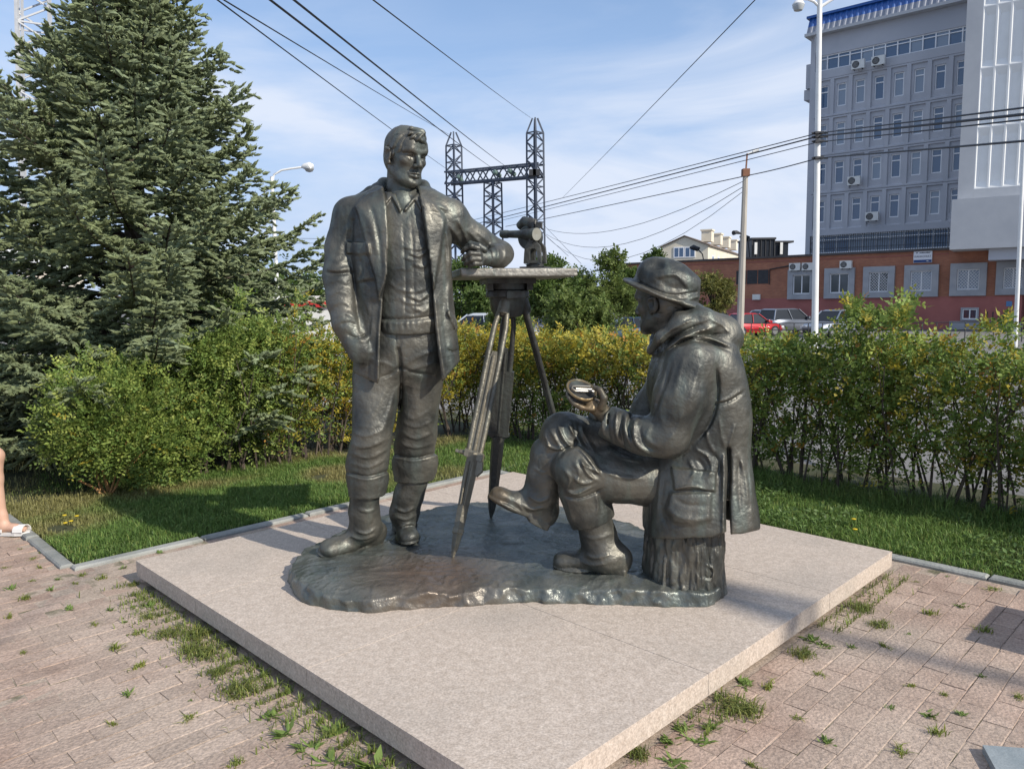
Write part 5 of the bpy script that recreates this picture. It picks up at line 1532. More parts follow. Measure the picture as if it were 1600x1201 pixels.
# trousers with turned-up cuffs
Rr = SDF((-1.02, 3.88, .48), (-0.36, 4.56, 1.55), 0.0065)
Rr.loft([sec(600, 585, 668, .09, .05), sec(580, 566, 692, .135, .05), sec(555, 562, 700, .160, .05), sec(500, 570, 700, .150, .04)], .03)
def leg(S_, rows, k=.03):
    for i in range(len(rows) - 1):
        pass
    S_.loft([sec(*r) for r in rows], k)
leg(Rr, [(760, 547, 601, .095, -.02, 0), (735, 541, 606, .105, -.02, 0), (722, 540, 608, .106, -.02), (700, 545, 610, .110, -.03), (684, 549, 612, .112, -.04), (650, 551, 618, .112, -.02), (600, 551, 630, .125, .02), (560, 553, 640, .14, .04), (520, 560, 648, .13, .05)], .03)
leg(Rr, [(738, 619, 676, .095, .17, 0), (712, 617, 680, .102, .16, 0), (700, 615, 680, .104, .15), (682, 617, 683, .105, .13), (655, 621, 684, .108, .11), (600, 622, 692, .122, .09), (560, 618, 700, .14, .07), (520, 612, 702, .13, .06)], .03)
# cuffs: a wider band
Rr.loft([sec(773, 545, 603, .098, -.02), sec(768, 545, 604, .100, -.02), sec(741, 542, 606, .106, -.02), sec(737, 543, 604, .102, -.02)], .006)
Rr.loft([sec(750, 615, 678, .098, .17), sec(745, 615, 680, .100, .17), sec(713, 614, 683, .106, .16), sec(709, 616, 681, .102, .16)], .006)
Rr.loft([sec(790, 552, 598, .082, -.02), sec(764, 552, 598, .085, -.02)], .006, 'sub')
Rr.loft([sec(765, 622, 672, .080, .17), sec(742, 622, 672, .085, .17)], .006, 'sub')
for pts in ([(541, 737), (575, 744), (607, 735)], [(614, 709), (648, 715), (683, 707)]):
    Rr.line(pts, 1.7, -.010, .08, taper=False)
    Rr.line([(x, y + 5) for x, y in pts], 2.2, .006, .08, taper=False)
# folds
for pts, w, t in (([(624, 520), (626, 560), (629, 584)], 2.0, -.014), ([(628, 575), (650, 560), (690, 545)], 3.0, .012), ([(626, 582), (655, 575), (688, 565)], 2.6, .012),
                  ([(622, 575), (600, 566), (575, 560)], 3.0, .012), ([(620, 585), (596, 590), (562, 586)], 2.6, .009), ([(560, 610), (580, 660), (560, 690)], 4, .006),
                  ([(618, 600), (606, 650), (592, 684)], 3.0, .010), ([(614, 620), (598, 662), (586, 676)], 2.4, .008), ([(604, 600), (586, 640), (566, 660)], 3, .006),
                  ([(548, 676), (575, 682), (606, 668)], 2.6, .011), ([(545, 692), (570, 700), (608, 686)], 2.6, .015), ([(543, 706), (575, 716), (610, 700)], 2.8, .016),
                  ([(541, 722), (575, 731), (606, 716)], 2.6, .014), ([(552, 664), (582, 668), (604, 655)], 2.4, .008),
                  ([(622, 656), (650, 668), (684, 654)], 2.6, .012), ([(620, 672), (650, 686), (682, 674)], 2.8, .015), ([(617, 690), (648, 700), (684, 692)], 2.6, .015),
                  ([(660, 660), (672, 668), (680, 690)], 2.2, .010), ([(628, 640), (644, 655), (676, 640)], 2.6, .008), ([(684, 600), (672, 640), (680, 660)], 3, .006),
                  ([(640, 600), (650, 630), (642, 650)], 3, .006)):
    Rr.line(pts, w * 1.0, t * (.36 if w < 2.6 else .44), .06, .5 if t > 0 else 0)
for pts, w, t in (([(622, 545), (625, 570), (627, 600), (625, 640)], 2.6, -.020), ([(624, 574), (606, 586), (580, 594)], 2.4, -.010), ([(627, 574), (648, 582), (676, 586)], 2.4, -.010), ([(618, 520), (620, 548)], 1.6, -.006)):
    Rr.line(pts, w, t, .08, taper=False)
Rr.rough(.0022, 17, 31)
Rr.build('trousers', BRONZE, man, 1)

# boots
def boot(shaft, heel, toe, rh, rt, parent, nm='boot', m=None, ang=None, bb=None, wrinkles=()):
    """shaft: [(point, radius) ...] down to the ankle; heel and toe: points on the sole, in world space"""
    pts = [p for p, r in shaft] + [heel, toe]
    lo, hi = np.min(pts, 0) - .16, np.max(pts, 0) + .16
    S_ = SDF(lo, hi, 0.0055)
    S_.chain([p for p, r in shaft], [r for p, r in shaft], .03)
    an = shaft[-1][0]
    f = unit(toe - heel); L = np.linalg.norm(toe - heel)
    upv = unit((an - heel) - f * ((an - heel) @ f))
    sd = np.cross(f, upv)
    Ax = np.stack([f, sd, upv])
    S_.ell(heel + f * .055 + upv * .075, (.085, .062, .085), Ax, .03)
    S_.cap(an, heel + f * (L * .50) + upv * .066, shaft[-1][1] * .95, .056, .05)
    S_.ell(heel + f * (L * .74) + upv * .052, (L * .24, .058, .042), Ax, .05)
    S_.ell(heel + f * (L * .87) + upv * .045, (L * .125, .053, .034), Ax, .03)
    S_.box(heel + f * L / 2 + upv * -.02, (L, .3, .038), Ax, .002, .004, 'sub')
    # sole and heel block
    S_.ell(heel + f * (L * .70) + upv * .022, (L * .325, .072, .022), Ax, .003)
    S_.box(heel + f * (L * .36) + upv * .026, (L * .22, .048, .010), Ax, .006, .012)
    S_.box(heel + f * .062 + upv * .018, (.064, .056, .026), Ax, .012, .006)
    S_.box(heel + f * L / 2 + upv * -.055, (L, .3, .055), Ax, .002, .004, 'sub')
    S_.box(heel + f * (L * .43) + upv * -.005, (L * .11, .3, .017), Ax, .004, .004, 'sub')
    for wpts, w, t in wrinkles: S_.line(wpts, w, t, .06, .3)
    S_.rough(.002, 22, 41)
    return S_.build(nm, m or BRONZE, parent, 1)
g_ = lambda px, py: gr(px, py, BZ)
h1, t1 = g_(589, 848), g_(513, 866)
t1 = h1 + unit(t1 - h1) * .36
boot([(M(570, 772, -.02), .082), (M(569, 800, 0.0), .080), (M(572, 822, .02), .078)], h1 + np.array([0.0, .03, 0]), t1, 0, 0, man,
     wrinkles=(([(552, 828), (572, 834), (590, 824)], 2.2, .008), ([(548, 838), (566, 843), (588, 836)], 2.2, .007), ([(556, 795), (575, 800), (590, 793)], 2.5, .006), ([(535, 846), (548, 838), (556, 842)], 2, .005)))
h2, t2 = g_(628, 826), g_(641, 853)
t2 = h2 + unit(t2 - h2) * .37
boot([(M(646, 750, .17), .086), (M(638, 775, .18), .082), (M(632, 800, .20), .080)], h2 + np.array([-.01, .03, 0]), t2, 0, 0, man,
     wrinkles=(([(614, 792), (632, 800), (650, 792)], 2.2, .009), ([(614, 806), (634, 812), (652, 804)], 2.2, .007), ([(620, 826), (640, 818), (660, 824)], 2.2, .006)))

# coat
K = SDF((-1.10, 3.86, 1.08), (0.06, 4.66, 2.30), 0.0065)
csec = [sec(594, 553, 720, .205, .03), sec(560, 553, 718, .205, .03), sec(500, 553, 712, .195, .03), sec(430, 550, 706, .190, .03),
        sec(380, 546, 706, .185, .035), sec(345, 540, 708, .178, .045), sec(320, 545, 705, .155, .055), sec(302, 566, 688, .115, .07), sec(293, 585, 668, .09, .08)]
K.loft(csec, .03, p=2.2)
K.cap(M(551, 336, .05), M(706, 338, .07), .092, .088, .05)
# sleeves
K.chain([M(548, 338, .05), M(536, 385, .04), M(531, 432, -.02), M(535, 470, -.06), M(541, 505, -.10), M(553, 532, -.11)], [.098, .092, .086, .080, .072, .066], .03)
K.chain([M(703, 345, .07), M(742, 374, .17), M(779, 396, .26)], [.092, .082, .074], .03)
K.chain([M(781, 397, .24), M(779, 401, .14), M(770, 403, .07)], [.070, .062, .052], .03)
K.ell(M(785, 398, .22), (.062, .075, .056), k=.03)
# hollow front, shirt and trousers show in the gap
inn = [(z, cx, cy, rx - .032, ry - .028, t) for z, cx, cy, rx, ry, t in csec if z < 2.16]
inn[0:0] = [(inn[0][0] - .06,) + inn[0][1:]]
gap = [(598, 280), (603, 330), (605, 372), (603, 420), (597, 470), (593, 520), (591, 610), (693, 610), (686, 560), (680, 510), (676, 450), (672, 410), (663, 350), (655, 300), (640, 270)]
K.carve(gap, 3.8, 4.17, .004)
K.loft(inn, .006, 'sub', 2.2)
K.cap(P_h((0, .04, -.06)), M(630, 345, .05), .088, .135, .012, 'sub')
K.carve([(692, 594), (726, 556), (740, 556), (740, 640), (692, 640)], 3.7, 4.6, .006)
K.carve([(540, 576), (592, 600), (592, 640), (540, 640)], 3.7, 4.6, .006)
# raised collar, hood folded behind the neck
K.chain([M(592, 300, .02), M(588, 296, .10), M(600, 287, .17), M(632, 283, .21), M(662, 292, .17), M(674, 306, .08), M(664, 318, .0)], [.022, .028, .032, .034, .032, .028, .020], .02)
K.chain([M(560, 312, .10), M(580, 300, .15), M(610, 296, .2)], [.03, .03, .03], .02)
# lapels, thick turned fabric
K.patch([(598, 292), (590, 296), (572, 303), (554, 322), (560, 336), (574, 392), (586, 436), (592, 470), (606, 430), (607, 372), (604, 320)], .024, 1.8, .08)
K.patch([(655, 304), (676, 316), (696, 340), (692, 372), (684, 420), (678, 452), (672, 420), (664, 350)], .022, 1.8, .08)
K.line([(574, 306), (590, 360), (597, 430)], 3.0, -.008)
K.line([(560, 318), (578, 350), (592, 400)], 4.0, .006)
# front edges
K.line([(596, 470), (592, 520), (590, 592)], 2.6, .010, taper=False)
K.line([(580, 476), (577, 530), (575, 592)], 1.6, -.005, taper=False)
K.line([(680, 470), (686, 530), (695, 590)], 2.4, .008, taper=False)
# pockets
K.patch([(541, 378), (577, 379), (579, 397), (560, 398), (541, 396)], .016, 1.4)
K.patch([(548, 398), (572, 398), (584, 436), (556, 441)], .010, 1.6)
K.line([(562, 400), (566, 425), (556, 440)], 2.0, -.007)
K.ell(K.hit(564, 388, 4.0), (.010, .008, .010), k=.003)
K.patch([(698, 488), (702, 484), (718, 509), (712, 517)], .012, 1.4)
K.line([(699, 492), (707, 503), (712, 516)], 1.5, -.004)
K.line([(696, 545), (706, 549), (717, 546)], 1.6, -.009)
K.patch([(560, 440), (590, 448), (588, 470), (566, 470)], .004, 4)
# sleeve meets the side: a deep seam, and the folds of the sleeve
K.line([(552, 345), (550, 380), (553, 430), (557, 480), (563, 520)], 3.0, -.007, .05, taper=False)
for pts, w, t in (([(506, 424), (525, 428), (550, 426)], 2.2, -.014), ([(507, 419), (525, 422), (549, 420)], 2.4, .010), ([(509, 400), (530, 410), (548, 402)], 3, .007), ([(512, 445), (528, 438), (548, 446)], 3, .008),
                  ([(513, 464), (530, 455), (549, 462)], 2.6, .010), ([(517, 480), (533, 472), (553, 482)], 2.6, .009), ([(524, 497), (540, 490), (556, 498)], 2.6, .012), ([(528, 508), (545, 504), (560, 510)], 2.2, -.010),
                  ([(524, 330), (518, 370), (512, 405)], 4, .006), ([(545, 345), (536, 372), (526, 400)], 3.4, .008),
                  ([(700, 350), (715, 372), (722, 398)], 3, .012), ([(712, 340), (726, 366), (728, 384)], 2.6, .011), ([(690, 345), (700, 380), (703, 430)], 3.0, .010), ([(704, 372), (709, 400), (706, 430)], 2.4, -.010),
                  ([(726, 356), (742, 372), (752, 384)], 2.6, .008), ([(740, 358), (760, 376), (772, 388)], 3, .006), ([(770, 380), (778, 392), (776, 410)], 2.2, .009), ([(785, 384), (790, 396), (786, 412)], 2.6, .008),
                  ([(764, 388), (766, 400), (764, 416)], 1.6, -.008), ([(767, 388), (769, 400), (767, 416)], 1.6, .007),
                  ([(612, 300), (600, 298), (586, 300)], 2.0, -.008), ([(560, 320), (575, 306), (592, 300)], 2.2, -.010), ([(670, 318), (684, 322), (702, 330)], 2.4, .009), ([(672, 330), (686, 334), (700, 344)], 2.2, -.008),
                  ([(568, 460), (580, 500), (572, 560)], 4, .007), ([(555, 500), (566, 540), (560, 585)], 4, .008), ([(704, 430), (700, 470), (706, 520)], 3.4, .008), ([(690, 450), (693, 500), (700, 560)], 3.4, -.007),
                  ([(560, 545), (575, 552), (588, 548)], 2.4, .008), ([(556, 530), (570, 534), (580, 522)], 3, .012), ([(566, 575), (580, 560), (588, 575)], 3, .005)):
    K.line(pts, w * 1.15, t * (.55 if pts[0][0] < 545 and t > 0 else .8), .07, .3 if t > 0 else 0)
K.ell(M(560, 546, -.145), (.062, .04, .075), k=.03)                                          # the hand in its pocket
K.line([(540, 520), (556, 528), (574, 522)], 1.8, -.012)
K.rough(.0022, 15, 51)
K.build('coat', BRONZE, man, 1)

# ---------- the man who sits
YS = 3.82
N = lambda px, py, dy=0.0: at(px, py, YS + dy)
sit = empty('seated_surveyor', (0.86, 3.78, BZ))
tag(sit, 'bronze man in a brimmed hat sitting cross-legged on a stump, compass in hand', 'statue')
ss = lambda py, xl, xr, ry, dy=0.0, turn=0.0: sec(py, xl, xr, ry, dy, turn, YS)

RUB = (0.24, 0.165, 0.085)
BR_HAND = bronze_mat('bronze_handled', rub=(N(922, 628, -.12), .12, (0.25, 0.17, 0.085)))
G = SDF((0.10, 3.52, .95), (1.10, 4.12, 1.72), 0.0045)
GS = 1.26
hc2 = N(1034, 474, .02)
P_g, A_g = head_parts(G, hc2, GS, rad(-136), rad(-2), rad(0))
face(G, P_g, A_g, GS)
G.cap(P_g((0, .028, -.05)), N(1058, 566, .02), .070, .085, .03)
G.ell(P_g((0, .06, -.015)), np.array((.066, .05, .06)) * GS, A_g, .02)
G.ell(N(1075, 640, .02), (.13, .19, .26), k=.05)
G.cap(N(1060, 575, -.18), N(1060, 575, .22), .07, .07, .04)
G.chain([N(1062, 580, -.18), N(1020, 690, -.22), N(948, 652, -.12)], [.06, .048, .038], .02)
G.chain([N(1050, 580, .24), N(985, 690, .22), N(930, 650, .06)], [.06, .046, .036], .02)
# near hand, open, palm up under the compass
wr, pm = N(948, 648, -.12), N(925, 633, -.12)
G.chain([wr, N(938, 640, -.12), pm], [.036, .036, .034], .02)
G.ell(N(922, 631, -.11), (.046, .045, .030), k=.02)
for pts, rr, dy in (([(925, 638), (908, 636), (897, 630), (889, 621)], [.0165, .0155, .014, .0115], -.155), ([(922, 634), (905, 632), (894, 626), (887, 617)], [.0165, .0155, .014, .0115], -.125),
                    ([(922, 631), (905, 628), (894, 621), (888, 611)], [.016, .015, .0135, .011], -.085), ([(926, 628), (910, 624), (900, 617), (895, 608)], [.0145, .0135, .012, .010], -.05)):
    G.chain([N(x, y, dy) for x, y in pts], rr, .006)
G.chain([N(940, 636, -.16), N(944, 622, -.175), N(937, 609, -.165), N(930, 606, -.15)], [.019, .017, .0145, .012], .008)
G.rough(.0012, 34, 5)
G.line([(905, 628), (915, 634), (930, 637)], 2, -.005); G.line([(910, 622), (922, 626), (934, 626)], 2, .004)
G.build('body', BR_HAND, sit, 1)

# hair at the back of the head, below the hat
HH = SDF((0.55, 3.55, 1.32), (1.06, 4.15, 1.66), 0.0055)
HH.ell(P_g((0, .022, .005)), np.array((.080, .100, .075)) * GS, A_g, .01)
HH.ell(P_g((0, -.10, -.02)), np.array((.12, .092, .14)) * GS, A_g, .012, 'sub')
for s in (-1, 1): HH.ell(P_g((s * .080, .012, -.006)), np.array((.022, .026, .036)) * GS, A_g, .006, 'sub')
HH.ell(P_g((0, .03, .13)), np.array((.2, .2, .10)) * GS, A_g, .006, 'sub')
HH.rough(.004, 36, 9, (1, 1, .4))
HH.build('hair', BRONZE, sit, 1)

# hat: brim tipped up in front, creased crown
hv = unit(N(1097, 477) - N(977, 433)); hv = unit(np.array([hv[0], -.10, hv[2]]))
hn = unit(np.array([.30, -.14, .94]) - hv * (np.array([.30, -.14, .94]) @ hv)); hs = np.cross(hn, hv)
Hc = (N(976, 437) + N(1098, 480)) / 2
HA = np.stack([hv, hs, hn])
HZ_ = 1.07
T2 = SDF((0.46, 3.46, 1.38), (1.12, 4.20, 1.88), 0.005)
HP = lambda a, b, c: Hc + (hv * a + hs * b + hn * c) * HZ_
T2.ell(HP(0, 0, -.002), np.array((.200, .168, .024)) * HZ_, HA, .004)
T2.ell(HP(0, 0, .034), np.array((.182, .150, .030)) * HZ_, HA, .012, 'sub')
T2.ell(HP(0, 0, -.060), np.array((.165, .140, .054)) * HZ_, HA, .008, 'sub')
for i in range(14):
    u = i / 13
    T2.ell(HP(.004 + .004 * u, 0, .010 + .100 * u), np.array((.150 - .026 * u ** 1.5, .126 - .026 * u ** 1.5, .024)) * HZ_, HA, .012)
T2.ell(HP(-.012, 0, .070), np.array((.140, .120, .092)) * HZ_, HA, .02)
T2.ell(HP(.140, 0, .232), np.array((.130, .20, .085)) * HZ_, HA, .03, 'sub')
T2.ell(HP(-.03, -.005, .190), np.array((.13, .032, .034)) * HZ_, HA, .025, 'sub')
T2.ell(HP(.035, -.085, .165), np.array((.070, .040, .030)) * HZ_, HA, .012, 'sub')
T2.ell(HP(-.105, -.085, .125), np.array((.055, .034, .04)) * HZ_, HA, .02, 'sub')
T2.ell(HP(-.105, .085, .125), np.array((.055, .034, .04)) * HZ_, HA, .02, 'sub')
T2.ell(HP(-.005, 0, -.055), np.array((.128, .108, .11)) * HZ_, HA, .01, 'sub')
T2.line([(1004, 448), (1030, 462), (1062, 470), (1090, 464)], 2.0, .005, taper=False)
T2.line([(1000, 441), (1022, 452), (1050, 461), (1088, 456)], 1.6, -.006, taper=False)
T2.patch([(1026, 436), (1040, 431), (1056, 432), (1068, 442), (1076, 453), (1058, 455), (1040, 450)], -.007, 5)
T2.line([(1024, 437), (1040, 430), (1058, 431), (1077, 453)], 2.4, .004)
T2.rough(.0030, 20, 61)
T2.build('hat', BRONZE, sit, 1)

# trousers
V2 = SDF((0.12, 3.48, .38), (0.98, 4.18, 1.20), 0.006)
V2.chain([N(1040, 728, .14), N(950, 692, .10), N(880, 680, .03)], [.165, .125, .110], .05)        # far leg laid over
V2.ell(N(880, 678, .02), (.105, .11, .105), k=.04)
V2.chain([N(880, 688, .02), N(860, 716, .03), N(852, 735, .03)], [.105, .092, .088], .03)
V2.chain([N(1050, 752, -.02), N(960, 745, -.06), N(900, 734, -.09)], [.150, .120, .104], .04)      # near leg, foot on the ground
V2.ell(N(898, 726, -.09), (.094, .10, .094), k=.04)
V2.chain([N(898, 732, -.09), N(911, 768, -.06), N(918, 790, -.04)], [.100, .100, .102], .03)
V2.chain([N(908, 765, -.06), N(921, 797, -.04), N(927, 815, -.03)], [.116, .116, .112], .012)       # cuff
cutd = unit(N(957, 797) - N(895, 826))
c0, upc = N(927, 814, -.03), unit(np.array([-.30, 0, .95]))
V2.box(c0 - upc * .20, (.3, .3, .20), np.stack([unit(np.array([.95, 0, .30])), [0, 1, 0], upc]), .004, .006, 'sub')
V2.cap(N(930, 830, -.03), N(922, 800, -.04), .085, .088, .008, 'sub')
for pts, w, t in (([(858, 668), (870, 690), (880, 706)], 2.6, .012), ([(870, 660), (880, 685), (894, 700)], 2.6, .014), ([(884, 655), (898, 680), (912, 698)], 2.8, .014), ([(850, 690), (862, 700), (880, 702)], 2.4, .012),
                  ([(905, 655), (915, 685), (935, 715)], 3.2, .010), ([(894, 660), (900, 690), (890, 704)], 2.2, -.010), ([(848, 676), (856, 694), (852, 708)], 2.4, .010),
                  ([(885, 704), (904, 700), (926, 726), (940, 746)], 3.0, .014), ([(872, 716), (884, 702), (905, 698), (928, 716)], 2.4, -.012), ([(905, 712), (918, 740), (936, 752)], 2.6, .014),
                  ([(878, 730), (890, 748), (884, 768)], 3, .010), ([(892, 742), (910, 756), (934, 750)], 2.8, .013), ([(880, 764), (900, 772), (930, 758)], 2.4, .014), ([(905, 722), (922, 732), (944, 742)], 2.4, .012),
                  ([(895, 720), (905, 738), (900, 758)], 3, .008), ([(876, 772), (905, 778), (950, 760)], 1.8, -.012), ([(930, 770), (934, 790), (930, 806)], 2.4, .008), ([(884, 780), (890, 800), (897, 820)], 2.4, .006),
                  ([(940, 700), (975, 715), (1005, 722)], 3.4, .008), ([(930, 730), (965, 745), (1005, 748)], 3.2, .008), ([(960, 690), (980, 706), (1006, 708)], 3, .006)):
    V2.line(pts, w, t, .07, .3 if t > 0 else 0)
V2.rough(.0030, 17, 71)
V2.build('trousers', BRONZE, sit, 1)

# boots: one in the air, one on the ground
BR_TOE = bronze_mat('bronze_rubbed_toe', rub=(N(772, 772, .0), .10, RUB))
hl, tl = N(852, 826, .03), N(758, 778, -.02)
tl = hl + unit(tl - hl) * .345
an = N(843, 786, .03)
boot([(N(856, 708, .03), .090), (N(851, 742, .03), .088), (N(846, 772, .03), .082)], hl, tl, 0, 0, sit, m=BR_TOE,
     wrinkles=(([(822, 772), (842, 784), (862, 776)], 2.2, .008), ([(812, 786), (830, 796), (856, 792)], 2.2, .008), ([(832, 730), (850, 738), (868, 730)], 2.4, .005), ([(800, 780), (812, 790), (818, 802)], 2, .006)))
hb, tb = g_(981, 898), g_(859, 889)
tb = hb + unit(tb - hb) * .375
boot([(N(926, 806, -.03), .092), (N(936, 840, -.02), .088), (N(946, 868, -.04), .082)], hb + np.array([0, .03, 0]), tb + np.array([0, .03, 0]), 0, 0, sit,
     wrinkles=(([(912, 866), (930, 872), (956, 866)], 2.2, .007), ([(905, 876), (925, 884), (950, 880)], 2.2, .006), ([(905, 835), (930, 842), (962, 832)], 2.4, .005)))

# coat
J = SDF((0.26, 3.42, .42), (1.32, 4.28, 1.62), 0.0065)
jsec = [ss(846, 1008, 1180, .290, -.02), ss(800, 1007, 1178, .285, -.02), ss(745, 1010, 1170, .262, -.01), ss(700, 1022, 1166, .240, 0.0), ss(650, 1020, 1168, .245, 0.0),
        ss(600, 1014, 1162, .262, .01), ss(560, 1022, 1152, .262, .01), ss(530, 1034, 1140, .215, .01), ss(508, 1048, 1124, .14, .02)]
J.loft(jsec, .03, p=2.7)
J.chain([N(1078, 566, -.19), N(1062, 620, -.23), N(1042, 684, -.24)], [.125, .118, .100], .04)      # near sleeve
J.chain([N(1042, 684, -.24), N(1005, 682, -.21), N(966, 668, -.15)], [.100, .092, .080], .03)
J.chain([N(972, 668, -.155), N(954, 661, -.125)], [.084, .082], .01)
J.cap(N(935, 652, -.11), N(956, 661, -.13), .055, .055, .008, 'sub')
J.box(N(931, 652, -.11), (.05, .2, .2), np.stack([unit(N(966, 668, -.15) - N(940, 655, -.11)), [0, 1, 0], [0, 0, 1]]) * 1.0, .002, .004, 'sub')
J.chain([N(1066, 566, .2), N(1020, 640, .27), N(990, 690, .25)], [.115, .105, .095], .04)            # far sleeve
J.chain([N(990, 690, .25), N(960, 672, .16)], [.090, .075], .03)
J.loft([(z, cx, cy, rx - .03, ry - .03, t) for z, cx, cy, rx, ry, t in [ss(905, 1008, 1180, .29, -.02), ss(846, 1008, 1180, .29, -.02), ss(800, 1012, 1172, .28, -.02), ss(770, 1014, 1168, .26, -.01)]], .01, 'sub')
# hood in a heap on the shoulders
J.chain([N(1017, 548, -.08), N(1034, 528, -.15), N(1064, 508, -.17), N(1098, 503, -.15), N(1128, 518, -.08), N(1134, 528, .04), N(1110, 510, .17), N(1060, 512, .20), N(1026, 530, .14), N(1016, 548, .02)],
        [.018, .028, .046, .062, .076, .080, .074, .056, .030, .018], .035)
J.ell(N(1122, 526, -.02), (.105, .16, .075), k=.04)
J.chain([N(1040, 520, -.11), N(1062, 498, -.13), N(1088, 489, -.11), N(1100, 492, .02), N(1080, 492, .12)], [.026, .032, .034, .034, .03], .02)
J.ell(N(1050, 500, .02), (.085, .10, .10), k=.03, mode='sub')
# long folds of the hood, from throat to back
for pts, w, t in (([(1020, 545), (1040, 522), (1066, 506), (1096, 494)], 2.4, .012), ([(1024, 552), (1048, 530), (1076, 514), (1110, 502)], 2.2, -.014), ([(1028, 556), (1054, 536), (1084, 521), (1126, 512)], 2.6, .013),
                  ([(1040, 552), (1070, 532), (1100, 524), (1140, 522)], 2.0, -.014), ([(1046, 540), (1076, 522), (1104, 514), (1130, 506)], 2.0, .009), ([(1020, 556), (1034, 540), (1050, 524)], 2, -.010),
                  ([(1046, 533), (1072, 526), (1108, 528), (1146, 544)], 2.6, .014), ([(1052, 541), (1080, 533), (1112, 536), (1140, 548)], 2.6, -.016), ([(1056, 510), (1076, 499), (1098, 497)], 1.8, -.010),
                  ([(1110, 500), (1128, 508), (1142, 524)], 2.4, .008)):
    J.line(pts, w, t, .08, .3 if t > 0 else 0)
# sleeve lies on the flank
J.line([(1052, 560), (1036, 610), (1020, 650)], 3.0, -.010, .1)
J.line([(1116, 560), (1122, 610), (1110, 660), (1082, 696)], 3.0, -.020, .1)
J.line([(1082, 700), (1050, 716), (1010, 716), (976, 704)], 2.2, -.020, .1)
for pts, w, t in (([(944, 636), (940, 660), (945, 688)], 2.0, .010), ([(953, 636), (950, 662), (954, 692)], 2.0, -.012), ([(966, 636), (961, 666), (967, 694)], 2.2, .017), ([(972, 640), (970, 668), (976, 698)], 1.8, -.014),
                  ([(980, 640), (976, 670), (986, 700)], 2.4, .014), ([(990, 642), (982, 664), (988, 690)], 2.0, -.012), ([(1000, 646), (990, 664), (994, 694), (1020, 712)], 2.6, .018), ([(1010, 656), (1000, 672), (1010, 696), (1036, 706)], 2.2, -.010),
                  ([(1018, 660), (1010, 684), (1030, 700)], 2.6, .008), ([(1026, 628), (1020, 655), (1000, 650)], 3, .010), ([(1040, 600), (1030, 640), (1036, 664)], 4, .008), ([(1066, 640), (1058, 670), (1040, 690)], 4, .006),
                  ([(1098, 560), (1084, 600), (1076, 640)], 4, .006), ([(1070, 554), (1058, 590), (1050, 620)], 4, .007),
                  # yoke, waist drawn in, and the gathers above and below
                  ([(1112, 632), (1136, 628), (1162, 612)], 1.8, -.012), ([(1112, 628), (1136, 624), (1162, 608)], 1.8, .007),
                  ([(1140, 704), (1142, 690), (1150, 660)], 2.2, .010), ([(1136, 706), (1128, 680), (1124, 650)], 2.2, .010), ([(1120, 712), (1108, 690), (1104, 668)], 2.2, .011), ([(1110, 714), (1096, 706), (1086, 700)], 2.0, .010),
                  ([(1112, 704), (1124, 726), (1118, 748)], 2.4, -.012), ([(1102, 706), (1112, 730), (1104, 748)], 2.4, .012), ([(1086, 712), (1100, 732), (1092, 748)], 2.2, -.010), ([(1074, 716), (1084, 736), (1074, 750)], 2.2, .010),
                  ([(1126, 706), (1130, 745), (1126, 800)], 3.4, .011), ([(1150, 700), (1164, 740), (1170, 800)], 3.6, .010), ([(1156, 706), (1154, 750), (1158, 810)], 3.0, -.010), ([(1168, 712), (1174, 760), (1174, 820)], 3, .008),
                  ([(1030, 720), (1030, 770), (1020, 830)], 4, .008), ([(1040, 736), (1032, 790), (1046, 830)], 3, -.006)):
    J.line(pts, w * 1.1, t * .85, .09, .3 if t > 0 else 0)
# slit between the front skirt and the tail
J.line([(1138, 702), (1139, 740), (1137, 790), (1139, 850)], 3.0, -.045, .12, taper=False)
J.line([(1131, 712), (1131, 760), (1129, 846)], 2.0, .012, .1, taper=False)
# hem line lower in front, higher at the slit
J.carve([(1000, 839), (1050, 842), (1112, 839), (1136, 830), (1138, 860), (1000, 870)], 3.3, 4.0, .006)
J.carve([(1141, 834), (1158, 834), (1215, 820), (1215, 870), (1141, 870)], 3.3, 4.4, .006)
# pocket: flap and bellows
J.patch([(1048, 770), (1112, 770), (1110, 812), (1080, 820), (1052, 815), (1040, 795)], .020, 4)
J.line([(1042, 790), (1062, 808), (1100, 812)], 3, .008); J.line([(1050, 776), (1072, 788), (1108, 790)], 3, -.006)
J.patch([(1049, 730), (1119, 737), (1117, 768), (1092, 763), (1054, 766)], .020, 1.6)
J.line([(1050, 764), (1082, 759), (1104, 766), (1116, 765)], 1.8, .010)
J.line([(1012, 746), (1014, 790), (1012, 838)], 2.0, .008, taper=False)
J.rough(.0024, 13, 81)
J.build('coat', BRONZE, sit, 1)

# ---------- stump
st = SDF((0.58, 3.46, .10), (1.16, 4.12, .62), 0.006)
sc_ = np.array([0.862, 3.775])
bark = lambda a, z: .010 * vnoise(np.cos(a) * 3 + 9, np.sin(a) * 3 + 9, z * 5 + a * 0, 91) + .007 * vnoise(np.cos(a) * 9 + 9, np.sin(a) * 9 + 9, z * 9, 92) - .007 * sstep(.75, .98, 1 - np.abs(vnoise(np.cos(a) * 8 + 4, np.sin(a) * 8 + 4, z * 7, 94))) + .0055 * vnoise(np.cos(a) * 20 + 9, np.sin(a) * 20 + 9, z * 24, 93)
st.loft([(.125, sc_[0], sc_[1], .212, .212, 0), (.18, sc_[0], sc_[1], .203, .203, 0), (.30, sc_[0], sc_[1], .196, .196, 0), (.44, sc_[0], sc_[1], .194, .194, 0), (.515, sc_[0], sc_[1], .19, .19, 0)], .01, fn=bark)
st.line([(1104, 885), (1112, 893), (1108, 903), (1100, 898), (1103, 889)], 1.6, -.010, .05)
st.line([(1100, 880), (1116, 890), (1112, 907)], 2.0, .007, .05)
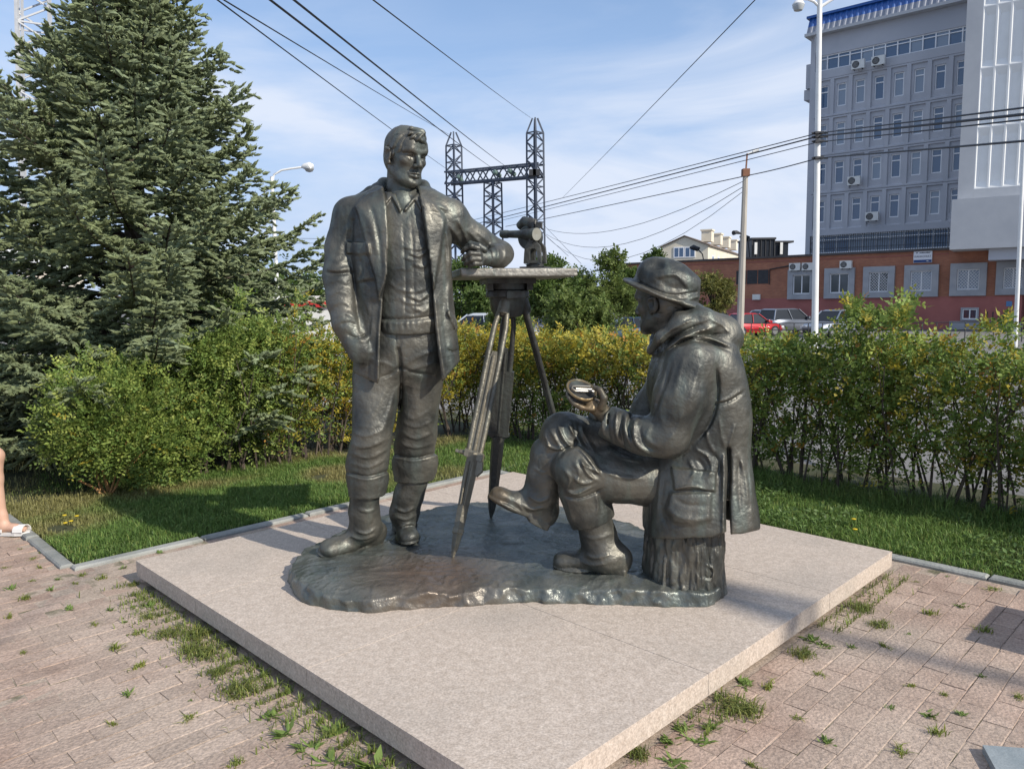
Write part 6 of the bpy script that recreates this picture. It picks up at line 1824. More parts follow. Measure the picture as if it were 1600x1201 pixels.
rs_ = random.Random(12)
for i in range(16):
    x, y = rs_.uniform(1026, 1140), rs_.uniform(850, 930)
    st.line([(x, y - rs_.uniform(8, 22)), (x + rs_.uniform(-3, 3), y), (x + rs_.uniform(-4, 4), y + rs_.uniform(6, 16))], rs_.uniform(1.4, 2.2), rs_.choice((-1, -1, 1)) * rs_.uniform(.003, .007), .05)
st.rough(.003, 40, 96, (1, 1, .5))
so = st.build('tree_stump', BRONZE, None, 1)
tag(so, 'bronze tree stump with rough bark under the seated man', 'stump')
# ------------------------------------------------------------------ bronze ground under the figures
fr = [gr(px, py, .125)[:2] for px, py in ((455, 905), (459, 925), (472, 938), (510, 951), (545, 955), (585, 957), (630, 953), (660, 950), (710, 946), (760, 943), (805, 941), (836, 938), (850, 942), (882, 941), (920, 944), (960, 945), (1010, 946), (1060, 947), (1105, 947))]
bk = [np.array(p) for p in ((1.06, 3.70), (1.10, 3.95), (1.0, 4.25), (.86, 4.52), (.73, 4.74), (.50, 5.02), (.15, 5.22), (-.2, 5.24), (-.52, 5.14), (-.86, 4.92), (-1.05, 4.62), (-1.19, 4.25))]
OUT = np.array(list(fr) + bk)
D = SDF((-1.36, 3.40, .10), (1.26, 5.42, .26), 0.0075)
Xg, Yg, Zg = D.ax[0][:, None, None], D.ax[1][None, :, None], D.ax[2][None, None, :]
pd = SDF.poly_d(OUT, Xg[:, :, 0], Yg[:, :, 0])[:, :, None]
_w1 = .35 * vnoise(Xg * 5, Yg * 5, Zg * 9, 19)
ed = .012 * vnoise(Xg * 9, Yg * 9, Zg * 14, 11) + .016 * np.abs(vnoise(Xg * 13 + _w1, Yg * 13, Zg * 17, 12)) + .006 * vnoise(Xg * 38, Yg * 38, Zg * 34, 21) - .012
chip = .016 * np.clip(vnoise(Xg * 14, Yg * 14, Zg * 5, 17), -.2, .8)
top = BZ + .004 * vnoise(Xg * 6, Yg * 6, Zg * 0, 13) + .0045 * (1 - 2 * np.abs(vnoise(Xg * 9 + 2.6 * vnoise(Xg * 4, Yg * 4, Zg * 0, 15), Yg * 13 + 1.5 * vnoise(Xg * 6, Yg * 6, Zg * 0, 22), Zg * 0, 14))) + .005 * sstep(.80, 1.0, 1 - np.abs(vnoise(Xg * 7 + 3 * vnoise(Xg * 5, Yg * 5, Zg * 0, 23), Yg * 7, Zg * 0, 24))) + .0025 * vnoise(Xg * 36, Yg * 40, Zg * 0, 16)
top = top - .030 * sstep(-.10, 0.0, pd) * (.4 + .6 * sstep(-.4, .4, vnoise(Xg * 7, Yg * 7, Zg * 0, 18)))
dz = Zg - top
de = pd + ed + chip + .10 * (Zg - .125) * 1.2
k_ = .012
h_ = np.maximum(k_ - np.abs(de - dz), 0) / k_
D.F[:] = np.maximum(np.maximum(de, dz) + h_ * h_ * k_ * .25, .118 - Zg).astype(np.float32)
BR_GROUND = bronze_mat('bronze_ground', (.085, .098, .092), (.185, .190, .170), rough=.36, metal=.5, wear=.85, bump=.6, rub=((-.42, 3.80, BZ), .50, (.17, .115, .082)))
o = D.build('bronze_ground', BR_GROUND, None, 1)
tag(o, 'irregular slab of cast bronze ground under both figures, browned in front', 'statue base')

# ------------------------------------------------------------------ plane table on its tripod
tri = empty('survey_table', (-.02, 4.58, BZ)); tag(tri, 'bronze plane table with a plank top on a three legged survey tripod', 'survey tripod')
TU, TV = np.array([math.cos(rad(12)), math.sin(rad(12)), 0]), np.array([-math.sin(rad(12)), math.cos(rad(12)), 0])
TC = np.array([-.02, 4.58, 0]); TZ = 1.772
BS = SDF((-.52, 4.06, 1.69), (.48, 5.10, 1.80), 0.0075)
BS.box(TC + np.array([0, 0, TZ - .024]), (.327, .352, .024), np.stack([TU, TV, [0, 0, 1]]), .006, .004)
BS.rough(.0035, 5, 95, (1, 1, 22)); BS.rough(.0012, 30, 97)
BR_WOOD = bronze_mat('bronze_plank', (.20, .19, .165), (.30, .285, .25), rough=.5, metal=.45, wear=.3, bump=.5)
BS.build('tabletop', BR_WOOD, tri, 1)
BR_DARK = bronze_mat('bronze_dark', (.036, .037, .037), (.064, .063, .058), rough=.45, metal=.45, wear=.06)  # bronze with the shade under the tabletop put into its colour; instruments share it
hb_ = MB()
hc_ = np.array([-.02, 4.58, 0])
hb_.prism([(-.145, -.12), (.145, -.12), (.145, .12), (-.145, .12)], TZ - .080, TZ - .049, np.stack([TU, TV, [0, 0, 1]]), hc_)
hb_.lathe([(.105, TZ - .118), (.112, TZ - .112), (.112, TZ - .0805)], 24, hc_)
hb_.lathe([(.122, TZ - .160), (.128, TZ - .155), (.128, TZ - .132), (.122, TZ - .1185)], 24, hc_)
hb_.lathe([(.055, TZ - .275), (.080, TZ - .27), (.100, TZ - .23), (.108, TZ - .1605)], 24, hc_)
for s in (-1, 1):
    hb_.box(hc_ + TU * .118 * s + TV * -.05 + np.array([0, 0, TZ - .09]), (.018, .03, .028), np.stack([TU, TV, [0, 0, 1]]))
hb_.box(hc_ + TV * -.128 + TU * .02 + np.array([0, 0, TZ - .145]), (.055, .018, .018), np.stack([TU, TV, [0, 0, 1]]))
hb_.build('tripod_head', BR_DARK, tri, True)
def tripod_leg(topp, tip, m, solid=False, pair=.036):
    ax = unit(tip - topp); L = np.linalg.norm(tip - topp)
    sd = unit(np.cross(ax, (topp - np.array([-.02, 4.58, topp[2]])) if np.linalg.norm((topp - np.array([-.02, 4.58, topp[2]]))) > 1e-3 else (0, 1, 0)))
    rd = np.cross(sd, ax)
    P = lambda t, u=0.0, v=0.0: topp + ax * (L * t) + sd * u + rd * v
    lg = empty('leg', topp); lg.parent = tri
    lg.matrix_parent_inverse = Matrix.Translation(Vector(tri.location)).inverted()
    sk = MB().tube([P(-.05), P(-.02), P(.035), P(.045)], [.030, .036, .038, .033], 14)
    sk.build('socket', m, lg, True)
    for s in (-1, 1):
        MB().tube([P(.02, s * .020), P(.10, s * .034), P(.22, s * pair), P(.52, s * pair), P(.60, s * pair * .96)], [.016, .016, .0165, .0165, .015], 10).build('rail', m, lg, True)
    b = MB(); q = [(-.012, -.026), (.012, -.026), (.016, 0), (.012, .026), (-.012, .026), (-.016, 0)]
    if solid:
        b.prism([(-.062, .30 * L), (.062, .30 * L), (.062, .60 * L), (.042, .612 * L), (-.042, .612 * L), (-.062, .60 * L)], -.016, .016, np.stack([sd, ax, rd]), topp)
        b.prism([(-.068, .585 * L), (.068, .585 * L), (.068, .60 * L), (-.068, .60 * L)], -.022, .022, np.stack([sd, ax, rd]), topp)
    b.prism([(-.014, .20 * L), (.014, .20 * L), (.026, .24 * L), (.026, .60 * L), (-.026, .60 * L), (-.026, .24 * L)], -.009, .009, np.stack([sd, ax, rd]), topp)
    b.tube([P(.22, 0, .012), P(.60, 0, .012)], .009, 8)
    b.tube([P(.22, 0, -.012), P(.60, 0, -.012)], .009, 8)
    b.build('slide_bar', m, lg, True)
    if not solid:
        c = MB()
        c.prism([(-.056, .602 * L), (.050, .592 * L), (.052, .620 * L), (-.054, .634 * L)], -.026, .026, np.stack([sd, ax, rd]), topp)
        c.tube([P(.607, .055), P(.607, .083)], [.014, .012], 10)
        c.prism([(.080, .603 * L), (.105, .598 * L), (.108, .610 * L), (.080, .613 * L)], -.006, .006, np.stack([sd, ax, rd]), topp)
        c.prism([(-.060, .632 * L), (.002, .628 * L), (-.004, .66 * L), (-.040, .690 * L), (-.066, .668 * L)], -.020, .020, np.stack([sd, ax, rd]), topp)
        c.build('clamp', m, lg)
    f = MB()
    w = .040 if not solid else .040
    prof = [(.605, w), (.70, w * 1.0), (.80, w * .86), (.885, w * .76), (.89, w * .86), (.905, w * .86), (.91, w * .76), (.955, w * .55), (.992, w * .22), (1.0, .004)]
    f.tube([P(t) for t, r in prof], [r for t, r in prof], 6)
    f.build('foot', m, lg, False)
    if not solid:
        g = MB()
        for u in (-.014, .014):
            g.tube([P(.64, u, .038), P(.70, u, .041), P(.80, u * .8, .035)], [.006, .007, .004], 6)
            g.tube([P(.64, u, -.038), P(.70, u, -.041), P(.80, u * .8, -.035)], [.006, .007, .004], 6)
        g.build('rib', m, lg, True)
tripod_leg(at(789, 474, 4.50), gr(707, 873, BZ - .004), BRONZE)
tripod_leg(at(797, 474, 4.66), gr(767, 810, BZ - .004), BR_DARK, True)
tripod_leg(at(817, 472, 4.60), gr(903, 792, BZ - .004), BR_DARK, pair=.026)

# ------------------------------------------------------------------ theodolite standing on the board
th = empty('theodolite', at(838, 412, 4.42)); tag(th, 'small bronze theodolite with telescope standing on the plank top', 'theodolite')
T0 = at(836, 413, 4.46); T0[2] = TZ + .002
bx_ = unit(np.array([.93, -.36, 0])); by_ = np.array([-bx_[1], bx_[0], 0]); bz_ = np.array([0, 0, 1.])
A3 = np.stack([bx_, by_, bz_])
MB().prism([(-.075, -.055), (.075, -.055), (.075, .055), (-.075, .055)], 0, .012, A3, T0).lathe([(.050, .0122), (.050, .026), (.040, .030)], 20, T0).build('base', BR_DARK, th, True)
def yoke(off):
    out = [(-.050, .030), (-.046, .085), (-.042, .120), (-.022, .150), (.026, .150), (.048, .126), (.053, .085), (.054, .030)]
    hole = [(-.014, .046), (-.014, .080), (-.013, .100), (-.003, .112), (.020, .112), (.031, .100), (.033, .080), (.033, .046)]
    mb = MB(); n = 8
    V = [T0 + bx_ * x + by_ * (off + s * .011) + bz_ * z for s in (-1, 1) for x, z in out] + [T0 + bx_ * x + by_ * (off + s * .011) + bz_ * z for s in (-1, 1) for x, z in hole]
    Fs = []
    for i in range(n):
        j = (i + 1) % n
        if i < n:
            Fs += [(i, j, 16 + j, 16 + i), (8 + i, 24 + i, 24 + j, 8 + j), (i, 8 + i, 8 + j, j), (16 + i, 16 + j, 24 + j, 24 + i)]
    mb.add(V, Fs)
    return mb.build('yoke', BRONZE, th)
yoke(-.045); yoke(.045)
tz_ = .178
MB().lathe([(.066, -.020), (.072, -.014), (.072, .014), (.066, .020)], 28, T0 + bz_ * tz_ + bx_ * -.028 + by_ * .004, np.stack([bx_, bz_, by_])).tube([T0 + bz_ * (tz_ - .02) + by_ * -.064, T0 + bz_ * (tz_ - .02) + by_ * .064], .016, 12).build('vertical_circle', BR_DARK, th, True)
ta, tb_ = at(784, 366, 4.60), at(838, 366, 4.385)
td = unit(tb_ - ta); tl_ = np.linalg.norm(tb_ - ta)
MB().tube([ta, ta + td * .012, ta + td * .05, ta + td * .055, ta + td * tl_ * .62, ta + td * tl_ * .70, tb_ - td * .03, tb_ - td * .028, tb_], [.020, .024, .024, .021, .024, .031, .031, .036, .036], 20).build('telescope', BR_DARK, th, True)
tp = np.stack([unit(np.cross(td, bz_)), unit(np.cross(np.cross(td, bz_), td)), td])
MB().lathe([(.0355, .001), (.0355, .004), (.030, .004), (.0, .002)], 20, tb_, tp).build('objective', mat('lens_bronze', (.34, .33, .27), (.42, .40, .33), 20, .3, .5), th, True)
kb = MB()
kb.tube([at(812, 354, 4.55), at(820, 347, 4.52), at(833, 350, 4.46), at(836, 357, 4.44)], [.026, .034, .032, .020], 12)
kb.box(at(842, 352, 4.42), (.018, .012, .016), A3)
kb.tube([at(836, 350, 4.42), at(836, 343, 4.42)], [.009, .006], 8)
kb.tube([at(846, 357, 4.42), at(846, 348, 4.42)], [.006, .006], 8)
kb.build('sight_block', BR_DARK, th, True)

# ------------------------------------------------------------------ compass held in the hand
cp = empty('compass', at(908, 606, 3.70)); tag(cp, 'round golden-rimmed compass case lying in the open hand of the seated man', 'compass')
cn = unit(np.array([.28, -.52, .80])); cx_ = unit(np.cross((0, .2, 1), cn)); cy_ = np.cross(cn, cx_)
CA = np.stack([cx_, cy_, cn]); CC = at(909, 608, 3.70)
BR_GOLD = bronze_mat('bronze_gold_rim', (.24, .175, .09), (.34, .25, .13), rough=.34, metal=.7)
MB().lathe([(.050, -.022), (.066, -.018), (.072, -.004), (.066, -.003), (.0005, -.010)], 28, CC, CA).build('case', BR_DARK, cp, True)
MB().lathe([(.066, -.003), (.071, .003), (.076, .001), (.078, -.006), (.072, -.012), (.066, -.003)], 28, CC, CA, False).build('rim', BR_GOLD, cp, True)
lp = MB()
loop = [CC + cx_ * (.055 - .10 * t) + cy_ * -.020 + cn * .006 for t in (0, .5, 1)] + [CC + cx_ * (-.058) + cy_ * (-.004) + cn * .007, CC + cx_ * (-.045) + cy_ * .014 + cn * .006] + [CC + cx_ * (-.045 + .095 * t) + cy_ * .014 + cn * .006 for t in (.5, 1)]
lp.tube(loop, .0055, 8)
lp.tube([CC + cx_ * .05 + cy_ * -.004 + cn * .005, CC + cx_ * -.035 + cy_ * -.003 + cn * .005], .004, 8)
lp.build('needle_clip', mat('pale_metal', (.30, .285, .25), (.38, .36, .31), 10, .35, .7), cp, True)
# ------------------------------------------------------------------ masts, poles, lamps, wires
M_steel = mat('dark_steel', (.065, .08, .11), (.10, .115, .145), 3, .6, .3)
M_wht = mat('white_paint', (.72, .72, .70), (.80, .80, .78), 3, .5)
M_cpole = mat('weathered_concrete', (.36, .33, .28), (.47, .43, .37), 2, .9, bump=.3, stretch=(4, 4, .6))
def lattice(mb, base, top, w0, w1, n, r, ax=None, cap=0.0):
    base, top = np.asarray(base, float), np.asarray(top, float)
    ax = np.eye(3) if ax is None else ax
    C = [(-1, -1), (1, -1), (1, 1), (-1, 1)]
    P = lambda k, i: base + (top - base) * k / n + (ax[0] * C[i % 4][0] + ax[1] * C[i % 4][1]) * (w0 + (w1 - w0) * k / n) / 2
    for i in range(4):
        mb.bar(P(0, i), P(n, i), r * 1.5)
        for k in range(n):
            a = (i + k) % 2
            mb.bar(P(k, i + a), P(k + 1, i + 1 - a), r * .8)
            if k % 4 == 0: mb.bar(P(k, i), P(k, i + 1), r * .8)
        if cap:
            mb.bar(P(n, i), top + np.array([0, 0, cap]) + (ax[0] * C[i][0] + ax[1] * C[i][1]) * w1 * .15, r * 1.4)
        mb.bar(P(n, i), P(n, i + 1), r)
    return mb
gp = empty('power_portal', (at(772, 468, 84)[0], 84, -1.2)); tag(gp, 'dark steel lattice portal of the power line standing beyond the trees', 'power pylon')
YR_, YC_, YL_ = 80.0, 83.5, 86.5
def col_at(px_t, py_t, py_sh, px_b, Y, w0, w1, cap=True):
    t, b = at(px_t, py_sh, Y), at(px_b, 480, Y); b[2] = -1.2
    ct = at(px_t, py_t, Y)[2] - t[2]
    return lattice(MB(), b, t, w0, w1, 22, .115, np.stack([FU, FN, [0, 0, 1]]), ct if cap else 0).build('lattice_column', M_steel, gp)
col_at(836, 185, 208, 838, YR_, 1.35, 1.2); col_at(709, 207, 228, 713, YL_, 1.35, 1.2); col_at(770, 284, 286, 772, YC_, 1.6, 1.3, False)
bt_a, bt_b = at(700, 279, YL_), at(846, 266, YR_)
def beam():
    mb = MB(); n = 14; d = unit(bt_b - bt_a); s = unit(np.cross(d, (0, 0, 1)))
    for h_ in (-.62, .62):
        for w_ in (-.6, .6): mb.bar(bt_a + s * w_ + np.array([0, 0, h_]), bt_b + s * w_ + np.array([0, 0, h_]), .18)
    for i in range(n):
        a, b = bt_a + (bt_b - bt_a) * i / n, bt_a + (bt_b - bt_a) * (i + 1) / n
        for w_ in (-.6, .6):
            sg = 1 if i % 2 else -1
            mb.bar(a + s * w_ + np.array([0, 0, .62 * sg]), b + s * w_ - np.array([0, 0, .62 * sg]), .11)
    return mb.build('beam', M_steel, gp)
beam()
M_ins = mat('green_glass', (.10, .16, .14), (.14, .20, .18), 4, .3)
for (x0, y0, x1, y1, Y) in ((716, 275, 722, 284, 86), (772, 268, 781, 275, 83), (795, 266, 804, 273, 82)):
    a, b = at(x0, y0, Y - 1.2), at(x1, y1, Y)
    m_ = MB()
    for k in range(7): m_.tube([a + (b - a) * (k / 7), a + (b - a) * ((k + .6) / 7)], [.16, .26], 8)
    m_.build('insulator', M_ins, gp)
for x_ in (832, 838): 
    m_ = MB(); m_.box(at(x_, 270, YR_ - .8), (.35, .35, .3)); m_.build('junction_box', M_dark, gp)

M_mast = mat('grey_white_paint', (.42, .43, .45), (.52, .53, .54), 3, .6)
lm = empty('lattice_mast', (at(52, 468, 42)[0], 42, GZ)); tag(lm, 'tall white lattice mast rising behind the spruce at the upper left', 'mast')
b_, t_ = at(58, 430, 42), at(45, -230, 42); b_[2] = GZ
lattice(MB(), b_, t_, 1.7, 1.35, 30, .10, np.stack([[.86, .5, 0], [-.5, .86, 0], [0, 0, 1]])).build('lattice', M_mast, lm)
m_ = MB()
for x_, w_ in ((30, .10), (74, .08)): m_.bar(at(x_ + 12, 420, 41.2), at(x_, -230, 41.2), w_)
m_.build('cable_ladder', M_mast, lm)

def lamp_head(px, py, Y, m, parent, dirx):
    c = at(px, py, Y)
    MB().tube([c - dirx * .05, c + dirx * .12, c + dirx * .55, c + dirx * .85], [.05, .10, .13, .05], 10).build('lamp_head', m, parent, True)
    MB().lathe([(.02, -.16), (.11, -.13), (.16, -.05), (.15, .0)], 14, c + dirx * .5 + np.array([0, 0, -.04])).build('lamp_glass', glass_mat('lamp_glass', (.35, .36, .36), .15), parent, True)
sl = empty('street_lamp', (at(432, 468, 26)[0], 26, -.6)); tag(sl, 'white street lamp with one curved arm behind the spruce', 'street lamp', 'street lamps')
pb, ptp = at(434, 468, 26), at(424.5, 276, 26); pb[2] = -.7
m_ = MB(); m_.tube([pb, ptp], [.085, .055], 10); m_.build('pole', M_wht, sl, True)
m_ = MB(); m_.tube([ptp - np.array([0, 0, .25]), at(428, 273, 26), at(440, 266, 26), at(455, 263.5, 26), at(474, 261, 26)], .035, 8); m_.build('arm', M_wht, sl, True)
lamp_head(473, 260.5, 26, M_wht, sl, np.array([.42, 0, .03]))

wl_ = empty('street_lamp', (at(1276, 468, 24)[0], 24, -.5)); tag(wl_, 'tall white double armed street lamp in front of the brick building', 'street lamp', 'street lamps')
pb, ptp = at(1275.5, 468, 24), at(1281.5, -45, 24); pb[2] = -.6
m_ = MB(); m_.tube([pb, ptp], [.105, .07], 12); m_.build('pole', M_wht, wl_, True)
m_ = MB(); m_.tube([at(1281, 12, 24), at(1272, 3, 24), at(1262, -1, 24), at(1252, -1, 24)], .04, 8); m_.build('arm', M_wht, wl_, True)
m_ = MB(); m_.tube([at(1281, 12, 24), at(1296, 2, 24), at(1312, -8, 24), at(1330, -14, 24)], .045, 8); m_.build('arm', M_wht, wl_, True)
lh_c = at(1247.5, 8, 24)
MB().lathe([(.02, -.19), (.12, -.16), (.17, -.06), (.172, 0.0)], 16, lh_c).build('lamp_glass', glass_mat('lamp_bowl', (.42, .44, .44), .2), wl_, True)
MB().lathe([(.176, -.005), (.18, .02), (.12, .10), (.05, .15)], 16, lh_c).build('lamp_head', M_wht, wl_, True)
c2_ = at(1334, -12, 24)
MB().lathe([(.02, -.19), (.12, -.16), (.17, -.06), (.172, 0.0)], 16, c2_).build('lamp_glass', glass_mat('lamp_bowl_2', (.42, .44, .44), .2), wl_, True)
MB().lathe([(.176, -.005), (.18, .02), (.12, .10), (.05, .15)], 16, c2_).build('lamp_head', M_wht, wl_, True)
m_ = MB()
for y_ in (208, 214, 221, 247):
    c = at(1279, y_, 23.9); m_.box(c, (.13, .09, .035)); m_.tube([c + np.array([-.2, 0, 0]), c + np.array([.28, 0, .0])], .03, 6)
m_.build('wire_bracket', M_dark, wl_)

cpo = empty('utility_pole', (at(1157, 468, 30)[0], 30, -.8)); tag(cpo, 'weathered concrete utility pole rising behind the hedge near the red car', 'utility pole', 'utility poles')
pb, ptp = at(1156, 490, 30), at(1165, 266, 30); pb[2] = -1
m_ = MB(); m_.tube([pb, ptp], [.155, .10], 8); m_.build('pole', M_cpole, cpo)
m_ = MB(); m_.box(at(1165, 270, 30), (.13, .13, .14)); m_.bar(at(1165.5, 266, 30), at(1167.5, 240, 30), .05); m_.build('bracket', mat('rusty_steel', (.16, .07, .04), (.24, .11, .06), 8, .8), cpo)
m_ = MB(); m_.tube([at(1167.5, 241, 30), at(1172, 239, 30), at(1184, 234.5, 30)], [.025, .03, .05], 8); m_.tube([at(1176, 237.5, 30), at(1185, 234, 30)], [.05, .06], 8); m_.build('lamp_arm', M_acw, cpo)
m_ = MB(); m_.tube([at(1158, 365, 29.8), at(1151, 363, 29.6), at(1146, 364, 29.5)], [.03, .07, .09], 8); m_.build('floodlight', M_dark, cpo)
rpo = empty('utility_pole', (at(1592, 468, 27)[0], 27, -.6)); tag(rpo, 'thin pale pole at the right edge before the brick building', 'utility pole', 'utility poles')
pb, ptp = at(1589.5, 490, 27), at(1601, 200, 27); pb[2] = -.8
m_ = MB(); m_.tube([pb, ptp], [.075, .06], 10); m_.build('pole', M_wht, rpo, True)
# lamps over the brick roof
for i, (x0, y0, x1, y1, lab) in enumerate(((1099, 405, 1090, 389, 'small dark curved street lamp over the brick roof left of the concrete pole'), (1171, 397, 1168, 372, 'small dark street lamp over the brick roof right of the concrete pole'))):
    o = empty('street_lamp', at(x0, y0, 70)); tag(o, lab, 'street lamp', 'street lamps')
    a, b = at(x0, y0 + 60, 70), at(x1, y1, 70)
    m_ = MB(); m_.tube([a, at(x0, y0, 70), at(x0 - 1.5, (y0 + y1) / 2, 70), b], .05, 6); m_.build('pole', M_dark, o)
    m_ = MB(); m_.tube([b + np.array([.2, 0, .1]), b, b - np.array([.4, 0, -.15]), b - np.array([.7, 0, -.1])], [.08, .22, .24, .1], 8); m_.build('lamp_head', M_dark, o)

M_wire = mat('cable_black', (.03, .035, .045), None, 2, .6)
def cable(pts, r, label, sag=0.0, group='overhead cables'):
    """pts: (px, py, Y) supports along the run"""
    P = [at(*p) for p in pts]; Q = []
    if pts[0][1] < 0: P[0] = P[0] + (P[0] - P[1]) * .4                     # on past us, overhead
    if pts[-1][0] > 1650: P[-1] = P[-1] + (P[-1] - P[-2]) * 1.2
    for a, b in zip(P[:-1], P[1:]):
        for u in np.linspace(0, 1, 13)[:-1]:
            Q.append(a + (b - a) * u - np.array([0, 0, 4 * sag * u * (1 - u)]))
    Q.append(P[-1])
    o = MB().tube(Q, r, 4).build('power_cable', M_wire); tag(o, label, 'cable', group)
cable([(330, -18, 14), (714, 275, 85.5)], 0.0180, 'thin power cable leftmost of the fan running to the portal beam', .15)
cable([(345, -10, 14), (703, 211, 86)], 0.0168, 'thin power cable ending at the top of the left portal column', .1)
cable([(425, -8, 12), (768, 262, 82.5)], 0.0240, 'thick power cable to the middle of the portal beam, left of its pair', .12)
cable([(462, -8, 12), (790, 260, 82)], 0.0240, 'thick power cable to the middle of the portal beam, right of its pair', .12)
cable([(582, -8, 14), (829, 184, 80)], 0.0168, 'thin power cable ending at the top of the right portal column', .1)
cable([(1190, -14, 14), (880, 308, 60)], 0.0132, 'single thin cable rising steeply to the upper right from behind the theodolite', .05)
cable([(730, 346, 60), (1279, 208, 24), (1700, 152, 10)], 0.0156, 'uppermost of the four cables along the street to the white lamp', .03)
cable([(735, 352, 60), (1279, 213, 24), (1700, 164, 10)], 0.0228, 'thickest of the four cables along the street, second from the top', .03)
cable([(735, 356, 60), (1279, 222, 24), (1700, 172, 10)], 0.0132, 'third from the top of the four cables along the street', .03)
cable([(790, 354, 56), (1165, 275, 30.3), (1279, 247, 24), (1700, 208, 10)], 0.0180, 'lowest of the four cables along the street, passing the concrete pole', .03)
cable([(1162, 283, 30), (855, 358, 62)], 0.0132, 'highest of three slack cables from the concrete pole to the left', 1.0)
cable([(1161, 292, 30), (853, 366, 62)], 0.0132, 'middle of three slack cables from the concrete pole to the left', 1.6)
cable([(1160, 300, 30), (855, 371, 62)], 0.0120, 'lowest of three slack cables from the concrete pole to the left', 2.2)
cable([(-500, 372, 45), (330, 370, 60), (711, 373, 86)], 0.0180, 'level cable low across the sky left of the standing man, upper of two', .1)
cable([(-500, 382, 45), (330, 378, 60), (711, 379, 86)], 0.0180, 'level cable low across the sky left of the standing man, lower of two', .1)
cable([(848, 350, 79), (908, 412, 60)], 0.0210, 'stay cable slanting down right from the portal column, upper of two', 0)
cable([(846, 362, 79), (888, 400, 66)], 0.0210, 'stay cable slanting down right from the portal column, lower of two', 0)

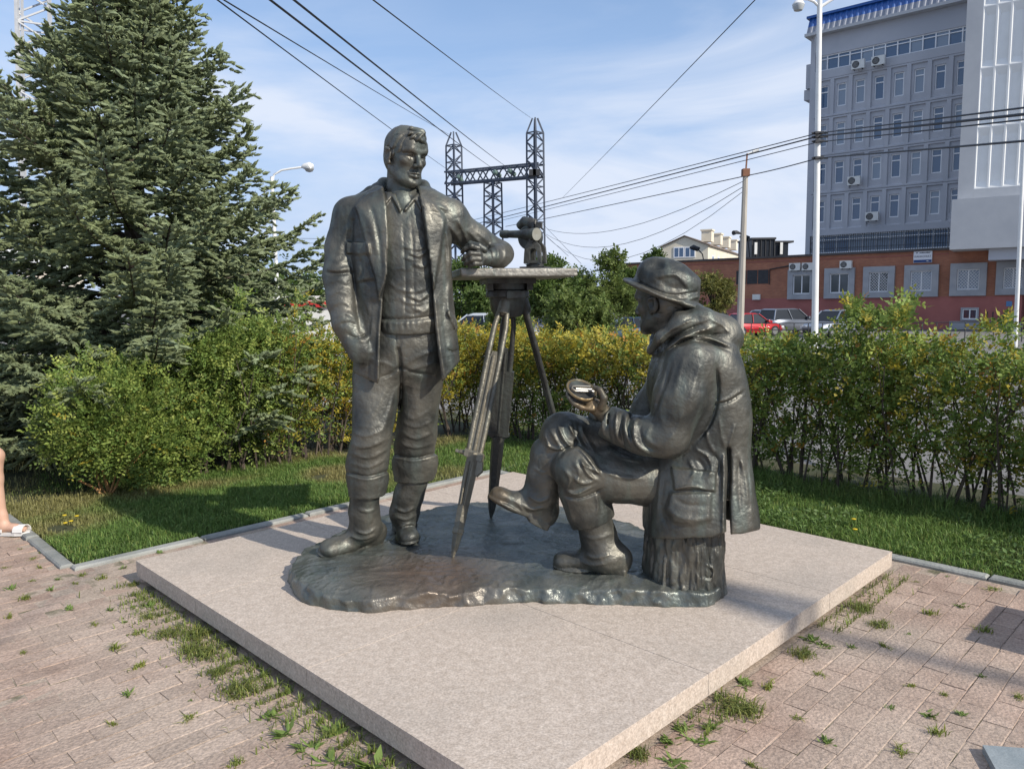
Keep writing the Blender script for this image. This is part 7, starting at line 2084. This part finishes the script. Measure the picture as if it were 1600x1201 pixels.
# ------------------------------------------------------------------ parked cars
M_tyre = mat('tyre_rubber', (.02, .02, .02), (.03, .03, .03), 8, .85)
M_rim = mat('alloy', (.42, .42, .43), (.5, .5, .5), 5, .35, .8)
M_cgl = mat('car_glass', (.012, .016, .022), None, 4, .22, spec=.45)
M_plate = mat('plate_white', (.6, .6, .58), None, 4, .5)
M_tail = mat('tail_light', (.35, .01, .012), (.45, .02, .02), 4, .25)
M_headl = mat('head_light', (.6, .62, .64), (.7, .7, .72), 4, .15)
def paint(nm, c, metal=.2):
    m, n, l, b = _new(nm); b.inputs['Base Color'].default_value = (*c, 1); b.inputs['Metallic'].default_value = metal
    b.inputs['Roughness'].default_value = .32; b.inputs['Coat Weight'].default_value = .6; b.inputs['Coat Roughness'].default_value = .06
    return m
def car(label, loc, yaw, m, L=4.4, Wd=1.82, H=1.62, suv=True):
    root = empty('parked_car', loc); tag(root, label, 'car', 'cars parked before the brick building')
    f, s = np.array([math.cos(yaw), math.sin(yaw), 0]), np.array([-math.sin(yaw), math.cos(yaw), 0])
    A = np.stack([f, s, [0, 0, 1]]); o = np.asarray(loc, float)
    P = lambda x, y, z: o + f * x + s * y + np.array([0, 0, z])
    # stations from tail to nose: x, half width at belt, sill z, belt z, crown
    hb = .60 * H
    st_ = [(-L / 2, .80, .48, .62 * H * .9, .0), (-L / 2 + .12, .92, .36, hb, 0), (-L * .34, 1.0, .26, hb * 1.03, 0), (-L * .1, 1.0, .24, hb * 1.0, 0), (L * .16, 1.0, .24, hb * .98, 0), (L * .30, .98, .26, hb * .93, 0), (L * .43, .90, .30, hb * .82, 0), (L / 2, .72, .40, hb * .66, 0)]
    V, Fs = [], []
    for x, w, z0, z1, c in st_:
        h = Wd / 2 * w
        prof = [(-h * .92, z0), (-h, z0 + .14), (-h * 1.0, (z0 + z1) / 2), (-h * .97, z1 - .08), (-h * .88, z1), (0, z1 + .03), (h * .88, z1), (h * .97, z1 - .08), (h, (z0 + z1) / 2), (h, z0 + .14), (h * .92, z0)]
        V += [P(x, y, z) for y, z in prof]
    n = 11
    for i in range(len(st_) - 1):
        for k in range(n):
            k2 = (k + 1) % n
            Fs.append((i * n + k, i * n + k2, (i + 1) * n + k2, (i + 1) * n + k))
    Fs.append(tuple(range(n))); Fs.append(tuple(range((len(st_) - 1) * n, len(st_) * n))[::-1])
    mb = MB(); mb.add(V, Fs); mb.build('body', m, root, True)
    # cabin
    xr0, xr1 = (-L / 2 + .22, -L / 2 + .48) if suv else (-L * .40, -L * .22)
    xf0, xf1 = L * .22, L * .04
    w0_, w1_ = Wd / 2 * .90, Wd / 2 * .70
    z0_, z1_ = hb - .03, H - .04
    def frus(x0, x1, y0, y1, za, zb, xa, xb): pass
    C0 = [P(xr0, -w0_, z0_), P(xf0, -w0_, z0_), P(xf0, w0_, z0_), P(xr0, w0_, z0_)]
    C1 = [P(xr1, -w1_, z1_), P(xf1, -w1_, z1_), P(xf1, w1_, z1_), P(xr1, w1_, z1_)]
    mb = MB(); mb.add(C0 + C1, [(0, 1, 5, 4), (1, 2, 6, 5), (2, 3, 7, 6), (3, 0, 4, 7), (4, 5, 6, 7)]); mb.build('windows', M_cgl, root)
    mb = MB()
    C2 = [P(xr1 - .06, -w1_ - .02, z1_ - .02), P(xf1 + .05, -w1_ - .02, z1_ - .02), P(xf1 + .05, w1_ + .02, z1_ - .02), P(xr1 - .06, w1_ + .02, z1_ - .02)]
    C3 = [P(xr1 + .1, -w1_ + .12, H + .02), P(xf1 - .2, -w1_ + .12, H + .02), P(xf1 - .2, w1_ - .12, H + .02), P(xr1 + .1, w1_ - .12, H + .02)]
    mb.add(C2 + C3, [(0, 1, 5, 4), (1, 2, 6, 5), (2, 3, 7, 6), (3, 0, 4, 7), (4, 5, 6, 7), (3, 2, 1, 0)]); mb.build('roof', m, root)
    for sgn in (-1, 1):
        for x0, x1 in ((xr0, xr1), (xf0, xf1), ((xr0 + xf0) / 2, (xr1 + xf1) / 2 + .05)):
            MB().bar(P(x0, sgn * (w0_ + .006), z0_), P(x1, sgn * (w1_ + .012), z1_), .09, .03, up=f).build('pillar', m, root)
    for x in (-L * .30, L * .30):
        for sgn in (-1, 1):
            wc = P(x, sgn * (Wd / 2 - .10), .335)
            w = MB().lathe([(.22, -.11), (.325, -.10), (.335, 0), (.325, .10), (.22, .11)], 18, wc, np.stack([f, [0, 0, 1], s])).build('wheel', M_tyre, root, True)
            MB().lathe([(.215, .112 * sgn), (.20, .095 * sgn), (.05, .10 * sgn), (.0, .112 * sgn)], 12, wc, np.stack([f, [0, 0, 1], s])).build('rim', M_rim, w)
    for sgn in (-1, 1):
        MB().box(P(-L / 2 + .03, sgn * Wd * .36, hb * .86), (.06, .17, .08), A).build('tail_light', M_tail, root)
        MB().box(P(L / 2 - .12, sgn * Wd * .31, hb * .66), (.10, .20, .07), A).build('headlight', M_headl, root)
        MB().box(P(xf0 - .25, sgn * (Wd / 2 + .05), hb + .10), (.07, .10, .07), A).build('mirror', m, root)
    MB().box(P(-L / 2 - .005, 0, hb * .62), (.02, .26, .06), A).build('number_plate', M_plate, root)
    MB().box(P(-L / 2 + .02, 0, .42), (.05, Wd * .40, .10), A).build('bumper', M_dark, root)
    MB().box(P(L / 2 - .04, 0, .42), (.06, Wd * .30, .12), A).build('grille', M_dark, root)
    return root
def cspot(px, Y): 
    p = at(px, 468, Y); p[2] = float(fall(p[0], np.float64(Y))) - .05; return p
M_red, M_silver, M_grey_c, M_dk = paint('red_paint', (.42, .012, .016)), paint('silver_paint', (.22, .24, .28), .6), paint('grey_paint', (.30, .33, .38), .5), paint('dark_paint', (.02, .022, .028))
yw = math.atan2(FD[1], FD[0])
nose_in = math.atan2(-FN[1], -FN[0])
car('bright red parked car behind the hedge beside the concrete pole', cspot(1172, 49), nose_in - .45, M_red, 4.3, 1.78, 1.46, False)
car('silver grey off-roader parked between the red car and the white lamp', cspot(1234, 51.5), nose_in - .45, M_silver, 4.5, 1.86, 1.68)
car('pale blue grey parked car half hidden behind the red car', cspot(1202, 57), nose_in - .4, M_grey_c, 4.4, 1.8, 1.52, False)
car('grey car with its windscreen to us just right of the white lamp', cspot(1302, 47.5), nose_in + math.pi - .25, M_grey_c, 4.4, 1.8, 1.62)
car('black parked car behind the small tree left of the red car', cspot(1118, 58), nose_in - .4, M_dk, 4.4, 1.8, 1.50, False)
car('silver white car seen side-on between standing man and tripod', cspot(738, 26), math.pi + .05, paint('pale_paint', (.55, .57, .60), .3), 4.5, 1.8, 1.50, False)
car('dark blue parked car low behind the hedge left of the hat', cspot(975, 44), math.pi + .1, paint('blue_paint', (.06, .10, .16), .3), 4.6, 1.8, 1.42, False)

# low railing along the car park
rl = empty('parking_railing', at(1220, 505, 45)); tag(rl, 'thin dark metal railing before the parked cars', 'railing')
m_ = MB(); pp = [cspot(x, 44 - (x - 1130) * .012) for x in np.linspace(1130, 1600, 22)]
for q in (1.0, .62): m_.tube([p + np.array([0, 0, q]) for p in pp], .022, 4)
m_.build('rail', M_dark, rl)
for p in pp: MB().bar(p, p + np.array([0, 0, 1.02]), .04).build('post', M_dark, rl)
# spiked fence by the basement window
sf = empty('iron_fence', FP(fac(1565, 500)[0], 1.0, GZ)); tag(sf, 'short dark iron fence before the red wall near its right end', 'fence')
t0, zt = fac(1543, 487, 1.0); t1, zb_ = fac(1586, 505, 1.0)
for k in range(6):
    t = t0 + (t1 - t0) * k / 5
    MB().bar(FP(t, 1.0, zb_ - 1.2), FP(t, 1.0, zt), .05).build('bar', M_dark, sf)
m_ = MB(); m_.bar(FP(t0 - .3, 1.0, zb_), FP(t1 + .3, 1.0, zb_), .06); m_.build('rail', M_dark, sf)
# ------------------------------------------------------------------ a passer-by walking in from the left edge
M_skin = mat('skin', (.50, .30, .21), (.57, .36, .26), 6, .55, bump=.05)
M_dress = mat('dress_cotton', (.30, .34, .42), (.36, .40, .48), 5, .85, bump=.2)
M_sand = mat('sandal_white', (.70, .68, .64), (.78, .76, .72), 9, .5)
M_hair = mat('brown_hair', (.06, .04, .025), (.11, .07, .045), 20, .5, stretch=(6, 6, 1), bump=.3)
pw = empty('person', (-3.72, 5.38, 0)); tag(pw, 'person in white sandals stepping in at the left edge, one bare leg in view', 'person')
ft = gr(18, 829, 0.03)
O = np.array([ft[0], ft[1], 0.0])
Q = lambda x, y, z: O + np.array([x, y, z])
W = SDF(O + np.array([-1.15, -.45, -.02]), O + np.array([.45, .45, 1.75]), .008)
an1, kn1, hp1 = at(2, 806, ft[1]), at(-8, 712, ft[1]), None
hip = Q(-.46, .05, .92)
W.chain([hip + np.array([.02, -.09, 0]), kn1, kn1 * .62 + an1 * .38 + np.array([-.022, 0, 0]), an1], [.082, .054, .052, .034], .03)
W.chain([hip + np.array([0, .09, 0]), Q(-.56, .13, .52), Q(-.78, .13, .32), Q(-.94, .13, .16)], [.082, .055, .052, .034], .03)
W.ell(hip, (.12, .16, .13), k=.05); W.ell(hip + np.array([.03, 0, .26]), (.10, .14, .20), k=.06); W.ell(hip + np.array([.04, 0, .42]), (.09, .17, .10), k=.05)
W.cap(hip + np.array([.05, 0, .48]), hip + np.array([.07, 0, .60]), .045, .042, .03)
P_w, A_w = head_parts(W, hip + np.array([.09, 0, .70]), .92, rad(90), rad(-4))
face(W, P_w, A_w, .92)
for s, fw_ in ((-1, -.10), (1, .06)):
    W.chain([hip + np.array([.04, s * .19, .44]), hip + np.array([.02 + fw_ * .4, s * .22, .18]), hip + np.array([.06 + fw_ * 1.3, s * .21, -.02])], [.042, .035, .026], .02)
    hc_p = hip + np.array([.09 + fw_ * 1.5, s * .21, -.08])
    W.ell(hc_p, (.030, .018, .042), k=.02)
    for f_ in range(4): W.chain([hc_p + np.array([-.018 + f_ * .012, 0, -.03]), hc_p + np.array([-.016 + f_ * .013, -s * .006, -.07 - .006 * (f_ in (1, 2))]), hc_p + np.array([-.010 + f_ * .012, -s * .016, -.095 - .008 * (f_ in (1, 2))])], [.0085, .0078, .0065], .004)
    W.chain([hc_p + np.array([.022, 0, 0]), hc_p + np.array([.042, -s * .01, -.03]), hc_p + np.array([.045, -s * .014, -.055])], [.010, .009, .007], .006)
foot_u = unit(np.array([1, -.12, 0]))
def foot(h, up_):
    f = unit(np.array([foot_u[0], foot_u[1], up_])); u_ = unit(np.array([0, 0, 1]) - f * f[2]); s_ = np.cross(u_, f); Ax = np.stack([f, s_, u_])
    W.ell(h + f * .03 + u_ * .035, (.045, .032, .040), Ax, .02); W.ell(h + f * .11 + u_ * .030, (.085, .034, .030), Ax, .03); W.ell(h + f * .17 + u_ * .018, (.055, .040, .018), Ax, .02)
    for k_ in range(5): W.ell(h + f * (.222 - .010 * k_) + s_ * (-.028 + .0145 * k_) * 1 + u_ * .013, (.017, .0085, .010), Ax, .005)
    return f, s_, u_
h1_ = gr(-6, 829, .0) ; h1_ = np.array([an1[0] - .035, an1[1], .024])
fa = foot(h1_, 0.04)
W.cap(an1, h1_ + fa[0] * .05 + fa[2] * .05, .036, .036, .03)
h2_ = Q(-1.02, .13, .12); fb_ = foot(h2_, -.55)
W.build('body', M_skin, pw, 1)
DR = SDF(O + np.array([-1.1, -.5, .35]), O + np.array([.35, .5, 1.5]), .009)
DR.loft([(.50, O[0] - 0.500, O[1] + .06, .26, .25, 0), (.70, O[0] - 0.480, O[1] + .05, .21, .22, 0), (.92, O[0] - 0.460, O[1] + .05, .15, .19, 0), (1.10, O[0] - 0.440, O[1] + .05, .118, .150, 0), (1.26, O[0] - 0.425, O[1] + .05, .120, .175, 0), (1.385, O[0] - 0.420, O[1] + .05, .085, .15, 0)], .02,
        fn=lambda a, z: .012 * np.sin(a * 9) * sstep(1.0, .5, z))
DR.loft([(.40, O[0] - 0.500, O[1] + .06, .25, .24, 0), (.62, O[0] - 0.490, O[1] + .05, .215, .22, 0)], .01, 'sub')
DR.build('dress', M_dress, pw, 1)
HRs = SDF(O + np.array([-.65, -.2, 1.35]), O + np.array([-.1, .3, 1.76]), .008)
HRs.ell(P_w((0, .018, .035)), np.array((.083, .105, .088)) * .92, A_w, .01); HRs.ell(P_w((0, .07, -.06)), np.array((.075, .05, .11)) * .92, A_w, .03)
HRs.ell(P_w((0, -.112, -.02)), np.array((.09, .09, .085)) * .92, A_w, .01, 'sub'); HRs.rough(.003, 30, 8)
HRs.build('hair', M_hair, pw, 1)
def sandal(h, ax):
    f, s_, u_ = ax; mb = MB()
    poly = [(-.035, -.026), (.06, -.030), (.16, -.042), (.225, -.036), (.245, 0), (.225, .034), (.16, .040), (.06, .030), (-.035, .026), (-.045, 0)]
    mb.prism(poly, -.022, .001, np.stack([f, s_, u_]), h)
    def strap(x0, x1, hh, w):
        for k_ in range(6):
            a0_, a1_ = math.pi * k_ / 6, math.pi * (k_ + 1) / 6
            V = [h + f * x + s_ * math.cos(a_) * w + u_ * (math.sin(a_) * hh + .0) for a_ in (a0_, a1_) for x in (x0, x1)]
            V2_ = [v + u_ * .005 + s_ * math.cos((a0_ + a1_) / 2) * .004 for v in V]
            mb.add(V + V2_, [(0, 1, 3, 2), (4, 6, 7, 5), (0, 4, 5, 1), (2, 3, 7, 6), (0, 2, 6, 4), (1, 5, 7, 3)])
    strap(.150, .222, .046, .044); strap(.045, .065, .082, .038)
    mb.tube([h - f * .042 + u_ * .0, h - f * .050 + u_ * .055, h - f * .02 + u_ * .085 + s_ * .034], .008, 6); mb.tube([h - f * .050 + u_ * .055, h - f * .02 + u_ * .085 - s_ * .034, h + f * .05 + u_ * .07 - s_ * .03], .007, 6)
    mb.build('sandal', M_sand, pw)
sandal(h1_, fa); sandal(h2_, fb_)

# ------------------------------------------------------------------ small stone things at the right
M_slate = mat('grey_stone', (.20, .235, .25), (.28, .31, .32), 8, .8, bump=.3, fine=.12)
c_ = gr(1535, 1168, .01)
mb = MB(); mb.prism([(c_[0], c_[1]), (c_[0] + .62, c_[1] - .10), (c_[0] + .50, c_[1] - .62), (c_[0] - .10, c_[1] - .34)], -.05, .022)
o = mb.build('stone_plate', M_slate); tag(o, 'flat blue grey stone plate lying on the paving in the bottom right corner', 'stone plate')
bk_ = gr(1512, 998) + np.array([.60, -.47, 0])
gbk = empty('stone_bench', bk_); tag(gbk, 'low granite bench standing just right of the view, its square shadow on the paving', 'bench')
A_ = np.stack([E1, -E2, [0, 0, 1]])
MB().prism([(0, 0), (.55, 0), (.55, 1.4), (0, 1.4)], .40, .52, A_, bk_).build('seat', M_gran, gbk)
for q in (.12, 1.08): MB().prism([(.05, q), (.50, q), (.50, q + .2), (.05, q + .2)], -.05, .40, A_, bk_).build('leg', M_gran, gbk)

# lamp post of the square, behind us to the right: only its long soft shadow crosses the paving
lp_ = np.array([1.72, 3.33, 0]) + np.array([SUN[0], SUN[1], 0]) / math.hypot(SUN[0], SUN[1]) * 15.0
lpo = empty('street_lamp', lp_); tag(lpo, 'street lamp of the square standing outside the view to the right', 'street lamp', 'street lamps')
MB().tube([lp_ - np.array([0, 0, .1]), lp_ + np.array([0, 0, 11.2])], [.065, .05], 10).build('pole', M_wht, lpo, True)
MB().tube([lp_ + np.array([0, 0, 11.0]), lp_ + np.array([.2, -.2, 11.5]), lp_ + np.array([.8, -.8, 11.6])], .04, 8).build('arm', M_wht, lpo, True)
MB().tube([lp_ + np.array([.75, -.75, 11.6]), lp_ + np.array([1.2, -1.2, 11.6])], [.08, .12], 10).build('lamp_head', M_wht, lpo, True)
